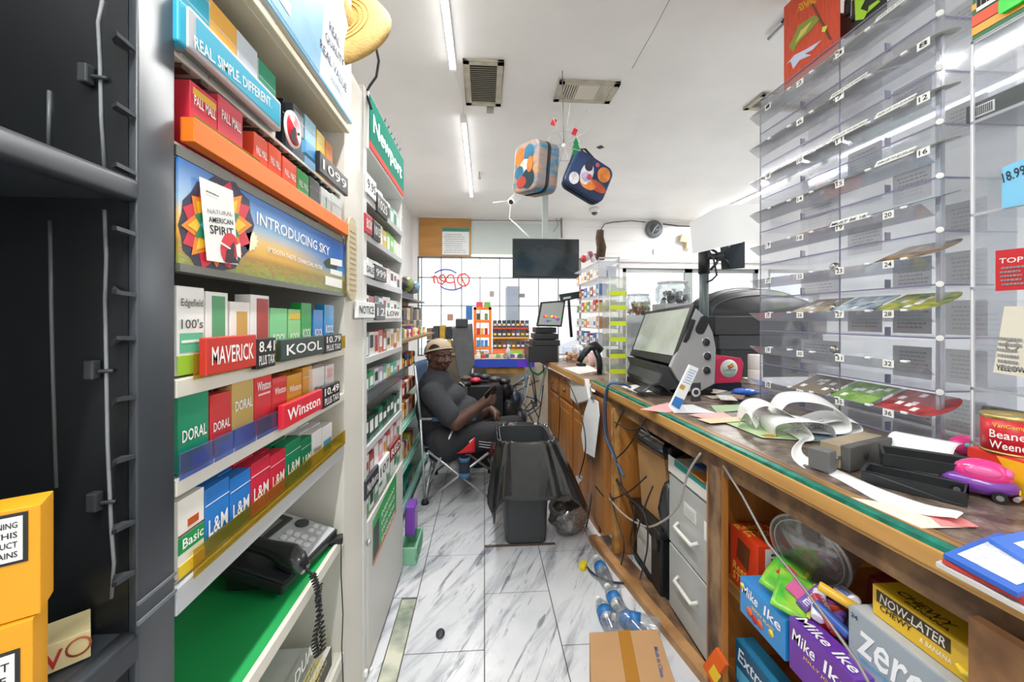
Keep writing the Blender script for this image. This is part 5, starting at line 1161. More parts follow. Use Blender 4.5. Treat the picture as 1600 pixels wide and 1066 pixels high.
# ================================================================ waste bin with black bag
t = thing('waste_bin', 'tall slim charcoal waste bin standing in the aisle under a draped black bag', 'bin', (.25, 2.5, 0))
bx0, bx1 = .125, .375
m = MB(); N_ = 28
def rr2(a, wx, wy, e=.28):
    ca, sa = math.cos(a), math.sin(a); return Vector((wx * (abs(ca) ** e) * (1 if ca > 0 else -1), wy * (abs(sa) ** e) * (1 if sa > 0 else -1), 0))
prof = [(.118, .15, 0), (.125, .158, .012), (.150, .182, .58), (.157, .19, .585), (.157, .19, .62), (.150, .183, .62), (.12, .15, .03)]
bc = Vector((.25, 2.515, 0)); vs = []; 
for wx, wy, z in prof: vs += [bc + rr2(2 * PI * k / N_, wx, wy) + Vector((0, 0, z)) for k in range(N_)]
m._add(vs, [(i * N_ + k, i * N_ + (k + 1) % N_, (i + 1) * N_ + (k + 1) % N_, (i + 1) * N_ + k) for i in range(len(prof) - 1) for k in range(N_)] + [list(range(N_))[::-1], [(len(prof) - 1) * N_ + k for k in range(N_)]], 0, False)
obj('body', m, mat('#3a3e41', .45), t)
BAG = mat('#1c1d1f', .22, coat=.5, bump=.6, scale=14)
def bagfn(u, v):
    a = 2 * PI * u; 
    if v < .25:
        f = v / .25; w_ = .135 + .022 * f; z = .30 + .325 * f; p_ = rr2(a, w_, w_ + .03, .35); z += 0
        return bc + p_ + Vector((0, 0, z))
    f = (v - .25) / .75
    sr = max(0, math.cos(a + .25)) ; sf = max(0, -math.sin(a))
    drop = .22 + .17 * sr + .24 * max(0, math.cos(a - 3.75)) ** 5 + .04 * math.sin(3 * a + 1) + .02 * math.sin(7 * a)
    fl_ = .012 + .05 * f + .13 * f * sr ** 1.5 + .012 * math.sin(9 * a + 2) * f + .006 * math.sin(17 * a) * f
    p_ = rr2(a, .16 + fl_, .195 + fl_, .35)
    return bc + p_ + Vector((0, 0, .632 + .012 * math.sin(PI * min(1, f * 4)) - drop * f ** 1.2 + .004 * math.sin(21 * a)))
m = MB(); m.grid(bagfn, 96, 24); tt = thing('bin_bag', 'shiny black plastic bag lining the tall bin and draped over its rim', 'bag', (.25, 2.5, .3)); obj('film', m, BAG, tt, solid=.0015)
# clear bag of litter
c = onZ(886, 850, 0) + Vector((.03, .12, .0)); t = thing('litter_bag', 'clear plastic bag of crumpled litter on the floor right of the tall bin', 'bag', c)
rnd = random.Random(5)
cc_ = c + Vector((0, 0, .13)); m = crumple(cc_, (.12, .12, .128), .22, seed=3); m.v = [(x, y, max(z, .003)) for x, y, z in m.v]
obj('bag_film', m, clear('#c9c6c4', .25, .18, .12), t)
m = MB(); m.tube([cc_ + Vector((.04, 0, .11)), cc_ + Vector((.07, 0, .16)), cc_ + Vector((.05, .0, .20))], [.03, .012, .05], 9); obj('bag_neck', m, clear('#e3e3e3', .25, .3, .15), t)
for k, hx in enumerate(['#2b2522', '#5a4232', '#8a7a6a', '#d9d4cc', '#3a302b', '#6f5a48', '#b9aea2', '#4a3c33']):
    m = crumple(cc_ + Vector((rnd.uniform(-.06, .06), rnd.uniform(-.06, .06), rnd.uniform(-.08, .05))), (.035, .035, .03), .3, 10, 7, seed=k)
    obj('litter', m, mat(hx, .7), t)['label'] = f'{cname(hx)} scrap of litter'
m = MB(); c = onZ(688, 992, 0); m = crumple(c + Vector((0, 0, .006)), (.019, .028, .006), .12, 14, 8, 9); tag(obj('floor_scrap', m, mat('#2a3036', .5)), 'small flattened dark scrap lying alone on the marble tiles', 'scrap')
m = MB(); a_, b_ = onZ(757, 856, 0), onZ(868, 852, 0); m.b2(a_.x, b_.x, a_.y, a_.y + .02, .0, .004); tag(obj('floor_strip', m, mat('#5c5148', .8)), 'dark thin strip on the floor along the foot of the tall bin', 'strip')
# ================================================================ main counter (built in its own slightly turned frame)
C0 = Vector((.799, .637, 0)); PHI = math.atan2(.105, 1.903)
CM = Matrix.Translation(C0) @ Matrix.Rotation(PHI, 4, 'Z')
def cl(x, y, z): return CM @ Vector((x, y, z))
def wood(h1, h2, scale=6, st=(1, 1, 1), rough=.45): return mat(h1, rough, noise=1, hex2=h2, scale=scale, stretch=st, bump=.05)
WOODL = wood('#c99a58', '#a97a3c', 5, (3, .25, 3)); WOODO = wood('#b97c38', '#93581f', 4, (3, 3, .35)); SCR = wood('#5a4230', '#8a6a48', 14, (1, 1, 1), .6)
POSTD = wood('#4e392a', '#9a7a58', 16, (1, 1, .4), .6)
def topmat():
    m = bpy.data.materials.new('worn_laminate'); m.use_nodes = True; n, l = m.node_tree.nodes, m.node_tree.links; p = n['Principled BSDF']
    t_ = n.new('ShaderNodeTexCoord'); a = n.new('ShaderNodeTexNoise'); a.inputs['Scale'].default_value = 26; a.inputs['Detail'].default_value = 9; a.inputs['Roughness'].default_value = .7
    l.new(t_.outputs['Object'], a.inputs['Vector']); r = n.new('ShaderNodeValToRGB'); l.new(a.outputs['Fac'], r.inputs[0]); e = r.color_ramp.elements
    e[0].position = .36; e[0].color = lin('#3f362f'); e[1].position = .68; e[1].color = lin('#a3968a'); q = e.new(.5); q.color = lin('#6f6055'); q = e.new(.58); q.color = lin('#7f7166')
    l.new(r.outputs[0], p.inputs['Base Color']); p.inputs['Roughness'].default_value = .35; return m
YN, YE = -.75, 1.906
t = thing('sales_counter', 'long worn wooden sales counter with a teal edge strip and open shelves beneath', 'counter', cl(.4, .6, 0))
def lmb(): return MB(CM)
m = lmb(); m.b2(.03, 1.05, YN, YE, .925, .95); obj('countertop', m, topmat(), t)
m = lmb(); m.b2(-.004, .012, YN, YE, .905, .942); m.b2(.0, .03, YN, YE, .896, .93); obj('wooden_nosing', m, WOODL, t, bevel=.003)
m = lmb(); m.b2(.0, .022, YN, YE, .942, .9515); obj('teal_edge_strip', m, mat('#1c8a74', .45, noise=.5, scale=30), t)
m = lmb(); m.b2(.024, .04, YN, YE, .93, .9525).b2(.044, .052, YN, YE, .945, .9515); obj('inner_wood_strip', m, wood('#b38a58', '#7d5a34', 8, (3, .3, 3)), t)
m = lmb(); m.b2(.025, .05, YN, YE, .83, .896); obj('scratched_apron', m, SCR, t)
m = lmb(); m.tube([(.022, YN, .893), (.022, YE, .893)], .004, 6); obj('metal_moulding', m, mat('#6a6a68', .35, .6), t)
def wp(x0, x1, y0, y1, z0, z1, nm, mt, **k):
    q = MB(); q.b2(x0, x1, y0, y1, z0, z1); return obj(nm, q, mt, t, **k)
wp(.785, .806, 1.27, 1.345, 0, .845, 'post', POSTD); wp(.787, .8055, 1.262, 1.27, 0, .845, 'post_edge', WOODO)
wp(.80, 1.75, 1.36, 1.38, 0, .83, 'divider', WOODO); wp(.855, 1.6, -.1, 1.36, .42, .44, 'inner_shelf', WOODO); wp(.85, 1.6, -.1, 1.36, .12, .14, 'inner_shelf', WOODO)
wp(1.72, 1.74, -.1, 2.5, 0, .92, 'rear_panel', WOODO)
wp(.795, .815, -.15, .60, 0, .86, 'front_panel', wood('#6b4a2f', '#9a7048', 10)); wp(.815, .83, -.15, .6, 0, .3, 'divider', WOODO)
wp(.845, .853, .6, 1.35, .405, .441, 'shelf_edge', WOODL)
# upright near the papers clip and the doored part beyond
wp(.735, .765, 2.20, 2.25, 0, .84, 'post', WOODL); wp(.765, 1.7, 2.215, 2.235, 0, .85, 'divider', WOODO)
# plank on the floor
a, b = Vector((.632, 2.37, 0)), Vector((.80, 1.42, 0)); d = (b - a).normalized(); n_ = Vector((-d.y, d.x, 0)) * .05
a = a - d * .0; b = b + d * .6
q = MB(); q.prism([a, b, b + n_, a + n_], (0, 0, .035)); tag(obj('wooden_plank', q, wood('#b98d5c', '#8d6439', 7, (1, 1, 1))), 'long wooden plank lying on the floor at the foot of the counter', 'plank')
q = MB(); q.prism([a + n_ * 1.1, b + n_ * 1.1, b + n_ * 2.6, a + n_ * 2.6], (0, 0, .02)); tag(obj('wooden_plank', q, SCR), 'dark grimy plank between the pale plank and the filing cabinet', 'plank')
# ---------------- second counter stretch beyond
t = thing('cabinet_counter', 'lower-fronted wooden counter with drawers and door panels beyond the teal-edged counter', 'counter', (.8, 3.3, 0))
E0, E1 = Vector((.66, 2.55, 0)), Vector((.566, 3.97, 0))
def em(o=0): 
    d_ = (E1 - E0); ang = math.atan2(-d_.x, d_.y); return Matrix.Translation(E0) @ Matrix.Rotation(ang, 4, 'Z')
EM = em(); EL = (E1 - E0).length
q = MB(EM); q.b2(0, 1.0, 0, EL, .925, .95); obj('countertop', q, mat('#9a8068', .4, noise=.35, scale=7), t)
q = MB(EM); q.b2(-.004, .01, 0, EL, .905, .948); obj('edge_strip', q, WOODL, t)
q = MB(EM); q.b2(.05, .07, -.1, EL - .1, 0, .86); obj('front_frame', q, WOODO, t)
for k in range(3):
    y0 = .02 + k * .42
    q = MB(EM); q.b2(.035, .05, y0, y0 + .38, .70, .84); dr = obj('drawer', q, wood('#b5793a', '#8e5826', 5, (3, 3, .4)), t, bevel=.005)
    q = MB(EM); q.cyl((.035, y0 + .19, .77), (.015, y0 + .19, .77), .012, 10); obj('knob', q, mat('#8a6a3a', .4, .5), dr)
    q = MB(EM); q.b2(.035, .05, y0, y0 + .38, .12, .67); dr = obj('door', q, wood('#b5793a', '#8e5826', 5, (3, 3, .4)), t, bevel=.005)
    q = MB(EM); q.b2(.03, .036, y0 + .05, y0 + .33, .18, .61); obj('raised_panel', q, WOODO, dr, bevel=.004)
q = MB(); q.b2(.69, .735, 2.252, 2.60, .1, .86); obj('side_board', q, wood('#a9743c', '#875425', 4, (2, 2, .3)), t)
# ---------------- filing cabinet
XC = .85
t = thing('filing_cabinet', 'grey two-drawer steel filing cabinet under the counter', 'filing cabinet', (1.05, 1.6, 0)); GC = mat('#b9bcba', .4, noise=.08, scale=9)
q = MB(); q.b2(XC + .012, XC + .5, 1.43, 1.775, .02, .655); obj('body', q, GC, t, bevel=.003)
for k, (z0, z1) in enumerate(((.04, .325), (.335, .64))):
    q = MB(); q.b2(XC - .004, XC + .012, 1.437, 1.768, z0, z1); dr = obj('drawer', q, GC, t, bevel=.003)
    q = MB(); zz = z0 + (.17 if k == 0 else .11); q.tube([(XC - .004, 1.68, zz + .012), (XC - .028, 1.67, zz), (XC - .028, 1.53, zz), (XC - .004, 1.52, zz + .012)], .008, 8); obj('handle', q, mat('#e6e4dc', .4), dr)
    if k == 1:
        q = MB(); q.b2(XC - .007, XC - .004, 1.53, 1.63, .52, .575); obj('label_holder', q, mat('#dcdcd6', .4), dr, bevel=.002)
        q = MB(); q.b2(XC - .0085, XC - .007, 1.545, 1.615, .53, .565); obj('label_card', q, mat('#c7cac8', .5), dr)
q = MB(); q.b2(XC - .006, XC - .004, 1.44, 1.475, .50, .57); obj('printed_sticker', q, PAPER, t)
# stuff on the filing cabinet
t = thing('paper_tray', 'white cardboard tray of papers lying on the filing cabinet', 'tray', (1.0, 1.6, .657)); q = MB(); q.b2(.84, 1.1, 1.40, 1.76, .657, .66).b2(.838, .842, 1.40, 1.76, .657, .73).b2(.84, 1.1, 1.40, 1.404, .657, .73); obj('tray', q, mat('#e4e3de', .6), t)
q = MB(); q.b2(.86, 1.08, 1.42, 1.74, .662, .715); obj('paper_stack', q, mat('#d8d6ce', .8), t)
q = MB(); q.b2(.8365, .838, 1.45, 1.70, .70, .728); obj('teal_print', q, mat('#2f9a93', .5), t)
for k, (hx, lab) in enumerate((('#e8913a', 'orange envelope sticking out of the papers on the filing cabinet'), ('#2e5fa0', 'blue booklet on the papers on the filing cabinet'), ('#f1efe8', 'folded white sheet on top of the filing cabinet papers'))):
    q = MB(); q.box((.90 + .05 * k, 1.50 + .09 * k, .722 + .007 * k), (.14, .1, .006), (0, .1, .3 * k)); tag(obj('envelope', q, mat(hx, .6)), lab, 'envelope')
# black tote and cardboard
t = thing('black_tote', 'black lidded plastic tote with a torn white label under the counter', 'tote', (.98, 2.0, 0))
q = MB(); q.prism([(.84, 1.84, .0), (.84, 2.19, .0), (1.2, 2.19, .0), (1.2, 1.84, .0)], (0, 0, .30)); obj('body', q, mat('#1c1e20', .4), t, bevel=.01)
q = MB(); q.b2(.818, 1.22, 1.82, 2.205, .30, .335); obj('lid', q, mat('#232527', .35), t, bevel=.008)
q = MB(); q.b2(.825, .84, 1.86, 1.9, .22, .33); obj('latch', q, mat('#2c2f31', .4), t, bevel=.003)
q = MB(); q.b2(.838, .840, 1.95, 2.13, .06, .25); obj('paper_label', q, mat('#d3d3ce', .8, noise=.25, scale=14), t)
t = thing('cardboard_box', 'tall brown cardboard box leaning on the black tote under the counter', 'box', (.9, 2.0, .337)); R = Euler((0, -.08, .12)).to_matrix()
q = MB(); q.box((.90, 1.98, .51), (.09, .26, .34), R); obj('carton', q, mat('#b98f5e', .75, noise=.1, scale=6), t, bevel=.002)
q = MB(); q.box(Vector((.90, 1.98, .51)) + R @ Vector((0, -.131, 0)), (.05, .001, .34), R); obj('tape', q, mat('#a07a48', .4), t)
t = thing('card_terminal', 'black desktop card terminal with a clear visor lying on top of the cardboard box', 'terminal', (.88, 1.95, .69))
R = Euler((.15, -.25, .3)).to_matrix(); c = Vector((.90, 1.93, .735)); q = MB(); q.rbox(c, (.13, .21, .07), .02, R); obj('body', q, mat('#25272a', .35), t, bevel=.01)
q = MB(); q.grid(lambda u, v: c + R @ Vector((-.075 - .03 * math.sin(PI * v), -.1 + .17 * u, .03 + .05 * math.cos(PI * v))), 8, 8); obj('visor', q, clear('#7b8796', .25, .3), t)
q = MB(); q.rbox(c + R @ Vector((.02, -.05, .08)), (.07, .09, .12), .02, R, axis=1); obj('head', q, BLACK, t, bevel=.006)
q = crumple(Vector((.88, 1.83, .44)), (.05, .045, .14), .25, 16, 12, 4); tag(obj('plastic_bag', q, mat('#2b2d30', .25, coat=.4)), 'crumpled dark grey plastic bag hanging between cardboard box and filing cabinet', 'bag')
for k, (x, y, z, r_, hx, lab) in enumerate(((.95, 2.42, .70, .06, '#2b2d30', 'black adapter lump in the clutter under the counter'), (.88, 2.36, .76, .045, '#8f9296', 'grey plastic lump in the clutter under the counter'), (.93, 2.30, .80, .04, '#e3e1dc', 'white cup on its side in the clutter under the counter'), (1.0, 2.45, .56, .07, '#34302e', 'dark bundle low in the clutter under the counter'))):
    q = crumple(Vector((x, y, z)), (r_, r_ * 1.2, r_), .3, 14, 10, k + 20); tag(obj('clutter_item', q, mat(hx, .5)), lab, 'clutter')
q = MB(); q.box((.92, 2.22 - .05, .80), (.05, .10, .12), (.2, .1, 0)); tag(obj('red_box', q, mat('#d3324a', .5)), 'bright red box tucked up under the counter above the card terminal', 'box')
q = MB(); q.b2(.9, 1.6, 1.82, 2.21, .55, .56); q.M = None
tag(obj('inner_board', q, WOODO), 'brown board fixed low inside the counter bay behind the cardboard box', 'board')
# ---------------- candy bay
def cbox(nm, label, x0, x1, y0, y1, z0, z1, hx, rz=0, cat='box', top=None):
    tt = thing(nm, label, cat, ((x0 + x1) / 2, (y0 + y1) / 2, z0)); q_ = MB(); q_.b2(x0, x1, y0, y1, z0, z1); q_.mi[5] = 0
    obj('carton', q_, mat(hx, .35, coat=.3), tt, bevel=.0015)
    if top: q_ = MB(); q_.b2(x0 + .004, x1 - .004, y0 + .004, y1 - .004, z1, z1 + .0012); obj('top_panel', q_, mat(top, .4), tt)
    return tt
nX = Vector((-1, 0, 0)); nYv = Vector((0, -1, 0))
def ft(tt, s, x, ya, yb, z, h, hx, name='lettering', shear=.15): return text(tt, s, (x, ya, z), nYv, Zp, ya - yb, h, mat(hx, .5), name, .0012, shear)
YW = '#f7d548'
t = cbox('candy_carton', 'orange-red carton of chocolate sticks on the upper shelf under the counter', .86, .985, 1.195, 1.335, .442, .632, '#e2431f')
ft(t, "Reese's", .86, 1.32, 1.21, .46 + .03, .03, YW); ft(t, 'STICKS', .86, 1.32, 1.21, .455, .03, YW)
tq = MB(); tmb(tq, "Reese's", (.86, 1.29, .633), Xp, Yp, .115, .035, 0, .0008, .1); tmb(tq, 'STICKS', (.862, 1.245, .633), Xp, Yp, .11, .035, 0, .0008, .1); obj('lettering', tq, mat(YW, .5), t)
q = MB(); q.prism([(.8595, 1.30, .54), (.8595, 1.24, .52), (.8595, 1.23, .60), (.8595, 1.29, .61)], (-.001, 0, 0)); obj('picture', q, mat('#6b3a1c', .5), t)
q = MB(); q.b2(.885, .984, 1.1935, 1.195, .45, .62); obj('nutrition_panel', q, mat('#d9d7d0', .5), t)
obj('print', lines_mb(MB(), (.895, 1.1932, .46), Xp, Zp, .08, .15, 10), INK, t)
t = cbox('candy_carton', 'bright blue candy carton leaning out at the left of the candy shelf', .795, .865, 1.0, 1.185, .44, .548, '#2f8fd6')
ft(t, 'Mike', .795, 1.175, 1.105, .505, .03, '#ffffff'); ft(t, 'Ike', .795, 1.08, 1.015, .505, .03, '#ffffff'); ft(t, 'BERRY BLAST', .795, 1.13, 1.04, .485, .010, YW)
q = MB()
for y, z, a, mi in ((1.14, .468, .014, 0), (1.118, .462, .012, 1), (1.095, .466, .012, 0), (1.175, .525, .008, 2), (1.05, .475, .010, 2)): q.lathe([(0, 0), (a, 0), (a, .001), (0, .001)], (.7945, y, z), Matrix.Rotation(-PI / 2, 3, 'Y'), 14, mi)
obj('fruit_motif', q, [mat('#e46a3c', .5), mat('#c9302b', .5), mat(YW, .5)], t)
t = cbox('candy_carton', 'purple candy carton right of the blue one under the counter', .795, .85, .80, .985, .44, .572, '#6d39a8')
ft(t, 'Mike', .795, .975, .905, .52, .032, '#ffffff'); ft(t, 'Ike', .795, .88, .815, .52, .032, '#ffffff'); ft(t, 'JOLLY JOES', .795, .94, .85, .50, .010, YW)
tq = MB(); tmb(tq, 'Mike Ike', (.80, .975, .573), nYv, Xp, .16, .03, 0, .0008, .1); tmb(tq, 'Mike Ike', (.80, .975, .573), nYv, Xp, .16, .03); 
tq = MB(); tmb(tq, 'Mike Ike', (.803, .975, .5735), nYv, Xp, .16, .028, 0, .0008, .1); obj('lettering', tq, WHITE, t)
t = cbox('candy_carton', 'silver-grey candy carton with large white lettering beneath the yellow carton', .84, 1.02, .605, .862, .56, .688, '#9aa6b0', top='#b9bdc0')
ft(t, 'zero', .84, .84, .70, .60, .055, '#f4f7fa'); ft(t, 'WHITE FUDGE', .84, .84, .70, .585, .010, '#48b0e0'); ft(t, '24', .84, .855, .838, .668, .010, '#333a40', shear=0)
q = MB(); q.b2(.86, 1.02, .605, .86, .44, .56); tag(obj('candy_carton', q, mat('#8b9299', .5)), 'plain grey carton supporting the silver candy carton', 'box')
t = cbox('candy_carton', 'bright yellow banana candy carton on top of the silver one', .868, .95, .635, .832, .691, .757, '#eec21d', top='#f0c626')
ft(t, 'NOW-LATER', .868, .815, .69, .727, .020, '#f7f5ee'); ft(t, 'CHEWY', .868, .815, .75, .710, .013, '#2a241a'); ft(t, '& BANANA', .868, .735, .68, .705, .010, '#f7f5ee')
q = MB(); q.b2(.8672, .868, .682, .822, .724, .750); obj('dark_plaque', q, mat('#4a3c22', .5), t)
tq = MB(); tmb(tq, 'CHEWY', (.885, .80, .7585), nYv, Xp, .10, .022, 0, .0008, .1); tmb(tq, 'BANANA', (.872, .77, .7585), nYv, Xp, .08, .010); obj('lettering', tq, mat('#3a3018', .5), t)
q = MB(); q.tube([(.8668, .672, .715), (.866, .66, .708), (.8662, .648, .712)], [.003, .006, .003], 8); obj('banana_motif', q, mat('#f6dd4a', .5), t)
t = cbox('gum_carton', 'dark teal gum carton on the lower shelf under the counter', .835, .90, 1.10, 1.27, .142, .285, '#1d5f86', top='#2b7fa8')
ft(t, 'Extra', .835, 1.255, 1.13, .225, .045, '#eaf3f8'); q = MB(); q.prism([(.834, 1.26, .16), (.834, 1.12, .15), (.834, 1.12, .21), (.834, 1.26, .20)], (-.0008, 0, 0)); obj('wave_motif', q, mat('#57b2d6', .5), t)
t = thing('plastic_tub', 'clear round plastic tub of wrapped sweets lying on its side under the counter', 'tub', (1.0, 1.1, .442))
tc0 = onY(1262, 862, 1.08); R = (Euler((0, math.radians(78), math.radians(22))).to_matrix()); rT = .10
q = MB(); q.lathe([(rT * .94, .0), (rT, .02), (rT, .03), (rT * .93, .035), (rT * .92, .20), (rT * .85, .215), (0, .215)], tc0, R, 36); obj('tub_wall', q, clear('#f2efee', .12, .10), t)
q = MB(); q.lathe([(0, -.004), (rT * 1.02, -.004), (rT * 1.04, .0), (rT * 1.04, .022), (rT * .99, .024), (rT * .98, .003), (0, .003)], tc0, R, 36); obj('lid', q, clear('#eef0f2', .15, .22), t)
q = MB(); q.tube([tc0 + R @ Vector((rT * 1.03 * math.cos(a), rT * 1.03 * math.sin(a), .0)) for a in [2 * PI * k / 36 for k in range(36)]], .004, 6, closed=True); q.tube([tc0 + R @ Vector((rT * .9 * math.cos(a), rT * .9 * math.sin(a), -.003)) for a in [2 * PI * k / 36 for k in range(36)]], .0022, 6, closed=True); obj('lid_ring', q, clear('#ffffff', .25, .55, .1), t)
rnd = random.Random(11)
for k in range(26):
    a = rnd.uniform(0, 2 * PI); rr_ = rnd.uniform(0, rT * .75); zz = rnd.uniform(.02, .18)
    c = tc0 + R @ Vector((rr_ * math.cos(a), rr_ * math.sin(a), zz)); c.z = tc0.z - .02 - abs(c.z - tc0.z) * .8
    q = crumple(c, (.013, .018, .011), .35, 8, 6, k); hx = ['#c9807a', '#e6dcd4', '#a2433c', '#d9a08a', '#8f7468', '#efe9e2'][k % 6]
    tag(obj('wrapped_sweet', q, mat(hx, .3)), f'{cname(hx)} wrapped sweet inside the clear tub under the counter', 'sweet', f'{cname(hx)} sweets in the tub')
q = MB(); q.box((1.16, 1.02, .53), (.12, .14, .17), (0, .1, .4)); t = thing('red_bag', 'dark red snack bag with a pale outline mark behind the clear tub', 'bag', (1.16, 1.0, .442)); obj('film', q, mat('#9c1f2c', .35), t, bevel=.02)
q = MB(); q.tube([(1.08, .945, .50), (1.10, .94, .56), (1.13, .935, .57), (1.15, .93, .53)], .003, 5); obj('outline_mark', q, mat('#d9c9c6', .5), t)
for k in range(2):
    c = onY(1228 + 14 * k, 905 + 24 * k, 1.10 - .07 * k); R = Euler((.25, -.35, .5 + .2 * k)).to_matrix(); t = thing('candy_bag', ['green and red sour-candy bag in front of the clear tub, upper one', 'green and pink sour-candy bag tucked under the first, above the blue carton'][k], 'bag', c)
    q = MB(); q.grid(lambda u, v: c + R @ Vector(((u - .5) * .13, (v - .5) * .09, .012 * math.sin(PI * u) * math.sin(PI * v))), 10, 8); obj('film', q, mat('#4fb83c', .3, noise=1, hex2='#9fd84a', scale=20), t, solid=.008)
    q = MB(); q.prism([c + R @ Vector(p_) for p_ in ((-.03, -.02, .016), (.02, -.03, .016), (.035, .01, .016), (-.01, .025, .016))], R @ Vector((0, 0, .002))); obj('printed_patch', q, mat(['#c9354a', '#d96aa0'][k], .4), t)
    q = MB(); q.prism([c + R @ Vector(p_) for p_ in ((-.055, -.04, .01), (.055, -.04, .01), (.055, -.032, .012), (-.055, -.032, .012))], R @ Vector((0, 0, .002))); obj('yellow_band', q, mat('#d8e04a', .4), t)
MC = ['#7a5ab0', '#e9e4ef', '#c23a52', '#3f63b8', '#e8b83a', '#8a4a9a', '#d8573a']
for k in range(9):
    c = onY(1268 + 11 * (k % 5) + 22 * (k // 5), 935 + 11 * (k % 4) - 4 * (k // 5), 1.0 - .025 * (k % 5)) ; R = Euler((.5, -.3, .3 + .5 * k)).to_matrix(); q = MB(); q.rbox(c, (.085, .03, .022), .010, R, axis=0)
    q2 = thing('roll_sweet_pack', f'{cname(MC[k % 7])} rolled sweet pack, {ORD[k]} in the pile of rolls beside the yellow carton', 'pack', c, 0, 'rolled sweet packs under the counter'); obj('wrapper', q, mat(MC[k % 7], .3), q2, bevel=.003)
    if k % 2 == 0: text(q2, 'mentos', c + R @ Vector((-.036, -.008, .0115)), R @ Xp, R @ Yp, .072, .017, PAPER if cname(MC[k % 7]) != 'white' else mat('#2f4fa8', .5))
q = MB(); g0 = onY(1300, 975, .97)
for k in range(30):
    c = g0 + Vector((rnd.uniform(-.055, .02), rnd.uniform(-.10, .10), rnd.uniform(-.06, .05)))
    q.box(c, (.018, .022, .012), (rnd.uniform(0, 3), rnd.uniform(0, 3), rnd.uniform(0, 3)), k % 6)
o = obj('loose_chews', q, [mat(h, .35) for h in ('#e0447a', '#f0c93a', '#d8322c', '#e87a3a', '#b8409a', '#5fb84a')]); o['kind'] = 'stuff'; tag(o, 'heap of small brightly wrapped chews between the purple carton and the rolled packs', 'sweets')
q = MB(); q.b2(.86, 1.15, .86, 1.10, .441, .50); tag(obj('grey_carton', q, mat('#83888e', .6)), 'grey carton under the loose bright chews', 'box')
# grey cable across the opening
q = MB(); q.tube([onX(1130, 728, .78), onX(1160, 775, .77), onX(1200, 850, .76), onX(1245, 905, .76), onX(1290, 965, .75), onX(1340, 1035, .75), onX(1375, 1100, .74)], .0035, 7); tag(obj('grey_cable', q, mat('#8f8d8a', .4, .3)), 'stiff grey cable running diagonally in front of the candy cartons', 'cable')
# ================================================================ cables, clip papers
def wire(pts, r, hx, label, nm='power_cable'):
    P_ = [Vector(p_) for p_ in pts]; Q = []
    for i in range(len(P_) - 1):
        a_, b_, c_, d_ = P_[max(i - 1, 0)], P_[i], P_[i + 1], P_[min(i + 2, len(P_) - 1)]
        for k in range(6):
            u = k / 6; Q.append(.5 * ((2 * b_) + (-a_ + c_) * u + (2 * a_ - 5 * b_ + 4 * c_ - d_) * u * u + (-a_ + 3 * b_ - 3 * c_ + d_) * u ** 3))
    Q.append(P_[-1]); q_ = MB(); q_.tube(Q, r, 7); return tag(obj(nm, q_, mat(hx, .45)), label, 'cable')
X7 = .70
wire([onZ(985, 605, .955), onX(970, 600, .76), onX(950, 603, .70), onX(943, 640, .685), onX(946, 680, .69), onX(958, 710, .70), onX(975, 745, .71)], .006, '#2c5a8a', 'blue cable bundle looping over the counter edge')
wire([onX(950, 606, .70), onX(947, 640, .687), onX(950, 680, .69), onX(962, 715, .70), onX(972, 760, .71)], .004, '#1d2a3a', 'dark cable beside the blue bundle over the counter edge')
wire([onX(1095, 708, .775), onX(1075, 740, .77), onX(1060, 790, .77), onX(1035, 815, .76), onX(1005, 822, .75), onX(965, 795, .73), onX(930, 745, .70), onX(923, 718, .69)], .0045, '#a9a49c', 'pale grey cable sagging across the under-counter opening')
wire([onZ(938, 775, .0) + Vector((0, .0, .6)), onX(922, 790, .67), onX(914, 830, .66), onX(908, 860, .64), onZ(920, 890, .01), onZ(950, 908, .01), onZ(985, 912, .01)], .0055, '#232526', 'black cable hanging down the counter side to the water bottles')
for k, (pts, lab) in enumerate((([(975, 640), (955, 690), (960, 740), (990, 790), (985, 850), (1000, 880)], 'black cable looping down past the wooden post'), ([(1010, 655), (980, 700), (950, 735), (958, 790), (975, 850), (968, 890)], 'second black cable looping down past the wooden post'),
        ([(945, 720), (975, 770), (1005, 800), (1012, 850), (1000, 905)], 'black cable in front of the tote'), ([(1020, 760), (1005, 800), (990, 860), (1005, 890)], 'thin black cable beside the tote label'), ([(930, 760), (950, 780), (980, 770), (1010, 745)], 'black cable stretched across by the wooden post'),
        ([(960, 660), (985, 672), (1005, 668), (1020, 690)], 'tangled black cable high in the clutter'), ([(870, 600), (875, 640), (872, 700), (878, 730)], 'black cable down the drawer fronts'), ([(885, 590), (905, 640), (915, 700), (900, 760)], 'thin dark cable beside the hanging papers'))):
    wire([onX(px, py, .735 + .015 * math.sin(i + k) if px > 940 else .60) for i, (px, py) in enumerate(pts)], .0038, '#1c1d1f', lab)
for k, (px, py) in enumerate(((908, 862), (888, 796))):
    pass
for px, py, lab in ((911, 884, 'yellow plug end on the floor near the water bottles'), (916, 830, 'yellow plug head beside the litter bag')):
    c = onZ(px, py, .015) if py > 860 else onX(px, py, .66); q = MB(); q.rbox(c, (.05, .035, .03), .01, Euler((0, 0, 1.0 + .3 * px)).to_matrix()); tag(obj('plug', q, mat('#e6cf1c', .5), bevel=.004), lab, 'plug')
t = thing('clip_papers', 'white papers held by a clip hanging at the corner of the counter', 'papers', onX(920, 640, .64))
XPp = .655
def ppx(px, py): return onX(px, py, XPp)
q = MB(); q.prism([ppx(921, 620), ppx(934, 628), ppx(936, 650), ppx(928, 715), ppx(912, 706), ppx(908, 680), ppx(913, 645)], (.004, 0, 0)); obj('sheet', q, mat('#e9ebee', .7), t)
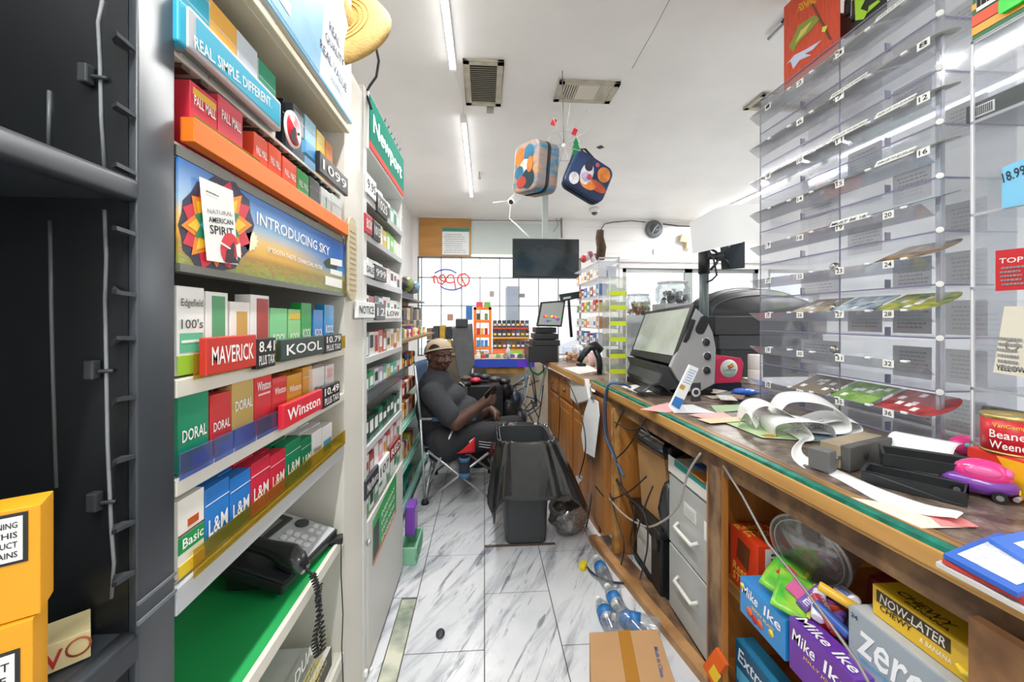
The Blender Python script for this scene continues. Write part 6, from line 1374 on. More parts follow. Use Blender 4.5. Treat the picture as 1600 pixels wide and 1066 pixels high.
q = MB(); q.box(ppx(927, 622), (.02, .04, .02)); q.tube([ppx(924, 618), ppx(922, 606), ppx(926, 600)], .003, 6); obj('clip', q, mat('#8d9093', .3, .8), t)
q = MB(); q.prism([ppx(890, 592), ppx(914, 592), ppx(920, 625), ppx(900, 632), ppx(891, 622)], (.03, 0, 0)); tag(obj('power_adapter', q, mat('#dfe0de', .4), bevel=.006), 'white power adapter hanging under the far counter edge beside the clipped papers', 'adapter')
# ================================================================ water bottles and carton on the floor
def bottle(c, d, label, L=.21, r=.033):
    d = Vector(d).normalized(); R = d.to_track_quat('Z', 'Y').to_matrix(); c = Vector(c)
    tt = thing('water_bottle', label, 'bottle', c, 0, 'empty water bottles on the floor')
    s_ = r / .033; pr = [(0, 0), (.028, .001), (.033, .012), (.031, .022), (.033, .03), (.031, .04), (.033, .05), (.033, .14), (.030, .155), (.018, .185), (.0135, .195), (.0135, .205), (.0, .206)]
    q_ = MB(); q_.lathe([(a * s_, b * L / .21) for a, b in pr], c, R, 20); obj('body', q_, clear('#fafdff', .10, .14), tt)
    q_ = MB(); q_.lathe([(r * 1.01, L * .40), (r * 1.015, L * .40), (r * 1.015, L * .62), (r * 1.01, L * .62)], c, R, 20); obj('label', q_, mat('#2f7cc4', .4, noise=.3, scale=40), tt)
    q_ = MB(); q_.lathe([(0, L), (.0145, L), (.0145, L - .016), (.0, L - .016)], c, R, 14); obj('cap', q_, PAPER, tt)
def fz(px, py, z=.036): return onZ(px, py, z)
bottle(fz(950, 912), fz(930, 868) - fz(950, 912), 'empty clear water bottle furthest away at the counter foot', .22)
bottle(fz(975, 965), fz(943, 905) - fz(975, 965), 'clear water bottle with blue label lying in the middle of the bottle line')
bottle(fz(960, 990), fz(932, 930) - fz(960, 990), 'clear water bottle on the tile side, touching the cardboard carton')
bottle(fz(1010, 1000), fz(955, 940) - fz(1010, 1000), 'clear water bottle with blue label resting between two others', .22)
bottle(fz(1032, 982, .04), fz(975, 968, .04) - fz(1032, 982, .04), 'larger clear water bottle nearest the camera beside the cardboard carton', .20, .038)
t = thing('cardboard_carton', 'taped brown cardboard carton on the floor at the bottom of the photo', 'box', onZ(990, 1030, .2))
zc = .20; P_ = [onZ(921, 988, zc), onZ(1028, 983, zc), onZ(1092, 1120, zc), onZ(925, 1130, zc)]
P_[2] = P_[1] + (P_[3] - P_[0]) + Vector((.02, 0, 0))
q = MB(); q.prism([Vector((p_.x, p_.y, .001)) for p_ in P_], (0, 0, zc - .001)); obj('carton', q, mat('#b58d61', .75, noise=.08, scale=5), t, bevel=.003)
mid0, mid1 = P_[0].lerp(P_[1], .5), P_[3].lerp(P_[2], .5); wv = (P_[1] - P_[0]) * .09; q = MB(); q.prism([mid0 - wv, mid0 + wv, mid1 + wv, mid1 - wv], (0, 0, .0012)); obj('packing_tape', q, mat('#a9762f', .25, coat=.3), t)
xd = (P_[3] - P_[0]).normalized(); text(t, 'Made in China', P_[1].lerp(P_[0], .12) + xd * .08 + Vector((0, 0, .001)), xd, Zp.cross(xd), .12, .014, mat('#3c5f9a', .6))
for px, py, lab in ((1118, 1040, 'orange and yellow wrapper at the foot of the wooden post'),):
    c = onX(px, py, .77); q = MB(); q.box(c, (.015, .05, .10), (.4, .2, .2)); t = thing('snack_wrapper', lab, 'wrapper', c); obj('film', q, mat('#e0662a', .4), t); q = MB(); q.box(c + Vector((-.009, -.01, -.02)), (.003, .035, .04), (.4, .2, .2)); obj('print', q, mat('#e8c53a', .4), t)
# ================================================================ lottery ticket case
ZC = .9505
KX, KY0, KY1, KD = 1.385, 1.117, 1.908, .26
t = thing('lottery_ticket_case', 'tall clear acrylic lottery ticket case with numbered locked bins on the counter', 'display case', (KX + .13, 1.5, ZC))
ZR = [.963 + .164 * k for k in range(10)]
ymid = onX(1312, 500, KX).y; yq1 = onX(1251, 500, KX).y; yq3 = onX(1383, 500, KX).y
m = MB(); m.b2(KX, KX + KD, KY1 - .004, KY1, ZC, ZR[-1]); obj('far_side_panel', m, ACR, t)
m = MB(); m.b2(KX, KX + KD, KY0, KY0 + .004, ZC, ZR[-1]); obj('near_side_panel', m, ACR, t)
m = MB(); m.b2(KX + KD - .003, KX + KD, KY0, KY1, ZC, ZR[-1]); obj('back_panel', m, clear('#eef0f2', .05, .16), t)
PUR = clear('#a6a2c4', .2, .45, .2)
m = MB(); m.b2(KX - .004, KX + .012, KY0 - .006, KY0 + .010, ZC, ZR[-1] + .01); obj('corner_post', m, clear('#e2e4ec', .25, .3, .1), t, bevel=.003)
m = MB(); m.b2(KX - .001, KX + .002, ymid - .002, ymid + .002, ZC, ZR[-1]).b2(KX - .001, KX + .002, KY1 - .003, KY1, ZC, ZR[-1]); obj('door_edge', m, mat('#77748c', .3), t)
for k, z in enumerate(ZR):
    m = MB(); m.b2(KX, KX + KD, KY0, KY1, z - .0035, z); obj('shelf', m, ACR, t)
    m = MB(); m.b2(KX - .003, KX, KY0, KY1, z - .0035, z + .0015).b2(KX, KX + KD, KY0 - .002, KY0, z - .003, z + .001); obj('shelf_edge', m, mat('#7d7a98', .3), t)
    m = MB(); m.cyl((KX - .012, KY0 - .010, z), (KX - .004, KY0 - .004, z), .009, 12); obj('corner_screw', m, WHITE, t)
    if k == 9: continue
    m = MB(); m.b2(KX - .0005, KX + .0015, ymid + .003, KY1 - .004, z + .004, z + .155); obj('door', m, ACR, t)
    m = MB(); m.b2(KX - .0005, KX + .0015, KY0 + .01, ymid - .003, z + .004, z + .155); obj('door', m, ACR, t)
    m = MB(); m.b2(KX - .001, KX + .02, yq1 - .001, yq1 + .001, z + .0, z + .03).b2(KX - .001, KX + .02, yq3 - .001, yq3 + .001, z, z + .03); obj('bin_divider', m, mat('#6d6a85', .4), t)
    if k != 1 or True:
        c = Vector((KX - .002, ymid + .022, z + .10)); m = MB(); m.lathe([(0, -.012), (.010, -.012), (.014, -.008), (.014, .0), (.018, .002), (.018, .006), (0, .006)], c, Matrix.Rotation(PI / 2, 3, 'Y'), 16); obj('lock', m, mat('#b7b6ac', .2, .9), t)
    # slanted front tray
    m = MB(); m.prism([(KX, KY0 + .012, z + .048), (KX - .05, KY0 + .012, z + .085), (KX - .05, KY1 + .01, z + .085), (KX, KY1 + .01, z + .048)], (0, 0, .002)); obj('slanted_tray', m, clear('#f8f9fc', .10, .16, .12), t)
    for j, pxl in enumerate((1200, 1250, 1312, 1388 if k < 5 else 1443)):
        n_ = (8 - k) * 4 + j + 1
        if k >= 4 and j == 0 and k % 2: continue
        m = MB(); XL = KX - .052; yc = onX(pxl, 500, XL).y; zc_ = z + .062
        m.b2(XL - .001, XL, yc - .018, yc + .018, zc_, zc_ + .025, 0); tmb(m, str(n_), (XL - .001, yc + .012, zc_ + .005), nYv, Zp, .024, .015, 1, .0008); obj('number_label', m, [PAPER, INK], t)
    for j in range(6):
        yy = KY0 + .06 + .12 * j; m = MB(); m.rbox((KX - .045, yy, z + .086), (.016, .02, .008), .003); obj('tray_clip', m, mat('#f0f1f4', .4), t)
def ticket(y0, y1, z, hx, hx2, label, group, round_=False, k=0, lift=0):
    tt = thing('instant_ticket', label, 'ticket', (KX, (y0 + y1) / 2, z), 0, group)
    a = Vector((KX - .048, 0, z + .088)); b = Vector((KX + .075, 0, z + .142)); a.z += lift; b.z += lift
    if z > 1.6: a = Vector((KX - .05, 0, z + .090)); b = Vector((KX + .07, 0, z + .125))
    pts = []
    def P_(u, v): q_ = a.lerp(b, u); return Vector((q_.x, y1 + (y0 - y1) * v, q_.z))
    out = [P_(0, 0), P_(1, 0), P_(1, .96), P_(0, .96)]
    if round_:
        out = [P_(0, 0), P_(1, 0)] + [P_(.5 + .5 * math.cos(PI * i / 12), 1 + .28 * math.sin(PI * i / 12)) for i in range(13)]
    q_ = MB(); q_.prism(out, (0, 0, .0008), 0); obj('printed_face', q_, mat(hx, .45, noise=1, hex2=hx2, scale=28), tt)
    q_ = MB(); q_.prism([p_ - Vector((0, 0, .0016)) for p_ in out], (0, 0, .0008), 0); obj('back', q_, clear('#eceae4', .05, .8, .3), tt)
    d1 = (b - a).normalized(); q_ = MB(); lines_mb(q_, P_(.1, .9) - Vector((0, 0, .0018)), Yp, d1, (y1 - y0) * .8, (b - a).length * .8, 14 if z > 1.4 else 7, 0, k, -.0004, .45); obj('back_print', q_, mat('#6d6b6c', .7), tt)
    if z < 1.35:
        q_ = MB(); rr_ = random.Random(k)
        for i in range(6):
            u, v = rr_.uniform(.1, .75), rr_.uniform(.1, .8); w_ = .12
            q_.prism([P_(u, v) + Vector((0, 0, .001)), P_(u + .16, v) + Vector((0, 0, .001)), P_(u + .16, v + w_) + Vector((0, 0, .001)), P_(u, v + w_) + Vector((0, 0, .001))], (0, 0, .0005))
        obj('play_spots', q_, mat('#e9eaea', .5), tt)
TK = {0: ['', '#7a6a54', '#8fb356:#5f8a3a', '#b23a3a:#7a2226'], 2: ['', '#b8a890:#7d6a52', '#c9d3d6:#4a6a80', '#b9b43a:#3f6a3a'], 3: ['', '', '', '#a8823f:#2f2a4a'], 4: ['', '#c46a3a:#8a4a2a', '#7a8c8a:#4f6563', '#1f3a4a:#7fb0bc'],
      5: ['#8e8f86:#6a6b62', '#9aa08c:#6f7a66', '#8aa37e:#5f7f5a', '#7fa870:#c9b85a'], 6: ['#b9a79c:#8a7a70', '#c9a9a2:#8c8580', '#b8b8b2:#84857f', '#c0c1bc:#8a8b86'], 7: ['#b8bab4:#80827c', '#c7a198:#8a8c86', '#b4b6b2:#7e807c', '#bcbdb8:#84857f'], 8: ['#b9bbb6:#83857f', '#c98f8f:#8a8c88', '#a9a58f:#6f705f', '#aeb0aa:#77786f'], 1: ['', '', '', '']}
cols_y = [(yq1 + .006, KY1 - .006), (ymid + .006, yq1 - .006), (yq3 + .006, ymid - .006), (KY0 + .014, yq3 - .006)]
kk = 0
for r_, lst in TK.items():
    for j, s in enumerate(lst):
        if not s: continue
        a_, b_ = (s.split(':') + [s])[:2]; n_ = (8 - r_) * 4 + j + 1; kk += 1
        ticket(cols_y[j][0], cols_y[j][1], ZR[r_], a_, b_, f'{cname(a_)} patterned ticket sheet on the slanted tray of bin {n_} in the lottery case', 'ticket sheets in the lottery case', j == 3, kk)
# notices behind the bins
for r_ in range(9):
    for j in range(4):
        if (r_ * 3 + j) % 2 == 0 and not (r_ < 4 and j > 1): continue
        n_ = (8 - r_) * 4 + j + 1; y0, y1 = cols_y[j]; z = ZR[r_]
        tt = thing('bin_notice', f'pale printed notice upright at the back of bin {n_} in the lottery case', 'notice', (KX + .2, y0, z), 0, 'printed notices in the lottery case')
        q = MB(); q.b2(KX + .20, KX + .201, y0 + .015, y1 - .015, z + .004, z + .12); obj('sheet', q, mat('#c7c8ca', .7), tt)
        q = lines_mb(MB(), (KX + .1998, y1 - .03, z + .02), nYv, Zp, (y1 - y0) * .7, .085, 6, 0, r_ + j); obj('print', q, mat('#9a9ba0', .7), tt)
PS_ = 0
for r_, j, s_ in ((7, 2, 'WIN UP TO $100,000!'), (6, 2, 'WIN UP TO $2,000!'), (6, 3, 'WIN UP TO $10,000!'), (5, 3, 'WIN UP TO $2,000,000!'), (4, 2, 'MUST BE 18'), (8, 3, 'WIN UP TO $500')):
    z = ZR[r_] + .088; y0, y1 = cols_y[j]
    q = MB(); q.prism([(KX - .058, y1 - .01, z - .006), (KX - .058, y0 + .01, z - .006), (KX - .046, y0 + .01, z + .016), (KX - .046, y1 - .01, z + .016)], (-.001, 0, 0), 0)
    tmb(q, s_, (KX - .0592, y1 - .02, z - .003), nYv, Vector((.48, 0, .88)), (y1 - y0) * .82, .012, 1, .0012); 
    tag(obj('prize_strip', q, [PAPER, INK]), f'white printed strip on the tray edge of bin {(8 - r_) * 4 + j + 1} in the lottery case', 'strip', 'prize strips in the lottery case')
# ---- second clear rack, nearest right
QX, QY1, QY0 = 1.264, .95, .28
t = thing('clear_display_rack', 'clear acrylic display rack with white edges at the right side of the photo', 'display rack', (QX + .2, .6, ZC))
ED = mat('#e9ebed', .3)
m = MB(); m.b2(QX, QX + .006, QY1 - .006, QY1, ZC, 2.07).b2(QX, QX + .006, QY0, QY1, 2.064, 2.07); obj('edge_frame', m, ED, t)
m = MB(); m.b2(QX, QX + .35, QY1 - .003, QY1, ZC, 2.07); obj('far_side', m, ACR, t)
m = MB(); m.b2(QX + .001, QX + .003, QY0, QY1, ZC, 2.06); obj('front_panel', m, ACR, t)
for z in (2.067, 1.86, 1.62, 1.43, 1.17, 1.03):
    m = MB(); m.b2(QX + .003, QX + .35, QY0, QY1 - .003, z - .004, z); obj('shelf', m, ACR, t)
    m = MB(); m.b2(QX, QX + .004, QY0, QY1, z - .005, z + .002); obj('shelf_edge', m, clear('#f4f6f8', .2, .6, .1), t)
m = MB(); m.b2(QX + .34, QX + .345, QY0, QY1, ZC, 2.06); obj('back_panel', m, clear('#eef0f2', .05, .2), t)
t = thing('rolling_paper_box', 'striped green, yellow and red carton on top of the near clear rack', 'box', (QX + .1, .7, 2.071))
m = MB(); y1_ = onX(1519, 40, QX + .003).y; m.b2(QX + .004, QX + .2, QY0 + .1, y1_, 2.071, 2.27); obj('carton', m, mat('#17683c', .4), t)
m = MB()
for (z0, z1, mi) in ((2.085, 2.105, 0), (2.108, 2.135, 1), (2.15, 2.165, 0), (2.19, 2.22, 1)): m.b2(QX + .002, QX + .004, QY0 + .1, y1_, z0, z1, mi)
obj('stripe', m, [mat('#f2a93a', .4), mat('#e4502c', .4)], t)
m = MB(); m.b2(QX + .001, QX + .002, y1_ - .085, y1_ - .01, 2.14, 2.235, 0)
for k in range(18): m.b2(QX, QX + .001, y1_ - .08 + k * .0038, y1_ - .078 + k * .0038 + .001 * (k % 3), 2.15, 2.225, 1)
obj('bar_code', m, [PAPER, INK], t)
m = MB(); m.rbox((QX - .004, y1_ - .085, 2.11), (.014, .045, .035), .006, axis=0); tag(obj('green_lighter', m, mat('#1fd82c', .2, coat=.5)), 'bright green lighter on the edge of the striped carton, upper right corner', 'lighter')
m = crumple(Vector((QX - .002, y1_ - .15, 2.12)), (.012, .045, .022), .3, 14, 8, 3); tag(obj('foil_charm', m, mat('#5f6a5c', .3, .3, noise=.5, scale=60)), 'silvery green foil piece beside the bright green lighter', 'charm')
m = MB(); y_ = onX(1515, 165, QX + .02).y; m.b2(QX + .01, QX + .2, .4, y_, 1.866, 1.91); t = thing('black_flat_box', 'flat black box with a bar code in the near clear rack', 'box', (QX + .1, .6, 1.866)); obj('carton', m, mat('#1d2b28', .4), t)
m = MB(); m.b2(QX + .008, QX + .01, y_ - .06, y_ - .015, 1.872, 1.90, 0)
for k in range(10): m.b2(QX + .007, QX + .008, y_ - .056 + k * .004, y_ - .054 + k * .004, 1.875, 1.897, 1)
obj('bar_code', m, [PAPER, INK], t)
PQ_ = Pl('X', QX - .002)
def card(nm, pts, hx, label, cat, txts=(), lines=0):
    tt = thing(nm, label, cat, PQ_.p(*pts[-1])); q_ = MB(); poly(q_, PQ_, pts, 0, .001); obj('sheet', q_, mat(hx, .6), tt)
    for s_, a_, b_, h_, tcx in txts: ptext(tt, s_, PQ_, a_, b_, h_, mat(tcx, .6), off=.002)
    if lines:
        A = PQ_.p(*pts[3]); B = PQ_.p(*pts[2]); T_ = PQ_.p(*pts[0]); obj('print', lines_mb(MB(), A + Vector((-.0015, -.008, .01)), (B - A).normalized(), Zp, (B - A).length * .8, (T_ - A).length * .5, lines, 0, 2, .0015), mat('#8c8c90', .7), tt)
    return tt
card('price_card', [(1566, 262), (1610, 244), (1610, 318), (1566, 326)], '#7cc3e6', 'light blue handwritten price card in the near clear rack', 'card', [('18.99', (1569, 286), (1605, 272), 16, '#1f2c3a')], 0)
card('red_packet', [(1556, 392), (1612, 386), (1612, 452), (1556, 455)], '#c9262e', 'red packet with small white print standing in the near clear rack', 'packet', [('TOP', (1562, 412), (1600, 409), 8, '#f2e9e6')], 5)
card('cream_card', [(1570, 479), (1612, 478), (1606, 590), (1552, 582)], '#ddd9c8', 'tilted cream card reading Yellow at the right edge of the photo', 'card', [('YELLOW', (1557, 578), (1604, 584), 9, '#2f2e2b')], 6)
m = MB(); c_ = PQ_.p(1582, 540); m.lathe([(.010, 0), (.013, 0), (.013, .001), (.010, .001)], c_ + Vector((-.001, 0, 0)), Matrix.Rotation(-PI / 2, 3, 'Y'), 18); obj('round_seal', m, mat('#9a9788', .6), bpy.data.objects['cream_card'])
m = MB(); m.b2(QX + .2, QX + .201, .5, .93, 1.19, 1.40); t = thing('bin_notice', 'large pale printed notice behind the cream card in the near rack', 'notice', (QX + .2, .7, 1.19)); obj('sheet', m, mat('#c9c9cb', .7), t); obj('print', lines_mb(MB(), (QX + .1995, .9, 1.22), nYv, Zp, .36, .15, 10), mat('#8b8b90', .7), t)
# ================================================================ things hanging above the case
t = thing('fishing_card', 'orange-red wood-print fishing lure card hanging behind the top of the lottery case', 'card', (1.44, 1.7, 2.45))
XF = 1.43; PF = Pl('X', XF)
zc1 = CEIL - .01
yl, yr = onX(1225, 100, XF).y, onX(1312, 100, XF).y
m = MB(); m.b2(XF, XF + .003, yr, yl, 2.40, zc1); obj('card', m, mat('#de5230', .5, noise=.25, scale=14, stretch=(1, 8, 1)), t)
ptext(t, 'FISHING', PF, (1246, 20), (1275, 4), 12, mat('#f0c52e', .5))
m = MB(); poly(m, PF, [(1233, 72), (1240, 60), (1248, 40), (1272, 24), (1283, 28), (1265, 50), (1252, 62), (1245, 72), (1240, 81)], 0, .001, 2); poly(m, PF, [(1243, 68), (1252, 48), (1270, 32), (1260, 50)], 1, .001, 4)
poly(m, PF, [(1230, 100), (1242, 86), (1262, 76), (1285, 62), (1270, 78), (1258, 84), (1268, 86), (1250, 94), (1240, 108), (1236, 96)], 2, .001, 2); poly(m, PF, [(1286, 42), (1294, 40), (1290, 50), (1285, 50)], 3, .001, 4)
obj('fish_and_splash', m, [mat('#8d9a3a', .5), mat('#d9cf6a', .5), mat('#cfd8ee', .5), mat('#d8e04a', .5)], t)
m = MB(); poly(m, PF, [(1268, 6), (1271, 6), (1300, 62), (1296, 62)], 0, .001, 3); obj('rod_line', m, mat('#6a4a40', .5), t)
t = thing('lure_card', 'black and lime-green carded lure hanging above the middle of the lottery case', 'card', (1.46, 1.4, 2.5)); m = MB()
yl, yr = onX(1336, 30, 1.45).y, onX(1385, 20, 1.45).y; m.b2(1.45, 1.453, yr, yl, 2.46, zc1); obj('card', m, mat('#1c2420', .5), t)
m = MB(); P5 = Pl('X', 1.449); poly(m, P5, [(1336, 0), (1352, 0), (1345, 14), (1356, 18), (1350, 30), (1337, 32)], 0, .001, 1); poly(m, P5, [(1358, 10), (1372, 0), (1376, 2), (1356, 20)], 0, .001, 1); obj('lime_print', m, mat('#a8d82e', .5), t)
m = MB(); m.tube([onX(1210, -8, 1.5), onX(1222, 20, 1.5), onX(1233, 38, 1.5)], .012, 8); m.tube([onX(1208, 0, 1.5), onX(1220, 32, 1.5), onX(1230, 40, 1.5)], .006, 6); tag(obj('black_bracket', m, BLACK), 'black slanted bracket at the ceiling left of the orange fishing card', 'bracket')
m = MB(); m.prism([onX(1313, 20, 1.47), onX(1338, 34, 1.47), onX(1338, 46, 1.47), onX(1313, 60, 1.47)], (.03, 0, 0)); m.tube([onX(1325, 0, 1.47), onX(1324, 24, 1.47)], .012, 6); m.tube([onX(1337, 0, 1.47), onX(1336, 32, 1.47)], .012, 6); tag(obj('black_holder', m, mat('#2b2423', .5)), 'dark holder between the orange card and the lime-green lure card', 'holder')
m = MB(); m.tube([(1.5, 1.0, CEIL - .02), (1.5, 2.0, CEIL - .02)], .01, 6); tag(obj('ceiling_rail', m, STEEL), 'metal rail at the ceiling from which the fishing cards hang', 'rail')
# ================================================================ lottery terminal
TYn, TYf = 1.98, 2.50
t = thing('lottery_terminal', 'large grey and black touch-screen lottery terminal tilted back on the counter', 'terminal', (1.1, 2.2, ZC))
def tn(px, py, y=TYn): return onY(px, py, y)
side = [(1087, 481), (1103, 496), (1114, 520), (1119, 545), (1117, 600), (1094, 612), (1075, 612), (1058, 592), (1048, 574)]
GT = mat('#a7a8aa', .4, .1); DK = mat('#26282b', .35)
m = MB(); m.prism([tn(*q) for q in side], (0, .03, 0)); obj('side_panel', m, GT, t, bevel=.004)
m = MB(); m.prism([tn(*q) + Vector((0, .03, 0)) for q in [(1103, 500), (1114, 520), (1119, 545), (1117, 600), (1094, 612), (1078, 612), (1078, 585), (1080, 560)]], (0, TYf - TYn - .06, 0)); obj('body', m, DK, t)
m = MB(); m.prism([tn(*q) + Vector((0, TYf - TYn - .03, 0)) for q in side], (0, .03, 0)); obj('side_panel', m, GT, t)
for (px, py) in ((1103, 535), (1105, 557), (1104, 579)):
    c = tn(px, py); m = MB(); m.lathe([(.020, 0), (.025, 0), (.025, .003), (.020, .003)], c, Matrix.Rotation(PI / 2, 3, 'X'), 24); obj('speaker_ring', m, mat('#b9babb', .3, .5), t)
    m = MB(); m.lathe([(0, 0), (.020, .0), (.020, .002), (0, .001)], c, Matrix.Rotation(PI / 2, 3, 'X'), 24); obj('speaker_hole', m, mat('#33363a', .4), t)
m = MB(); m.rbox(tn(1097, 508) + Vector((0, -.002, 0)), (.05, .008, .10), .024, (0, .45, 0), axis=1); obj('oval_vent', m, DK, t)
TLn, BLn, TLf, BLf = tn(1085, 474), tn(1051, 570), onY(1008, 487, TYf), onY(978, 553, TYf)
nrm = (TLn - BLn).cross(TLf - BLn).normalized(); 
if nrm.x > 0: nrm = -nrm
BLf = BLf - nrm * (BLf - BLn).dot(nrm)
m = MB(); m.prism([BLn, TLn, TLf, BLf], nrm * -.035); obj('screen_bezel', m, mat('#1d1f22', .3), t, bevel=.004)
def sc(u, v): return BLn.lerp(TLn, v).lerp(BLf.lerp(TLf, v), u)
m = MB(); m.prism([sc(.05, .14), sc(.05, .93), sc(.95, .93), sc(.95, .14)], nrm * .002); o = obj('touch_screen', m, mat('#b5bcb2', .12, noise=.25, scale=5, coat=.5, emis=.12), t)  # pale colour and faint glow stand in for light reflected on the glass
m = MB(); m.prism([sc(.03, .3) + nrm * -.03, sc(-.03, .45) + nrm * -.03, sc(-.03, .75) + nrm * -.03, sc(.03, .75) + nrm * -.03], nrm * .02); obj('side_latch', m, DK, t)
foot = [(1048, 574), (1056, 590), (1075, 612), (1050, 618), (1036, 612), (1030, 600), (1036, 585), (1030, 570)]
m = MB(); m.prism([tn(*q) + Vector((0, .02, 0)) for q in foot], (0, .45, 0)); obj('lower_housing', m, mat('#3a3d3f', .4, noise=.2, scale=6), t, bevel=.006)
m = MB(); c = onY(1030, 606, 1.95); m.grid(lambda u, v: c + Vector((-.09 + .16 * u, -.0 + .12 * v, -.03 + .05 * math.cos(PI * (u - .5)) * (1 - .5 * v))), 10, 6); obj('ticket_scoop', m, DK, t, solid=.006)
m = MB(); m.b2(tn(1034, 600).x, tn(1117, 600).x, TYn + .02, TYf - .02, ZC + .0005, ZC + .03); obj('base', m, BLACK, t)
t = thing('black_domed_case', 'black domed soft case with ribs standing behind the lottery terminal', 'case', (1.5, 2.55, ZC)); dc = onY(1165, 500, 2.82)
m = MB(); m.grid(lambda u, v: Vector((dc.x + .38 * math.cos(PI * u) * (1 if v < .98 else .0), dc.y + .26 * (1 - 2 * v), dc.z + .02 + .21 * math.sin(PI * u) ** .7 * math.sin(PI * (.08 + .84 * v)) ** .5)), 24, 12); obj('dome', m, mat('#202226', .5, bump=.2, scale=10), t)
for k in range(5):
    v = .1 + .2 * k; m = MB(); m.tube([Vector((dc.x + .382 * math.cos(PI * u_ / 16), dc.y + .26 * (1 - 2 * v), dc.z + .024 + .212 * math.sin(PI * u_ / 16) ** .7 * math.sin(PI * (.08 + .84 * v)) ** .5)) for u_ in range(17)], .004, 5); obj('rib', m, mat('#4a4d52', .4), t)
m = MB(); m.b2(dc.x - .40, dc.x + .40, dc.y - .27, dc.y + .27, dc.z - .10, dc.z + .03); obj('body', m, DK, t, bevel=.01)
m = MB(); m.b2(dc.x - .37, dc.x + .38, dc.y - .26, dc.y + .26, dc.z - .20, dc.z - .10); obj('lower_tray', m, mat('#2f3236', .4), t, bevel=.01)
m = MB(); m.b2(dc.x - .34, dc.x + .35, dc.y - .24, dc.y + .24, ZC, dc.z - .20); obj('plinth', m, mat('#1b1d22', .4), t)
t = thing('pink_box', 'bright pink box with a round parrot-coloured sticker behind the terminal', 'box', tn(1138, 598, 2.15)); P0 = [tn(*q, y=2.12) for q in ((1118, 562), (1130, 556), (1158, 560), (1162, 568), (1158, 597), (1117, 600))]
m = MB(); m.prism(P0, (0, .08, 0)); obj('box', m, mat('#d8325c', .5), t, bevel=.002); c = tn(1139, 576, 2.117)
RX = Matrix.Rotation(PI / 2, 3, 'X')
m = MB(); m.lathe([(0, 0), (.05, 0), (.05, .001), (0, .001)], c, RX, 28, 0); m.lathe([(0, .001), (.042, .001), (.042, .0016), (0, .0016)], c, RX, 24, 1); obj('round_sticker', m, [PAPER, mat('#cfe3da', .5)], t)
m = MB(); m.box(c + Vector((.008, -.003, .012)), (.032, .001, .022), (0, -.5, 0), 0); m.box(c + Vector((.012, -.0035, .016)), (.016, .001, .012), (0, .4, 0), 1); obj('sticker_motif', m, [mat('#d84a2e', .5), mat('#e8b43a', .5)], t); text(t, 'Lottery', c + Vector((-.035, -.0025, -.02)), Xp, Zp, .07, .022, mat('#2a8f86', .5), shear=.2)
m = MB(); P0 = [tn(*q, y=2.11) for q in ((1105, 600), (1158, 598), (1160, 610), (1150, 618), (1100, 615))]; m.prism(P0, (0, .15, 0)); tag(obj('navy_box', m, mat('#1b2330', .4)), 'dark navy block under the bright pink box', 'box')
# text card stand
ys_ = 1.62; Pst = Pl('Y', ys_)
t = thing('card_stand', 'white L-shaped counter card with blue text and a blue corner, in front of the terminal', 'sign', onY(1075, 643, ys_)); zb_ = .952
def sy(px, py): q_ = onY(px, py, ys_); return q_
m = MB(); m.prism([sy(1047, 634), sy(1078, 570), sy(1092, 576), sy(1066, 632), sy(1072, 640), sy(1062, 642)], (0, .012, 0)); obj('upright', m, mat('#eceef0', .5), t)
a = onY(1060, 643, ys_); m = MB(); m.prism([Vector((a.x - .02, ys_, zb_)), Vector((a.x + .15, ys_ - .02, zb_)), Vector((a.x + .14, ys_ + .14, zb_)), Vector((a.x + .02, ys_ + .14, zb_))], (0, 0, .003)); obj('base_flap', m, mat('#e4e6ea', .5), t)
m = MB(); poly(m, Pst, [(1049, 632), (1055, 619), (1069, 625), (1061, 640)], 0, .001, 1); obj('blue_corner', m, mat('#2f7ec9', .5), t)
m = MB(); poly(m, Pst, [(1061, 606), (1064, 600), (1071, 603), (1068, 610)], 0, .001, 1); obj('gold_chip', m, mat('#b89a4a', .4), t)
xd_ = (sy(1090, 582) - sy(1078, 577)).normalized(); yd_ = (sy(1078, 572) - sy(1052, 625)).normalized()
obj('print', lines_mb(MB(), sy(1067, 598) + Vector((0, -.001, 0)), xd_, yd_, .035, .07, 6, fill=.35), mat('#6f9fd0', .6), t)
t = thing('emblem_card', 'dark card with a round pale emblem standing beside the white counter card', 'card', tn(1087, 625, 1.75)); c = tn(1087, 613, 1.75); m = MB(); m.box(c, (.05, .003, .085), (0, 0, .1)); obj('card', m, mat('#3d3a42', .5), t); m = MB(); m.lathe([(.012, 0), (.021, 0), (.021, .001), (.012, .001)], c + Vector((0, -.003, 0)), RX, 22); obj('emblem', m, mat('#c9c9cc', .5), t)
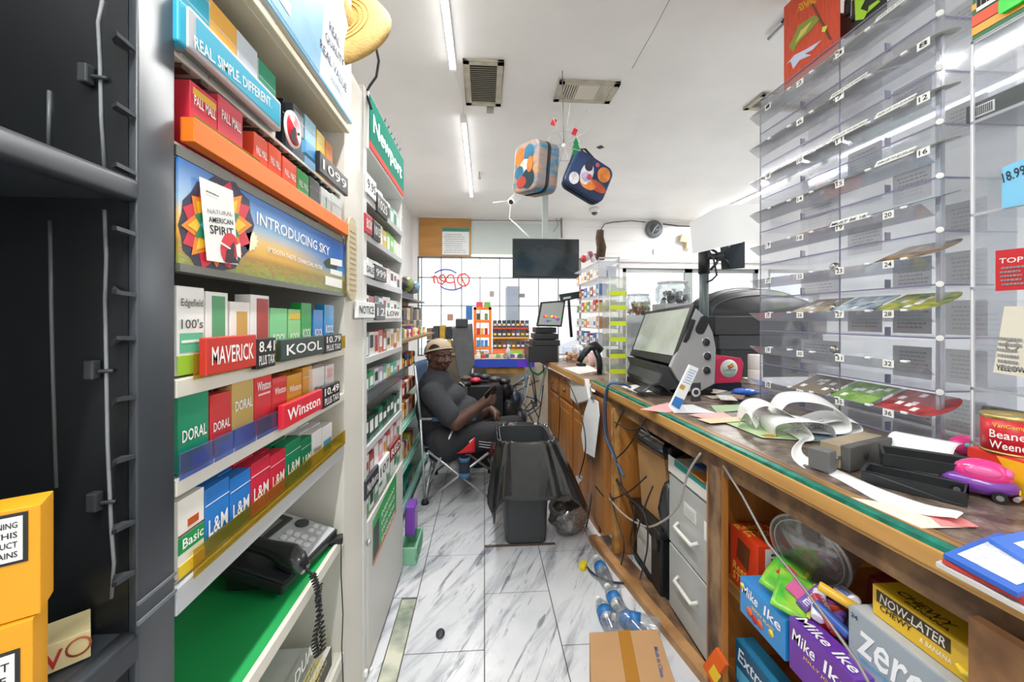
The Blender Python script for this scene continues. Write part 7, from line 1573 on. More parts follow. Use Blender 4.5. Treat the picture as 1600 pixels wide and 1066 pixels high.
# ---- monitor on a pole, white panel
t = thing('monitor_arm', 'black monitor seen from behind, mounted on a grey pole standing on the counter', 'monitor', onY(1100, 470, 2.44)); YM = 2.44
a, b = onY(1100, 470, YM), onY(1100, 392, YM)
m = MB(); m.cyl((a.x, YM, ZC), (a.x, YM, b.z), .028, 16); obj('pole', m, mat('#4f5b5c', .35), t)
m = MB(); m.cyl((a.x, YM, onY(1100, 428, YM).z), (a.x, YM, onY(1100, 392, YM).z), .034, 16); obj('collar', m, BLACK, t)
m = MB(); m.prism([onY(1125, 385, YM + .02), onY(1164, 377, YM - .10), onY(1164, 418, YM - .10), onY(1127, 421, YM + .02)], (.02, .03, 0)); obj('monitor_back', m, mat('#2e3740', .4), t, bevel=.004)
m = MB(); c = onY(1124, 401, YM - .04); m.cyl(c + Vector((-.08, 0, 0)), c, .02, 12)
for px, py in ((1108, 388), (1140, 382), (1110, 422), (1142, 418)): m.tube([c, (c + onY(px, py, YM - .06)) / 2 + Vector((0, -.02, 0)), onY(px, py, YM - .05)], .009, 6)
m.ball(c, .03); obj('mount_arm', m, mat('#232629', .4), t)
m = MB(); m.tube([onY(1108, 392, YM - .05), onY(1115, 405, YM - .08), onY(1120, 430, YM - .07), onY(1112, 438, YM - .05), onY(1104, 441, YM - .05)], .006, 6); obj('signal_cable', m, BLACK, t)
t = thing('blank_board', 'large plain white panel hanging in front of the monitor and the back wall', 'panel', onY(1135, 360, 2.35)); YW = 2.35
m = MB(); m.prism([onY(1078, 348, YW), onY(1116, 326, YW), onY(1140, 319, YW), onY(1204, 318, YW), onY(1204, 356, YW), onY(1181, 374, YW), onY(1082, 397, YW)], (0, .004, 0)); obj('panel', m, mat('#f1f2f2', .5), t); m = MB(); m.tube([onY(1140, 375, YW + .01), onY(1140, 375, YW + .15)], .012, 8); obj('rear_bracket', m, BLACK, t)
# ================================================================ papers and small things on the near counter
def oz(px, py, z=ZC): return onZ(px, py, z)
def flat(nm, pts, hx, label, cat='paper', z=.0, lines=0, thick=.0008):
    tt = thing(nm, label, cat, oz(*pts[0], ZC + .001)); P_ = [oz(px, py, ZC + .002 + z) for px, py in pts]; q_ = MB(); q_.prism(P_, (0, 0, thick)); obj('sheet', q_, mat(hx, .7, noise=.08, scale=9), tt)
    if lines:
        xd = (P_[1] - P_[0]); q_ = lines_mb(MB(), P_[0] + xd * .1 + Vector((0, 0, thick + .0006)), xd.normalized(), Zp.cross(xd).normalized(), xd.length * .75, (P_[-1] - P_[0]).length * .8, lines, 0, 4, 0); obj('print', q_, mat('#a7a2a0', .8), tt)
    return tt
flat('paper_slip', [(970, 604), (1005, 600), (1030, 612), (995, 614)], '#eceae4', 'white slip near the counter edge below the terminal base')
flat('paper_slip', [(1075, 648), (1130, 644), (1150, 655), (1112, 658)], '#e9b9b4', 'pink slip lying left of the green folder', z=.0)
flat('paper_slip', [(1000, 640), (1050, 628), (1075, 640), (1040, 645)], '#e6a8a8', 'pink printed slip near the counter edge in front of the white counter card')
flat('green_folder', [(1120, 655), (1180, 652), (1320, 680), (1280, 690), (1190, 684)], '#b5cfa0', 'pale green folder under the crumpled receipts', 'folder', .001)
flat('paper_slip', [(1090, 655), (1180, 650), (1178, 657), (1110, 662)], '#e9cfa9', 'peach and pink slip lying over the green folder', z=.004)
flat('green_folder', [(1110, 634), (1176, 632), (1180, 640), (1120, 645)], '#a9c79a', 'small green card behind the white counter card', 'folder', .0)
flat('blue_booklet', [(1245, 682), (1310, 668), (1352, 685), (1300, 692)], '#8fa6b8', 'grey-blue folded booklet poking out under the crumpled receipts', 'booklet', .004)
for k, (px, py, hx) in enumerate(((1125, 622, '#b8a89a'), (1140, 618, '#7f8a94'), (1118, 615, '#d9d0c4'), (1150, 625, '#8a6f5a'), (1135, 628, '#dfdad2'))):
    c = oz(px, py); q = MB(); q.box(c + Vector((0, 0, .004 + .004 * k)), (.12, .07, .003), (0, 0, .3 * k)); tag(obj('paper_card', q, mat(hx, .6, noise=.3, scale=40)), f'{cname(hx)} printed card, {ORD[k]} from the bottom of the stack behind the counter card', 'card', 'stack of printed cards by the terminal')
q = crumple(oz(1165, 618) + Vector((0, 0, .02)), (.07, .045, .018), .35, 16, 8, 5); tag(obj('blue_wrapper', q, mat('#2f6fd0', .25, coat=.4)), 'crumpled bright blue wrapper behind the printed cards', 'wrapper')
for k in range(2):
    c = oz(1180, 600) + Vector((.0, .0, .045 + .09 * k)); q = MB(); q.lathe([(.012, -.045), (.038, -.045), (.04, -.04), (.04, .04), (.038, .045), (.012, .045)], c, None, 22); tag(obj('paper_roll', q, mat('#dedcd6', .7)), ['lower white paper roll standing by the far foot of the lottery case', 'upper white paper roll stacked by the far foot of the lottery case'][k], 'roll')
# crumpled receipts
t = thing('crumpled_receipts', 'heap of curled and crumpled white receipt paper on the counter before the lottery case', 'receipts', oz(1250, 680)); RC = mat('#f0f1f1', .7)
def ribbon(pts, wv, seed, name='receipt_curl'):
    P_ = [Vector(p_) for p_ in pts]; Q = []
    for i in range(len(P_) - 1):
        a_, b_, c_, d_ = P_[max(i - 1, 0)], P_[i], P_[i + 1], P_[min(i + 2, len(P_) - 1)]
        for k in range(7):
            u = k / 7; Q.append(.5 * ((2 * b_) + (-a_ + c_) * u + (2 * a_ - 5 * b_ + 4 * c_ - d_) * u * u + (-a_ + 3 * b_ - 3 * c_ + d_) * u ** 3))
    Q.append(P_[-1]); wv = Vector(wv); n_ = len(Q) - 1
    q_ = MB(); q_.grid(lambda u, v: Q[min(n_, int(round(u * n_)))] + wv * (v - .5) + Vector((0, 0, .004 * math.sin(6 * u + 3 * v + seed))), n_, 6)
    return q_
base = oz(1250, 675)
def rl(x, y, z): return base + Vector((x, y, z))
q = MB(); q = ribbon([rl(-.14, .10, .015), rl(-.15, .06, .08), rl(-.11, .03, .10), rl(-.06, -.02, .07), rl(-.04, -.06, .02), rl(-.08, -.06, .004)], (.04, .14, .0), 1); obj('receipt_curl', q, RC, t, solid=.0006)
q = ribbon([rl(-.05, .07, .05), rl(-.02, .05, .11), rl(.05, .0, .12), rl(.10, -.04, .09), rl(.11, -.05, .04), rl(.06, -.03, .02), rl(.0, .0, .02)], (.06, .13, .01), 2); obj('receipt_curl', q, RC, t, solid=.0006)
q = ribbon([rl(.02, .03, .02), rl(.10, .0, .055), rl(.16, -.02, .05), rl(.17, -.03, .02), rl(.12, -.02, .006)], (.05, .12, .0), 3); obj('receipt_curl', q, RC, t, solid=.0006)
q = ribbon([rl(-.12, .0, .004), rl(-.13, -.02, .05), rl(-.07, -.06, .065), rl(.02, -.06, .05), rl(.05, -.05, .01)], (.03, .12, .0), 4); obj('receipt_curl', q, RC, t, solid=.0006)
q = ribbon([rl(-.17, .08, .01), rl(-.155, .05, .06), rl(-.14, .02, .02)], (.05, .05, .0), 5); obj('receipt_curl', q, RC, t, solid=.0006)
obj('receipt_print', lines_mb(MB(), rl(-.09, -.085, .03), Vector((1, 0, .1)).normalized(), Vector((0, -.2, .97)).normalized(), .12, .035, 4), mat('#b0b2b4', .8), t)
q = crumple(rl(-.15, -.05, .003), (.03, .02, .003), .3, 10, 6, 8); tag(obj('dry_leaf', q, mat('#a8832f', .7)), 'small yellow-brown scrap beside the crumpled receipts', 'scrap')
# long receipt strip along the edge
L_ = [(1262, 682, .03), (1245, 700, .018), (1255, 720, .004), (1310, 745, .002), (1370, 772, .002), (1440, 795, .004), (1490, 803, .012), (1500, 806, .018)]
t = thing('long_receipt', 'long white receipt strip lying along the counter edge', 'receipt', oz(1350, 765)); Q = [oz(px, py, ZC + z) for px, py, z in L_]
q = MB(); wv = Vector((.075, .02, 0)); q = ribbon(Q, (.06, .035, 0), 2); obj('strip', q, RC, t, solid=.0006)
flat('paper_slip', [(1330, 778), (1440, 826), (1522, 824), (1440, 795)], '#f0dccb', 'cream and pink slip sticking out under the long receipt strip', z=.0)
flat('paper_slip', [(1470, 822), (1530, 824), (1500, 808), (1450, 805)], '#e88f8f', 'pink-red slip corner under the end of the long receipt strip', z=.0015)
# metal box device and trays
t = thing('card_imprinter', 'worn tan and grey metal block with a spring-loaded end lying on the counter', 'device', oz(1345, 725)); R = Euler((0, 0, .35)).to_matrix(); c = oz(1350, 728, ZC) + Vector((.01, 0, .034))
q = MB(); q.box(c, (.21, .022, .065), R); obj('face_plate', q, mat('#5b5a58', .5, noise=.3, scale=14), t, bevel=.003)
q = MB(); q.prism([c + R @ Vector(p_) for p_ in ((-.105, .011, -.032), (-.105, .06, -.032), (-.105, .06, .032), (-.105, .011, .032))], R @ Vector((.21, 0, 0))); obj('tan_housing', q, mat('#a8997f', .5, noise=.2, scale=14), t, bevel=.003)
q = MB(); q.box(c + R @ Vector((-.15, .03, -.004)), (.035, .05, .055), R); obj('end_block', q, mat('#6d6e6f', .5), t, bevel=.003)
for k in range(4): q = MB(); q.cyl(c + R @ Vector((-.135, .012 + .012 * k, .0)), c + R @ Vector((-.10, .012 + .012 * k, .0)), .004, 8); obj('spring_pin', q, STEEL, t)
q = MB(); q.cyl(c + R @ Vector((-.03, -.0115, .0)), c + R @ Vector((-.03, -.0135, 0)), .009, 14); obj('round_hole', q, INK, t)
q = crumple(oz(1376, 722) + Vector((0, 0, .02)), (.02, .015, .014), .3, 10, 6, 2); tag(obj('pink_blob', q, mat('#e8318a', .4)), 'small bright pink cap between the metal block and the white tape sheet', 'cap')
t = thing('curled_sheet', 'white curved paper sheet standing behind the black trays', 'paper', oz(1430, 730)); A, B = oz(1385, 722), oz(1492, 748); dv = B - A
q = MB(); q.grid(lambda u, v: A + dv * v + Vector((.06 * u ** 2, .03 * u, .075 * math.sin(PI / 2 * u) + .0015)), 8, 10); obj('sheet', q, RC, t, solid=.0006)
def tray(c, rz, L, W, h, label, tilt=0):
    tt = thing('black_tray', label, 'tray', c); R_ = Euler((tilt, 0, rz)).to_matrix(); q_ = MB(); c = Vector(c)
    q_.box(c + R_ @ Vector((0, 0, .003)), (L, W, .006), R_)
    for dx, dy, sx, sy_ in ((0, W / 2 - .003, L, .006), (0, -W / 2 + .003, L, .006), (L / 2 - .003, 0, .006, W), (-L / 2 + .003, 0, .006, W)): q_.box(c + R_ @ Vector((dx, dy, h / 2)), (sx, sy_, h), R_)
    obj('shell', q_, mat('#24282a', .45), tt, bevel=.0025)
    q_ = MB(); rr_ = random.Random(3)
    for i in range(26): p_ = c + R_ @ Vector((rr_.uniform(-L * .42, L * .42), rr_.uniform(-W * .4, W * .4), .0075)); q_.box(p_, (.004, .003, .0015), (0, 0, i))
    obj('crumbs', q_, mat('#aeb0a8', .7), tt)['kind'] = 'stuff'
tc1 = oz(1420, 765); tray((tc1.x + .01, tc1.y, ZC + .001), -.95, .17, .085, .03, 'lower black rectangular tray on the counter, partly under another')
tc2 = oz(1440, 752); tray((tc2.x + .02, tc2.y - .01, ZC + .034), -.75, .19, .085, .03, 'upper black rectangular tray resting crosswise on the lower one', .03)
# toy car
t = thing('toy_car', 'small pink and purple rounded toy car at the right edge of the counter', 'toy car', oz(1530, 768)); cc = oz(1532, 774) + Vector((-.006, .0, 0)); R = Matrix.Rotation(math.radians(128), 3, 'Z')
def tcp(x, y, z): return cc + R @ Vector((x, y, z))
q = MB(); q.ball(tcp(0, 0, .030), (.062, .034, .025), R, 20, 12); o = obj('body', q, mat('#7a3fa8', .25, coat=.5), t)
q = MB(); q.ball(tcp(-.006, 0, .050), (.046, .030, .034), R, 20, 12); obj('roof', q, mat('#e63a8c', .2, coat=.6), t)
q = MB()
for s_ in (-1, 1): q.ball(tcp(-.006, s_ * .0235, .060), (.028, .007, .013), R, 14, 8)
q.ball(tcp(-.042, 0, .060), (.010, .019, .012), R, 14, 8); obj('window', q, mat('#f06aa8', .15), t)
q = MB(); q.tube([tcp(-.052, -.026, .014), tcp(-.06, 0, .014), tcp(-.052, .026, .014)], .005, 8); obj('bumper', q, mat('#c9c6cf', .2, .7), t); q = MB(); q.box(tcp(-.058, 0, .027), (.003, .024, .010), R); obj('number_plate', q, mat('#f2cf3a', .4), t)
for x in (-.03, .032):
    for y in (-.028, .028):
        q = MB(); q.cyl(tcp(x, y - .005, .0125), tcp(x, y + .005, .0125), .012, 14); wh = obj('wheel', q, BLACK, t); q = MB(); q.cyl(tcp(x, y - .0058, .0125), tcp(x, y + .0058, .0125), .006, 10); obj('hub_cap', q, STEEL, wh)
t2c = oz(1500, 712) + Vector((.02, .0, .03)); t = thing('painted_egg_toy', 'pink toy with coloured dots behind the toy car', 'toy', oz(1500, 720)); q = MB(); q.ball(t2c, (.045, .03, .029)); obj('body', q, mat('#e23a86', .3), t)
q = MB(); [q.ball(t2c + Vector((-.03 + .02 * k, -.027, .008)), .007, None, 8, 6, k) for k in range(3)]; obj('dots', q, [mat('#4fc3c9', .4), mat('#f2e04a', .4), mat('#efeaf2', .4)], t)
# red-yellow box, can, dark bottles
t = thing('red_yellow_box', 'red and yellow striped carton on the counter at the right edge', 'box', (1.2, .7, ZC)); XR = 1.17; zr = 1.04
q = MB(); q.b2(XR, XR + .085, .45, .885, ZC + .0005, zr); obj('carton', q, mat('#d83a2e', .4), t, bevel=.001)
q = MB(); q.prism([(XR, .78, .955), (XR, .45, .955), (XR, .45, zr - .012), (XR, .83, zr - .004)], (-.001, 0, 0)); obj('yellow_panel', q, mat('#f0c324', .4, noise=1, hex2='#ee8a2a', scale=8), t)
q = MB(); q.b2(XR + .004, XR + .08, .46, .80, zr, zr + .001); obj('top_stripe', q, mat('#e0685a', .4), t)
t = thing('food_can', 'small red food can with white lettering standing on the red and yellow carton', 'can', (1.215, .84, zr)); cc = Vector((1.213, .835, zr + .0012)); rc_ = .046
q = MB(); q.lathe([(0, .001), (rc_, .001), (rc_, .082), (0, .082)], cc, None, 32); obj('label_wrap', q, mat('#c9202c', .35), t)
q = MB(); q.lathe([(rc_, .078), (rc_ + .0015, .08), (rc_ + .0015, .086), (rc_ - .002, .088), (rc_ - .003, .084), (0, .084)], cc, None, 32); obj('gold_rim', q, mat('#c9b070', .3, .7), t); q = MB(); q.lathe([(rc_, .0), (rc_ + .0015, .0), (rc_ + .0015, .004), (rc_, .005)], cc, None, 32); obj('gold_rim', q, mat('#c9b070', .3, .7), t)
dv = Vector((-cc.x, -cc.y, 0)).normalized(); rt = Zp.cross(dv).normalized()
def canT(s_, z, w_, h_, hx):
    q_ = MB(); tmb(q_, s_, (0, 0, 0), Xp, Yp, w_, h_, 0, 0); nv = []
    for v in q_.v: a_ = (v[0] - w_ / 2) / rc_; nv.append(tuple(cc + dv * (rc_ + .0012) * math.cos(a_) + rt * (rc_ + .0012) * math.sin(a_) + Zp * (z + v[1])))
    q_.v = nv; obj('lettering', q_, mat(hx, .4), t)
canT('VanCamps', .058, .055, .012, '#f2d23a'); canT('Beanee', .036, .065, .018, '#f6f4f0'); canT('Weenee', .012, .065, .018, '#f6f4f0')
for k, (px, py) in enumerate(((1553, 668), (1570, 664), (1588, 668), (1600, 660))):
    c = Vector((1.34, onX(px, py, 1.34).y, 1.031)); t = thing('small_bottle', f'small pink bottle with a black cap behind the food can, {ORD[k]} from the left', 'bottle', c, 0, 'small black-capped bottles'); q = MB(); q.cyl(c, c + Vector((0, 0, .06)), .017, 16); obj('body', q, mat('#c9a3ae', .4), t); q = MB(); q.lathe([(0, .06), (.021, .06), (.023, .066), (.021, .085), (0, .086)], c, None, 16); obj('cap', q, BLACK, t)
# blue booklets bottom right
for k, (pts, hx, lab) in enumerate((([(1462, 885), (1600, 960), (1700, 930), (1560, 850)], '#c9c9c6', 'white-edged booklet at the bottom of the pile at the lower right'), ([(1472, 880), (1610, 950), (1720, 905), (1560, 845)], '#c8423e', 'booklet with a red edge in the pile at the lower right'), ([(1474, 872), (1590, 935), (1720, 890), (1560, 838)], '#2f62bd', 'blue booklet with a pale speckled panel at the lower right'), ([(1545, 848), (1640, 905), (1720, 880), (1600, 836)], '#3a74d0', 'upper blue booklet with a white corner, cut by the right edge'))):
    tt = thing('booklet', lab, 'booklet', oz(*pts[0], ZC)); z0 = .003 + .009 * k; P_ = [oz(px, py, ZC + z0) for px, py in pts]; q = MB(); q.prism(P_, (0, 0, .007)); obj('cover', q, mat(hx, .35), tt)
    if k >= 2:
        q = MB(); cpt = sum(P_, Vector()) / 4; S_ = [cpt.lerp(p_, .8 if k == 2 else .5) + Vector((0, 0, .0075)) for p_ in P_]; q.prism(S_, (0, 0, .0006)); obj('speckled_panel', q, mat('#dfe4f2', .5, noise=.3, scale=90), tt)
# ================================================================ far counter things
t = thing('barcode_scanner', 'black handheld scanner resting on an upright stand at the counter edge', 'scanner', oz(935, 585)); YS2 = 2.75
def s2(px, py, y=YS2): return onY(px, py, y)
q = MB(); c = oz(935, 585); q.lathe([(0, 0), (.06, 0), (.055, .012), (.025, .022), (0, .024)], s2(938, 588, c.y), None, 20, sx=1.2); obj('base', q, BLACK, t)
q = MB(); q.tube([s2(939, 584, c.y), s2(936, 560, c.y), s2(930, 546, c.y)], [.028, .022, .022], 12); obj('stand', q, mat('#1f2c33', .35), t)
q = MB(); q.tube([s2(940, 548, c.y), s2(930, 540, c.y), s2(920, 543, c.y), s2(910, 556, c.y), s2(905, 566, c.y)], [.026, .034, .03, .022, .02], 12); obj('scanner_body', q, mat('#23282c', .3), t)
q = MB(); q.box(s2(908, 570, c.y), (.06, .06, .02)); obj('scan_head', q, BLACK, t, bevel=.005)
# far register
YR = 3.6
t = thing('cash_register', 'black touch-screen cash register with pole display at the far end of the counter', 'register', oz(875, 555))
a = onY(838, 555, YR); b = onY(905, 527, YR)
q = MB(); q.b2(onY(826, 540, YR).x, onY(872, 540, YR).x, YR, YR + .4, ZC, onY(870, 541, YR).z); obj('cash_drawer', q, DK, t, bevel=.006)
for k in range(3):
    q = MB(); z = onY(870, 541 - 10 * k, YR).z; q.b2(onY(833 + 3 * k, 500, YR).x, onY(876 - 2 * k, 500, YR).x, YR + .02 + .03 * k, YR + .35, z, z + .052); obj('printer_module', q, mat('#2b2d30', .4), t, bevel=.006)
S4 = [onY(838, 510, YR), onY(878, 511, YR), onY(884, 469, YR + .05), onY(845, 472, YR + .05)]
q = MB(); q.prism(S4, (0, .04, 0)); obj('screen_bezel', q, mat('#1c1d20', .35), t, bevel=.004)
q = MB(); cS = sum(S4, Vector()) / 4; S5 = [cS.lerp(p_, .86) + Vector((0, -.004, 0)) for p_ in S4]; q.prism(S5, (0, .003, 0)); obj('screen', q, mat('#9aa09c', .15, emis=.12), t)
q = MB(); rr_ = random.Random(2)
for k in range(9): c = S5[0].lerp(S5[1], .2 + .09 * k).lerp(S5[3].lerp(S5[2], .2 + .09 * k), .18 + .22 * rr_.random()) + Vector((0, -.003, 0)); q.lathe([(0, 0), (.014, 0), (.014, .001), (0, .001)], c, RX, 12, k % 5)
obj('screen_icons', q, [mat(h, .3, emis=.3) for h in ('#e8508f', '#f0a23a', '#8a4ad0', '#3fc46a', '#e0d23a')], t)['kind'] = 'stuff'
q = MB(); q.tube([onY(893, 527, YR + .1), onY(890, 490, YR + .1), onY(888, 462, YR + .1)], .014, 10); obj('display_pole', q, BLACK, t)
q = MB(); q.prism([onY(874, 460, YR + .02), onY(906, 455, YR + .02), onY(905, 466, YR + .02), onY(877, 472, YR + .02)], (0, .05, 0)); obj('customer_display', q, mat('#1f2b2f', .3), t, bevel=.003)
q = MB(); q.prism([onY(880, 465, YR + .018), onY(892, 463, YR + .018), onY(892, 466, YR + .018), onY(880, 468, YR + .018)], (0, .002, 0)); obj('display_window', q, mat('#d6e4e4', .3), t)
# bottle, sweet box, small items by the register
c = onZ(868, 562, ZC) ; t = thing('sanitizer_bottle', 'clear squat bottle with pale label by the far register', 'bottle', c); q = MB(); q.lathe([(0, 0), (.035, 0), (.036, .12), (.03, .15), (.012, .165), (.012, .18), (0, .18)], c, None, 18); obj('body', q, clear('#e4ecee', .15, .3), t); q = MB(); q.cyl(c + Vector((0, 0, .18)), c + Vector((0, 0, .205)), .014, 12); obj('cap', q, WHITE, t)
c = onZ(892, 566, ZC); t = thing('sweet_tub', 'clear square tub of orange wrapped sweets by the far register', 'tub', c); q = MB(); q.b2(c.x - .07, c.x + .07, c.y - .05, c.y + .05, ZC + .0, ZC + .14); obj('tub_wall', q, ACR, t); q = MB()
for k in range(24): q.ball((c.x + rnd.uniform(-.055, .055), c.y + rnd.uniform(-.035, .035), ZC + rnd.uniform(.015, .08)), .016, None, 7, 5, k % 3)
o = obj('sweets', q, [mat(h, .4) for h in ('#d89a4a', '#e9dccb', '#b86a3a')], t); o['kind'] = 'stuff'
flat('paper_slip', [(880, 575), (920, 571), (935, 580), (905, 585)], '#ece9e0', 'white folded papers lying before the handheld scanner')
c = onZ(905, 563, ZC); q = MB(); q.tube([c + Vector((-.12, 0, .01)), c + Vector((-.03, .02, .02)), c + Vector((.06, -.02, .018)), c + Vector((.2, .03, .012))], .022, 8); tag(obj('rolled_paper_bag', q, mat('#a88a68', .8)), 'brown rolled paper bag lying on the far counter behind the scanner', 'bag')
q = MB(); a = onZ(846, 560, ZC); 
wire([onZ(872, 560, .955), onX(862, 565, .62), onX(853, 578, .58), onX(848, 600, .575), onX(843, 625, .57)], .012, '#c9cfc9', 'pale thick cable bundle spilling over the far end of the counter')
wire([onY(838, 545, 4.0), onY(828, 560, 4.0), onY(830, 578, 4.0), onY(842, 585, 4.0), onY(852, 575, 4.0)], .012, '#2f8f6a', 'green cable loop at the far end of the counter')
for k, (px, py, r_, h_, hx, lab) in enumerate(((912, 560, .045, .16, '#eef0f2', 'white paper cup with blue and red mark beside the medicine rack'), (925, 566, .04, .11, '#d9b6b0', 'pale pink jar beside the scanner'), (899, 552, .04, .13, '#e2e4e6', 'plain white cup between register and medicine rack'))):
    c = onZ(px, py + 6, ZC); t = thing('paper_cup', lab, 'cup', c); q = MB(); q.lathe([(0, .001), (r_ * .75, .001), (r_, h_), (r_ * .95, h_), (r_ * .7, .006), (0, .006)], c, None, 20); obj('cup_wall', q, mat(hx, .5), t)
    if k == 0: q = MB(); q.lathe([(r_ * .85, h_ * .35), (r_ * .87, h_ * .35), (r_ * .95, h_ * .7), (r_ * .93, h_ * .7)], c, None, 20); obj('printed_band', q, mat('#5f7fb8', .5), t)
# tall acrylic candy / medicine rack behind the scanner
RY0, RY1 = 2.95, 3.75; RXf = onY(930, 480, RY0).x
t = thing('acrylic_shelf_rack', 'clear acrylic shelf rack full of small boxed medicines between the two registers', 'display rack', (RXf + .15, 3.3, ZC))
X0_, X1_ = onY(935, 480, RY0).x, onY(968, 480, RY0).x
lev = [onY(935, py, RY0).z for py in (540, 513, 486, 461, 433, 408)]
q = MB(); q.b2(X0_, X1_, RY0, RY0 + .004, ZC, lev[-1] + .03); obj('end_panel', q, ACR, t)
for z in lev:
    q = MB(); q.b2(X0_, X1_, RY0, RY1, z - .006, z); obj('shelf', q, clear('#f2f4f6', .2, .45, .1), t)
q = MB(); q.b2(X0_, X0_ + .006, RY0, RY0 + .006, ZC, lev[-1] + .03).b2(X1_ - .006, X1_, RY0, RY0 + .006, ZC, lev[-1] + .03).b2(X0_, X1_, RY0, RY0 + .006, lev[-1] + .02, lev[-1] + .03); obj('edge_frame', q, ED, t)
mc = ['#e9ecee', '#c9343c', '#f1ede6', '#2f6ab0', '#e8e2d8', '#d8862f', '#f3f3f1', '#4f9a6a', '#eef0f2', '#8a3a5a', '#e6d34a', '#e9e9e7']
nn = 0
for r_, z in enumerate(lev[:-1]):
    for k in range(8):
        y = RY0 + .02 + k * .095; hx = mc[(r_ * 5 + k * 3) % 12]; nn += 1
        tt = thing('medicine_box', f'small {cname(hx)} box, {ORD[k]} from near end, {ORD[r_]} level of the medicine rack', 'box', (X0_ + .03, y, z), 0, 'small boxes on the medicine rack')
        q = MB(); q.b2(X0_ + .012, X0_ + .07, y, y + .075, z + .001, z + .001 + random.uniform(.06, .095)); obj('carton', q, mat(hx, .4), tt)
        q = MB(); q.b2(X0_ + .011, X0_ + .012, y + .012, y + .06, z + .02, z + .05); obj('printed_panel', q, mat(mc[(k + r_ + 1) % 12], .4), tt)
for r_, z in enumerate(lev[:-1]):
    hx = ['#dfe7ea', '#e8e6e0', '#eac34a', '#dcdfe8', '#eceef1'][r_]; q = MB(); q.b2(X0_ + .08, X1_ - .02, RY0 + .015, RY0 + .09, z + .001, z + .085); tag(obj('medicine_box', q, mat(hx, .4)), f'wide {cname(hx)} box facing the camera on the {ORD[r_]} level up of the medicine rack', 'box')
# yellow-green stacked bins
GX0, GX1, GY = onY(952, 520, 2.45).x, onY(979, 520, 2.45).x, 2.45
t = thing('stacked_clear_bins', 'narrow tower of clear bins with lime-yellow fronts beside the scanner', 'display tower', ((GX0 + GX1) / 2, GY, ZC))
q = MB(); z1_ = onY(965, 432, GY).z; q.b2(GX0, GX1, GY + .003, GY + .15, ZC, z1_); obj('tower_shell', q, clear('#f3f6f0', .1, .12), t)
for k, py in enumerate((584, 560, 534, 509, 484, 462)):
    z = onY(965, py, GY).z; q = MB(); q.b2(GX0 + .002, GX1 - .002, GY - .004, GY, z, z + .028); obj('lime_lip', q, mat('#cfe02e', .3, emis=0), t)
    q = MB(); q.b2(GX0 + .012, GX1 - .012, GY + .02, GY + .10, z + .002, z + .05); obj('contents', q, mat(['#b9c0c4', '#8f989c', '#d3d8d4', '#9aa4a8', '#c7ccd0', '#e2e6e2'][k], .5, noise=.3, scale=60), t)
q = MB(); q.b2(GX0, GX0 + .004, GY - .004, GY, ZC, z1_).b2(GX1 - .004, GX1, GY - .004, GY, ZC, z1_); obj('edge_frame', q, ED, t)
# jar and round tub
def jar(px, pyb, pyt, y, r, label, hxs, seed, nm='sweet_jar'):
    c = onY(px, pyb, y); tp = onY(px, pyt, y); h = tp.z - c.z; tt = thing(nm, label, 'jar', c); q_ = MB(); q_.lathe([(0, 0), (r * .85, 0), (r, h * .2), (r, h * .75), (r * .85, h * .9), (r * .85, h)], c, None, 26); obj('glass', q_, clear('#eef2f2', .15, .06), tt)
    q_ = MB(); q_.lathe([(0, h), (r * .9, h), (r * .9, h * 1.07), (0, h * 1.08)], c, None, 26); obj('lid', q_, clear('#e8eaea', .2, .35), tt)
    rr_ = random.Random(seed); q_ = MB()
    for k in range(46): a_ = rr_.uniform(0, 2 * PI); ra = rr_.uniform(0, r * .8); q_.box((c.x + ra * math.cos(a_), c.y + ra * math.sin(a_), c.z + h * rr_.uniform(.08, .6)), (.035, .022, .018), (rr_.uniform(0, 3), rr_.uniform(0, 3), 0), k % len(hxs))
    o_ = obj('contents', q_, [mat(h_, .3) for h_ in hxs], tt); o_['kind'] = 'stuff'; return c
jar(997, 492, 462, 2.75, .085, 'clear jar of orange and brown sweets between the lime bins and the terminal', ['#c9763a', '#e0c9b4', '#5a4a3a', '#b04a2a', '#8a9a4a', '#e9e3da'], 3)
q = MB(); c = onY(997, 492, 2.75); q.b2(c.x - .08, c.x + .08, 2.68, 2.84, ZC, c.z - .001); tag(obj('clear_plinth', q, clear('#dfe3e2', .15, .4)), 'cloudy clear box supporting the jar of sweets', 'box')
c = jar(1051, 475, 443, 2.9, .125, 'wide clear drum of dark packets standing behind the terminal', ['#3a3c40', '#8f9498', '#5c5f63', '#c9cccd'], 5, 'clear_drum')
q = MB(); q.b2(c.x - .11, c.x + .11, 2.79, 3.01, ZC, c.z - .001); tag(obj('grey_stand', q, mat('#a9adad', .5)), 'grey block supporting the wide clear drum', 'stand')
# vase with dark twisted ornament on top of the medicine rack
c = onY(938, 402, 3.2); q = MB(); q.tube([c + Vector((0, 0, -.02)), c + Vector((.01, 0, .08)), c + Vector((-.005, 0, .16)), c + Vector((.0, 0, .22))], [.035, .04, .034, .03], 9); tag(obj('twisted_ornament', q, mat('#5a4630', .8, noise=.6, scale=40, bump=1)), 'brown twisted bark-like ornament on top of the medicine rack', 'ornament')
for k in range(6):
    c = onY(912 + 5 * k, 408 - 3 * (k % 3), 3.5); q = crumple(c + Vector((0, 0, .02)), (.03, .03, .035), .3, 9, 7, k); hx = ['#c94a4a', '#d9c3c9', '#8a5a6a', '#e6dfe2', '#a9323a', '#b9a3b0'][k]; tag(obj('bagged_toy', q, mat(hx, .4)), f'{cname(hx)} bagged trinket, {ORD[k]} from the left on top of the medicine rack', 'trinket')
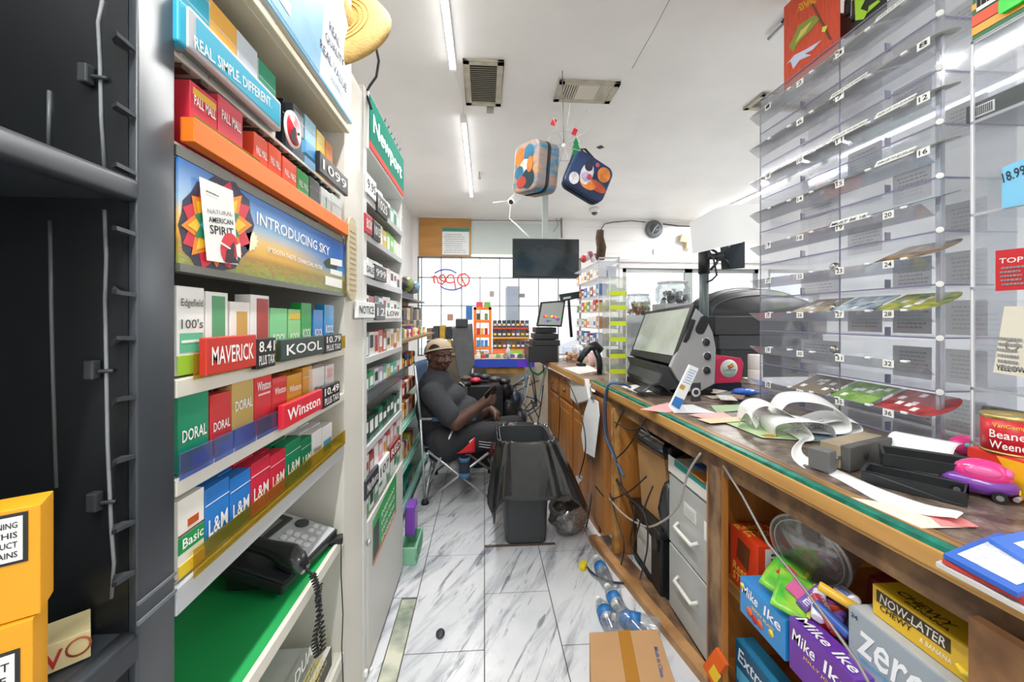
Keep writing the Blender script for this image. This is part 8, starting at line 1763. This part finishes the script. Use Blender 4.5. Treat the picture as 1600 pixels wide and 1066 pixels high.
# ================================================================ beyond the aisle: orange rack, snack rack, blue table
YO = 4.6
def o_(px, py, y=YO): return onY(px, py, y)
t = thing('orange_rack', 'orange wire-shelf rack of small packets in front of the gridded window', 'display rack', o_(754, 562)); OR = mat('#ee7a24', .4)
x0, x1 = o_(740, 500).x, o_(768, 500).x; zt, zb2 = o_(754, 480).z, .62
q = MB(); q.b2(x0, x0 + .03, YO, YO + .2, zb2, zt).b2(x1 - .03, x1, YO, YO + .2, zb2, zt); q.b2(x0, x1, YO, YO + .2, zt - .03, zt); obj('frame', q, OR, t)
zs_ = [o_(754, py).z for py in (500, 523, 542, 560)]
for z in zs_: q = MB(); q.b2(x0 + .03, x1 - .03, YO - .01, YO + .2, z - .035, z); obj('shelf', q, OR, t)
k = 0
for r_, (z, cs) in enumerate(zip(zs_, (['#3a4a3a', '#e9e9e4', '#5f8a4a'], ['#c9322c', '#e9b03a', '#b52a2a'], ['#3f8fd0', '#4fa0dc', '#2f7fc4'], ['#e9e0d0', '#6a8a5a', '#c9c0b0']))):
    for j, hx in enumerate(cs):
        w_ = (x1 - x0 - .07) / 3; xa = x0 + .035 + j * w_; q = MB(); q.b2(xa, xa + w_ - .008, YO, YO + .08, z + .001, z + .075); tag(obj('small_packet', q, mat(hx, .4)), f'{cname(hx)} packet, {ORD[j]} from the left on the {ORD[r_]} shelf down of the orange rack', 'packet', 'packets on the orange rack')
for j, hx in enumerate(('#c9404a', '#6fae4a')): xa = x0 + .03 + .09 * j; q = MB(); q.b2(xa, xa + .075, YO + .02, YO + .1, zt + .001, zt + .06); tag(obj('small_packet', q, mat(hx, .4)), f'{cname(hx)} packet standing on top of the orange rack', 'packet')
t = thing('pouch_rack', 'tiered rack of dark pouches with orange, green and pink strips under the gridded window', 'display rack', o_(800, 560)); x0, x1 = o_(770, 500).x, o_(828, 500).x
tz = [o_(800, py).z for py in (545, 527, 512)]
q = MB(); q.b2(x0, x1, YO + .12, YO + .15, .9, o_(800, 506).z); obj('back_frame', q, mat('#d9ccb8', .5), t)
for r_, z in enumerate(tz):
    q = MB(); q.b2(x0, x1, YO + .03 * r_, YO + .12, z - .02, z); obj('tier', q, mat(['#d96a3a', '#e0a23a', '#c94a3a'][r_], .5), t)
q = MB(); q.b2(x0, x0 + (x1 - x0) * .4, YO - .01, YO, tz[0] - .06, tz[0] - .02, 0).b2(x0 + (x1 - x0) * .4, x0 + (x1 - x0) * .8, YO - .01, YO, tz[0] - .06, tz[0] - .02, 1).b2(x0 + (x1 - x0) * .8, x1, YO - .01, YO, tz[0] - .06, tz[0] - .02, 2); obj('price_strip', q, [mat('#e07a4a', .5), mat('#8ac44a', .5), mat('#d83a8a', .5)], t)
pc = ['#3a3338', '#4a5a6a', '#2f3a5a', '#3c2f2c', '#5a4a3c', '#2c3a38', '#6a3a3a', '#38363c']
for r_, z in enumerate(tz):
    for j in range(8):
        w_ = (x1 - x0) / 8; xa = x0 + j * w_; hx = pc[(j * 3 + r_ * 2) % 8]
        tt = thing('tobacco_pouch', f'dark pouch, {ORD[j]} from the left on the {["lowest", "middle", "top"][r_]} tier under the window', 'pouch', (xa + w_ / 2, YO, z), 0, 'pouches on the tiered rack')
        q = MB(); q.b2(xa + .004, xa + w_ - .004, YO + .03 * r_ + .01, YO + .03 * r_ + .03, z + .001, z + .085); obj('pouch', q, mat(hx, .4), tt); q = MB(); q.b2(xa + .01, xa + w_ - .01, YO + .03 * r_ + .008, YO + .03 * r_ + .01, z + .02, z + .045); obj('label', q, mat(['#cfd3d6', '#e9c34a', '#d8d2c8'][(j + r_) % 3], .5), tt)
YT = 4.15
t = thing('blue_counter', 'low counter with a bright blue and purple edge below the window racks', 'counter', o_(790, 572, YT)); x0, x1 = o_(738, 570, YT).x, o_(835, 570, YT).x; z0, z1 = o_(790, 574, YT).z, o_(790, 561, YT).z
q = MB(); q.b2(x0, x1, YT, 4.9, z1 - .02, z1); obj('countertop', q, mat('#b7a48c', .6), t); q = MB(); q.b2(x0, x0 + (x1 - x0) * .72, YT - .01, YT, z0, z1, 0).b2(x0 + (x1 - x0) * .72, x1, YT - .01, YT, z0, z1, 1); obj('front_edge', q, [mat('#2f4fc4', .4), mat('#6a3ad0', .4)], t)
q = MB(); q.b2(x0 + .15, x1 - .1, YT + .03, YT + .25, z0 - .07, z0 - .01); obj('wooden_ledge', q, WOODL, t); q = MB(); q.b2(x0, x1 + .2, YT + .3, YT + .33, 0, z1 - .02); obj('front_board', q, mat('#b9ac98', .7, noise=.15, scale=4), t)
for k in range(12):
    hx = ['#e4e0d8', '#c94a3a', '#5a7a9a', '#e9d9b4', '#8fae6a', '#d8d8d4', '#b08a5a', '#7a5a8a', '#e8e4dc', '#4a6a5a', '#d9a93a', '#cfc8bc'][k]; xa = x0 + .03 + k * (x1 - x0 - .05) / 12
    q = MB(); q.box((xa + .03, YT + .08 + .04 * (k % 3), z1 + .02), (.05, .06, .036), (0, 0, .3 * k)); tag(obj('counter_item', q, mat(hx, .5)), f'small {cname(hx)} item, {ORD[k]} from the left along the blue-edged counter', 'item')
c = o_(794, 560, YT); q = MB(); q.lathe([(0, 0), (.022, 0), (.022, .09), (.008, .12), (.008, .15), (0, .15)], Vector((c.x, YT + .02, z1 + .001)), None, 12); tag(obj('small_bottle', q, mat('#cfe0e4', .3)), 'small pale bottle standing on the blue-edged counter', 'bottle')
c = o_(734, 575, 3.9); q = MB(); q.lathe([(0, 0), (.035, 0), (.036, .16), (.02, .21), (.02, .25), (0, .25)], Vector((c.x, 3.9, c.z)), None, 14); t = thing('spray_bottle', 'blue and white spray bottle beside the grey folding chair back', 'bottle', c); obj('body', q, mat('#3f6fae', .3), t); q = MB(); q.lathe([(.0365, .06), (.037, .06), (.037, .13), (.0365, .13)], Vector((c.x, 3.9, c.z)), None, 14); obj('label', q, mat('#d6e2ea', .5), t)
# grey chair, pile of bags, shelf beyond
t = thing('office_chair', 'grey high-backed office chair standing behind the seated person', 'chair', (o_(722, 560, 3.75).x, 3.8, 0)); yy = 3.75
q = MB(); q.prism([o_(705, 512, yy), o_(738, 505, yy), o_(742, 570, yy), o_(730, 590, yy), o_(716, 590, yy)], (0, .05, 0)); obj('backrest', q, mat('#6a6e70', .6, noise=.2, scale=12), t, bevel=.01)
q = MB(); q.b2(o_(712, 510, yy).x, o_(731, 510, yy).x, yy - .02, yy + .07, o_(720, 512, yy).z, o_(720, 498, yy).z); obj('headrest', q, mat('#3c4044', .6), t, bevel=.012)
q = MB(); c = o_(728, 600, yy); q.b2(c.x - .25, c.x + .22, yy - .1, yy + .4, .45, .53); obj('seat', q, mat('#4a4d50', .7), t, bevel=.02); q = MB(); q.cyl((c.x, yy + .15, .08), (c.x, yy + .15, .46), .03, 12); obj('gas_column', q, BLACK, t)
for k in range(5): a_ = 2 * PI * k / 5; q = MB(); q.tube([(c.x, yy + .15, .10), (c.x + .26 * math.cos(a_), yy + .15 + .26 * math.sin(a_), .05)], .02, 8); lg = obj('leg', q, BLACK, t); q = MB(); q.ball((c.x + .26 * math.cos(a_), yy + .15 + .26 * math.sin(a_), .025), .025); obj('caster', q, BLACK, lg)
t = thing('cluttered_shelf', 'narrow shelf of dark goods against the back wall behind the seated person', 'shelf', o_(690, 560, 4.7)); q = MB(); a, b = o_(665, 560, 4.7), o_(736, 520, 4.7); q.b2(a.x, b.x, 4.7, 5.1, 0, .92); obj('cabinet', q, mat('#6f6658', .7, noise=.3, scale=9), t); q = MB(); q.b2(a.x, b.x, 4.68, 5.1, .92, .94); obj('top', q, mat('#a98a58', .6), t)
for k in range(14):
    hx = ['#3b3d42', '#b08a4a', '#2c2e33', '#d9b03a', '#6a6d70', '#b9a98c', '#25282c', '#8a7a5a', '#44484d', '#c9a03a', '#33363b', '#9a9488', '#2f3237', '#cfc4a8'][k]; w_ = (b.x - a.x) / 7; xa = a.x + (k % 7) * w_; z = .941 + .16 * (k // 7); h = .15 if k < 7 else random.uniform(.08, .2)
    q = MB(); q.b2(xa + .006, xa + w_ - .006, 4.74, 4.9, z, z + h); tag(obj('stacked_carton', q, mat(hx, .5, noise=.3, scale=20), bevel=.006), f'{cname(hx)} carton, {ORD[k % 7]} from the left in the {"lower" if k < 7 else "upper"} row on the cluttered shelf', 'carton')
t = thing('rubbish_bin', 'black bin heaped with dark and red goods between the seated person and the counter end', 'bin', (o_(760, 640, 3.7).x, 3.7, 0)); c = o_(758, 620, 3.7)
q = MB(); q.b2(c.x - .16, c.x + .16, 3.6, 3.95, 0, o_(758, 600, 3.7).z); obj('bin_body', q, mat('#1e2023', .5), t, bevel=.01)
zt = o_(758, 600, 3.7).z
for k in range(12):
    hx = ['#2a2c30', '#c9364a', '#35383c', '#d8848c', '#1f2124', '#6a5a50', '#2c2f34', '#b9303c', '#4a4640', '#26292d', '#d9c9c0', '#303338'][k]; q = crumple(Vector((c.x - .2 + .09 * (k % 5) + .02, 3.6 + .08 * (k % 4), zt + .02 + .02 * (k % 3))), (.055, .05, .025), .3, 12, 8, k + 40); tag(obj('dark_packet', q, mat(hx, .45)), f'{cname(hx)} crumpled packet, {ORD[k]} in the heap on the black bin', 'packet', 'packets heaped on the black bin')
for k, (px, py, r_, hx) in enumerate(((795, 640, .10, '#25282c'), (785, 665, .09, '#2b3036'), (805, 625, .07, '#1d2a3a'), (812, 655, .08, '#2d2f33'), (790, 610, .07, '#202225'))):
    q = crumple(onY(px, py, 3.85), (r_, r_, r_ * 1.3), .3, 16, 12, 60 + k); tag(obj('black_sack', q, mat(hx, .4, bump=.3)), f'{["large", "lower", "navy-tinted", "right-hand", "topmost"][k]} dark sack in the heap beside the black bin', 'sack')
for k in range(14):
    rr_ = random.Random(k + 5); p0_ = (rr_.uniform(810, 850), rr_.uniform(570, 600)); p3 = (rr_.uniform(770, 845), rr_.uniform(640, 690)); mid1 = (rr_.uniform(790, 850), rr_.uniform(600, 640)); mid2 = (rr_.uniform(800, 845), rr_.uniform(620, 680)); yy = 3.95 + .02 * (k % 5)
    hx = ['#232528', '#1d1f22', '#6f6c66', '#2b3340', '#3f7fa8', '#26282b', '#b9b6ae'][k % 7]; wire([onY(*p0_, yy), onY(*mid1, yy - .05), onY(*mid2, yy + .04), onY(*p3, yy)], .006, hx, f'{cname(hx)} cable in the tangle at the far end of the counter, {ORD[k]} strand', 'tangled_cable')
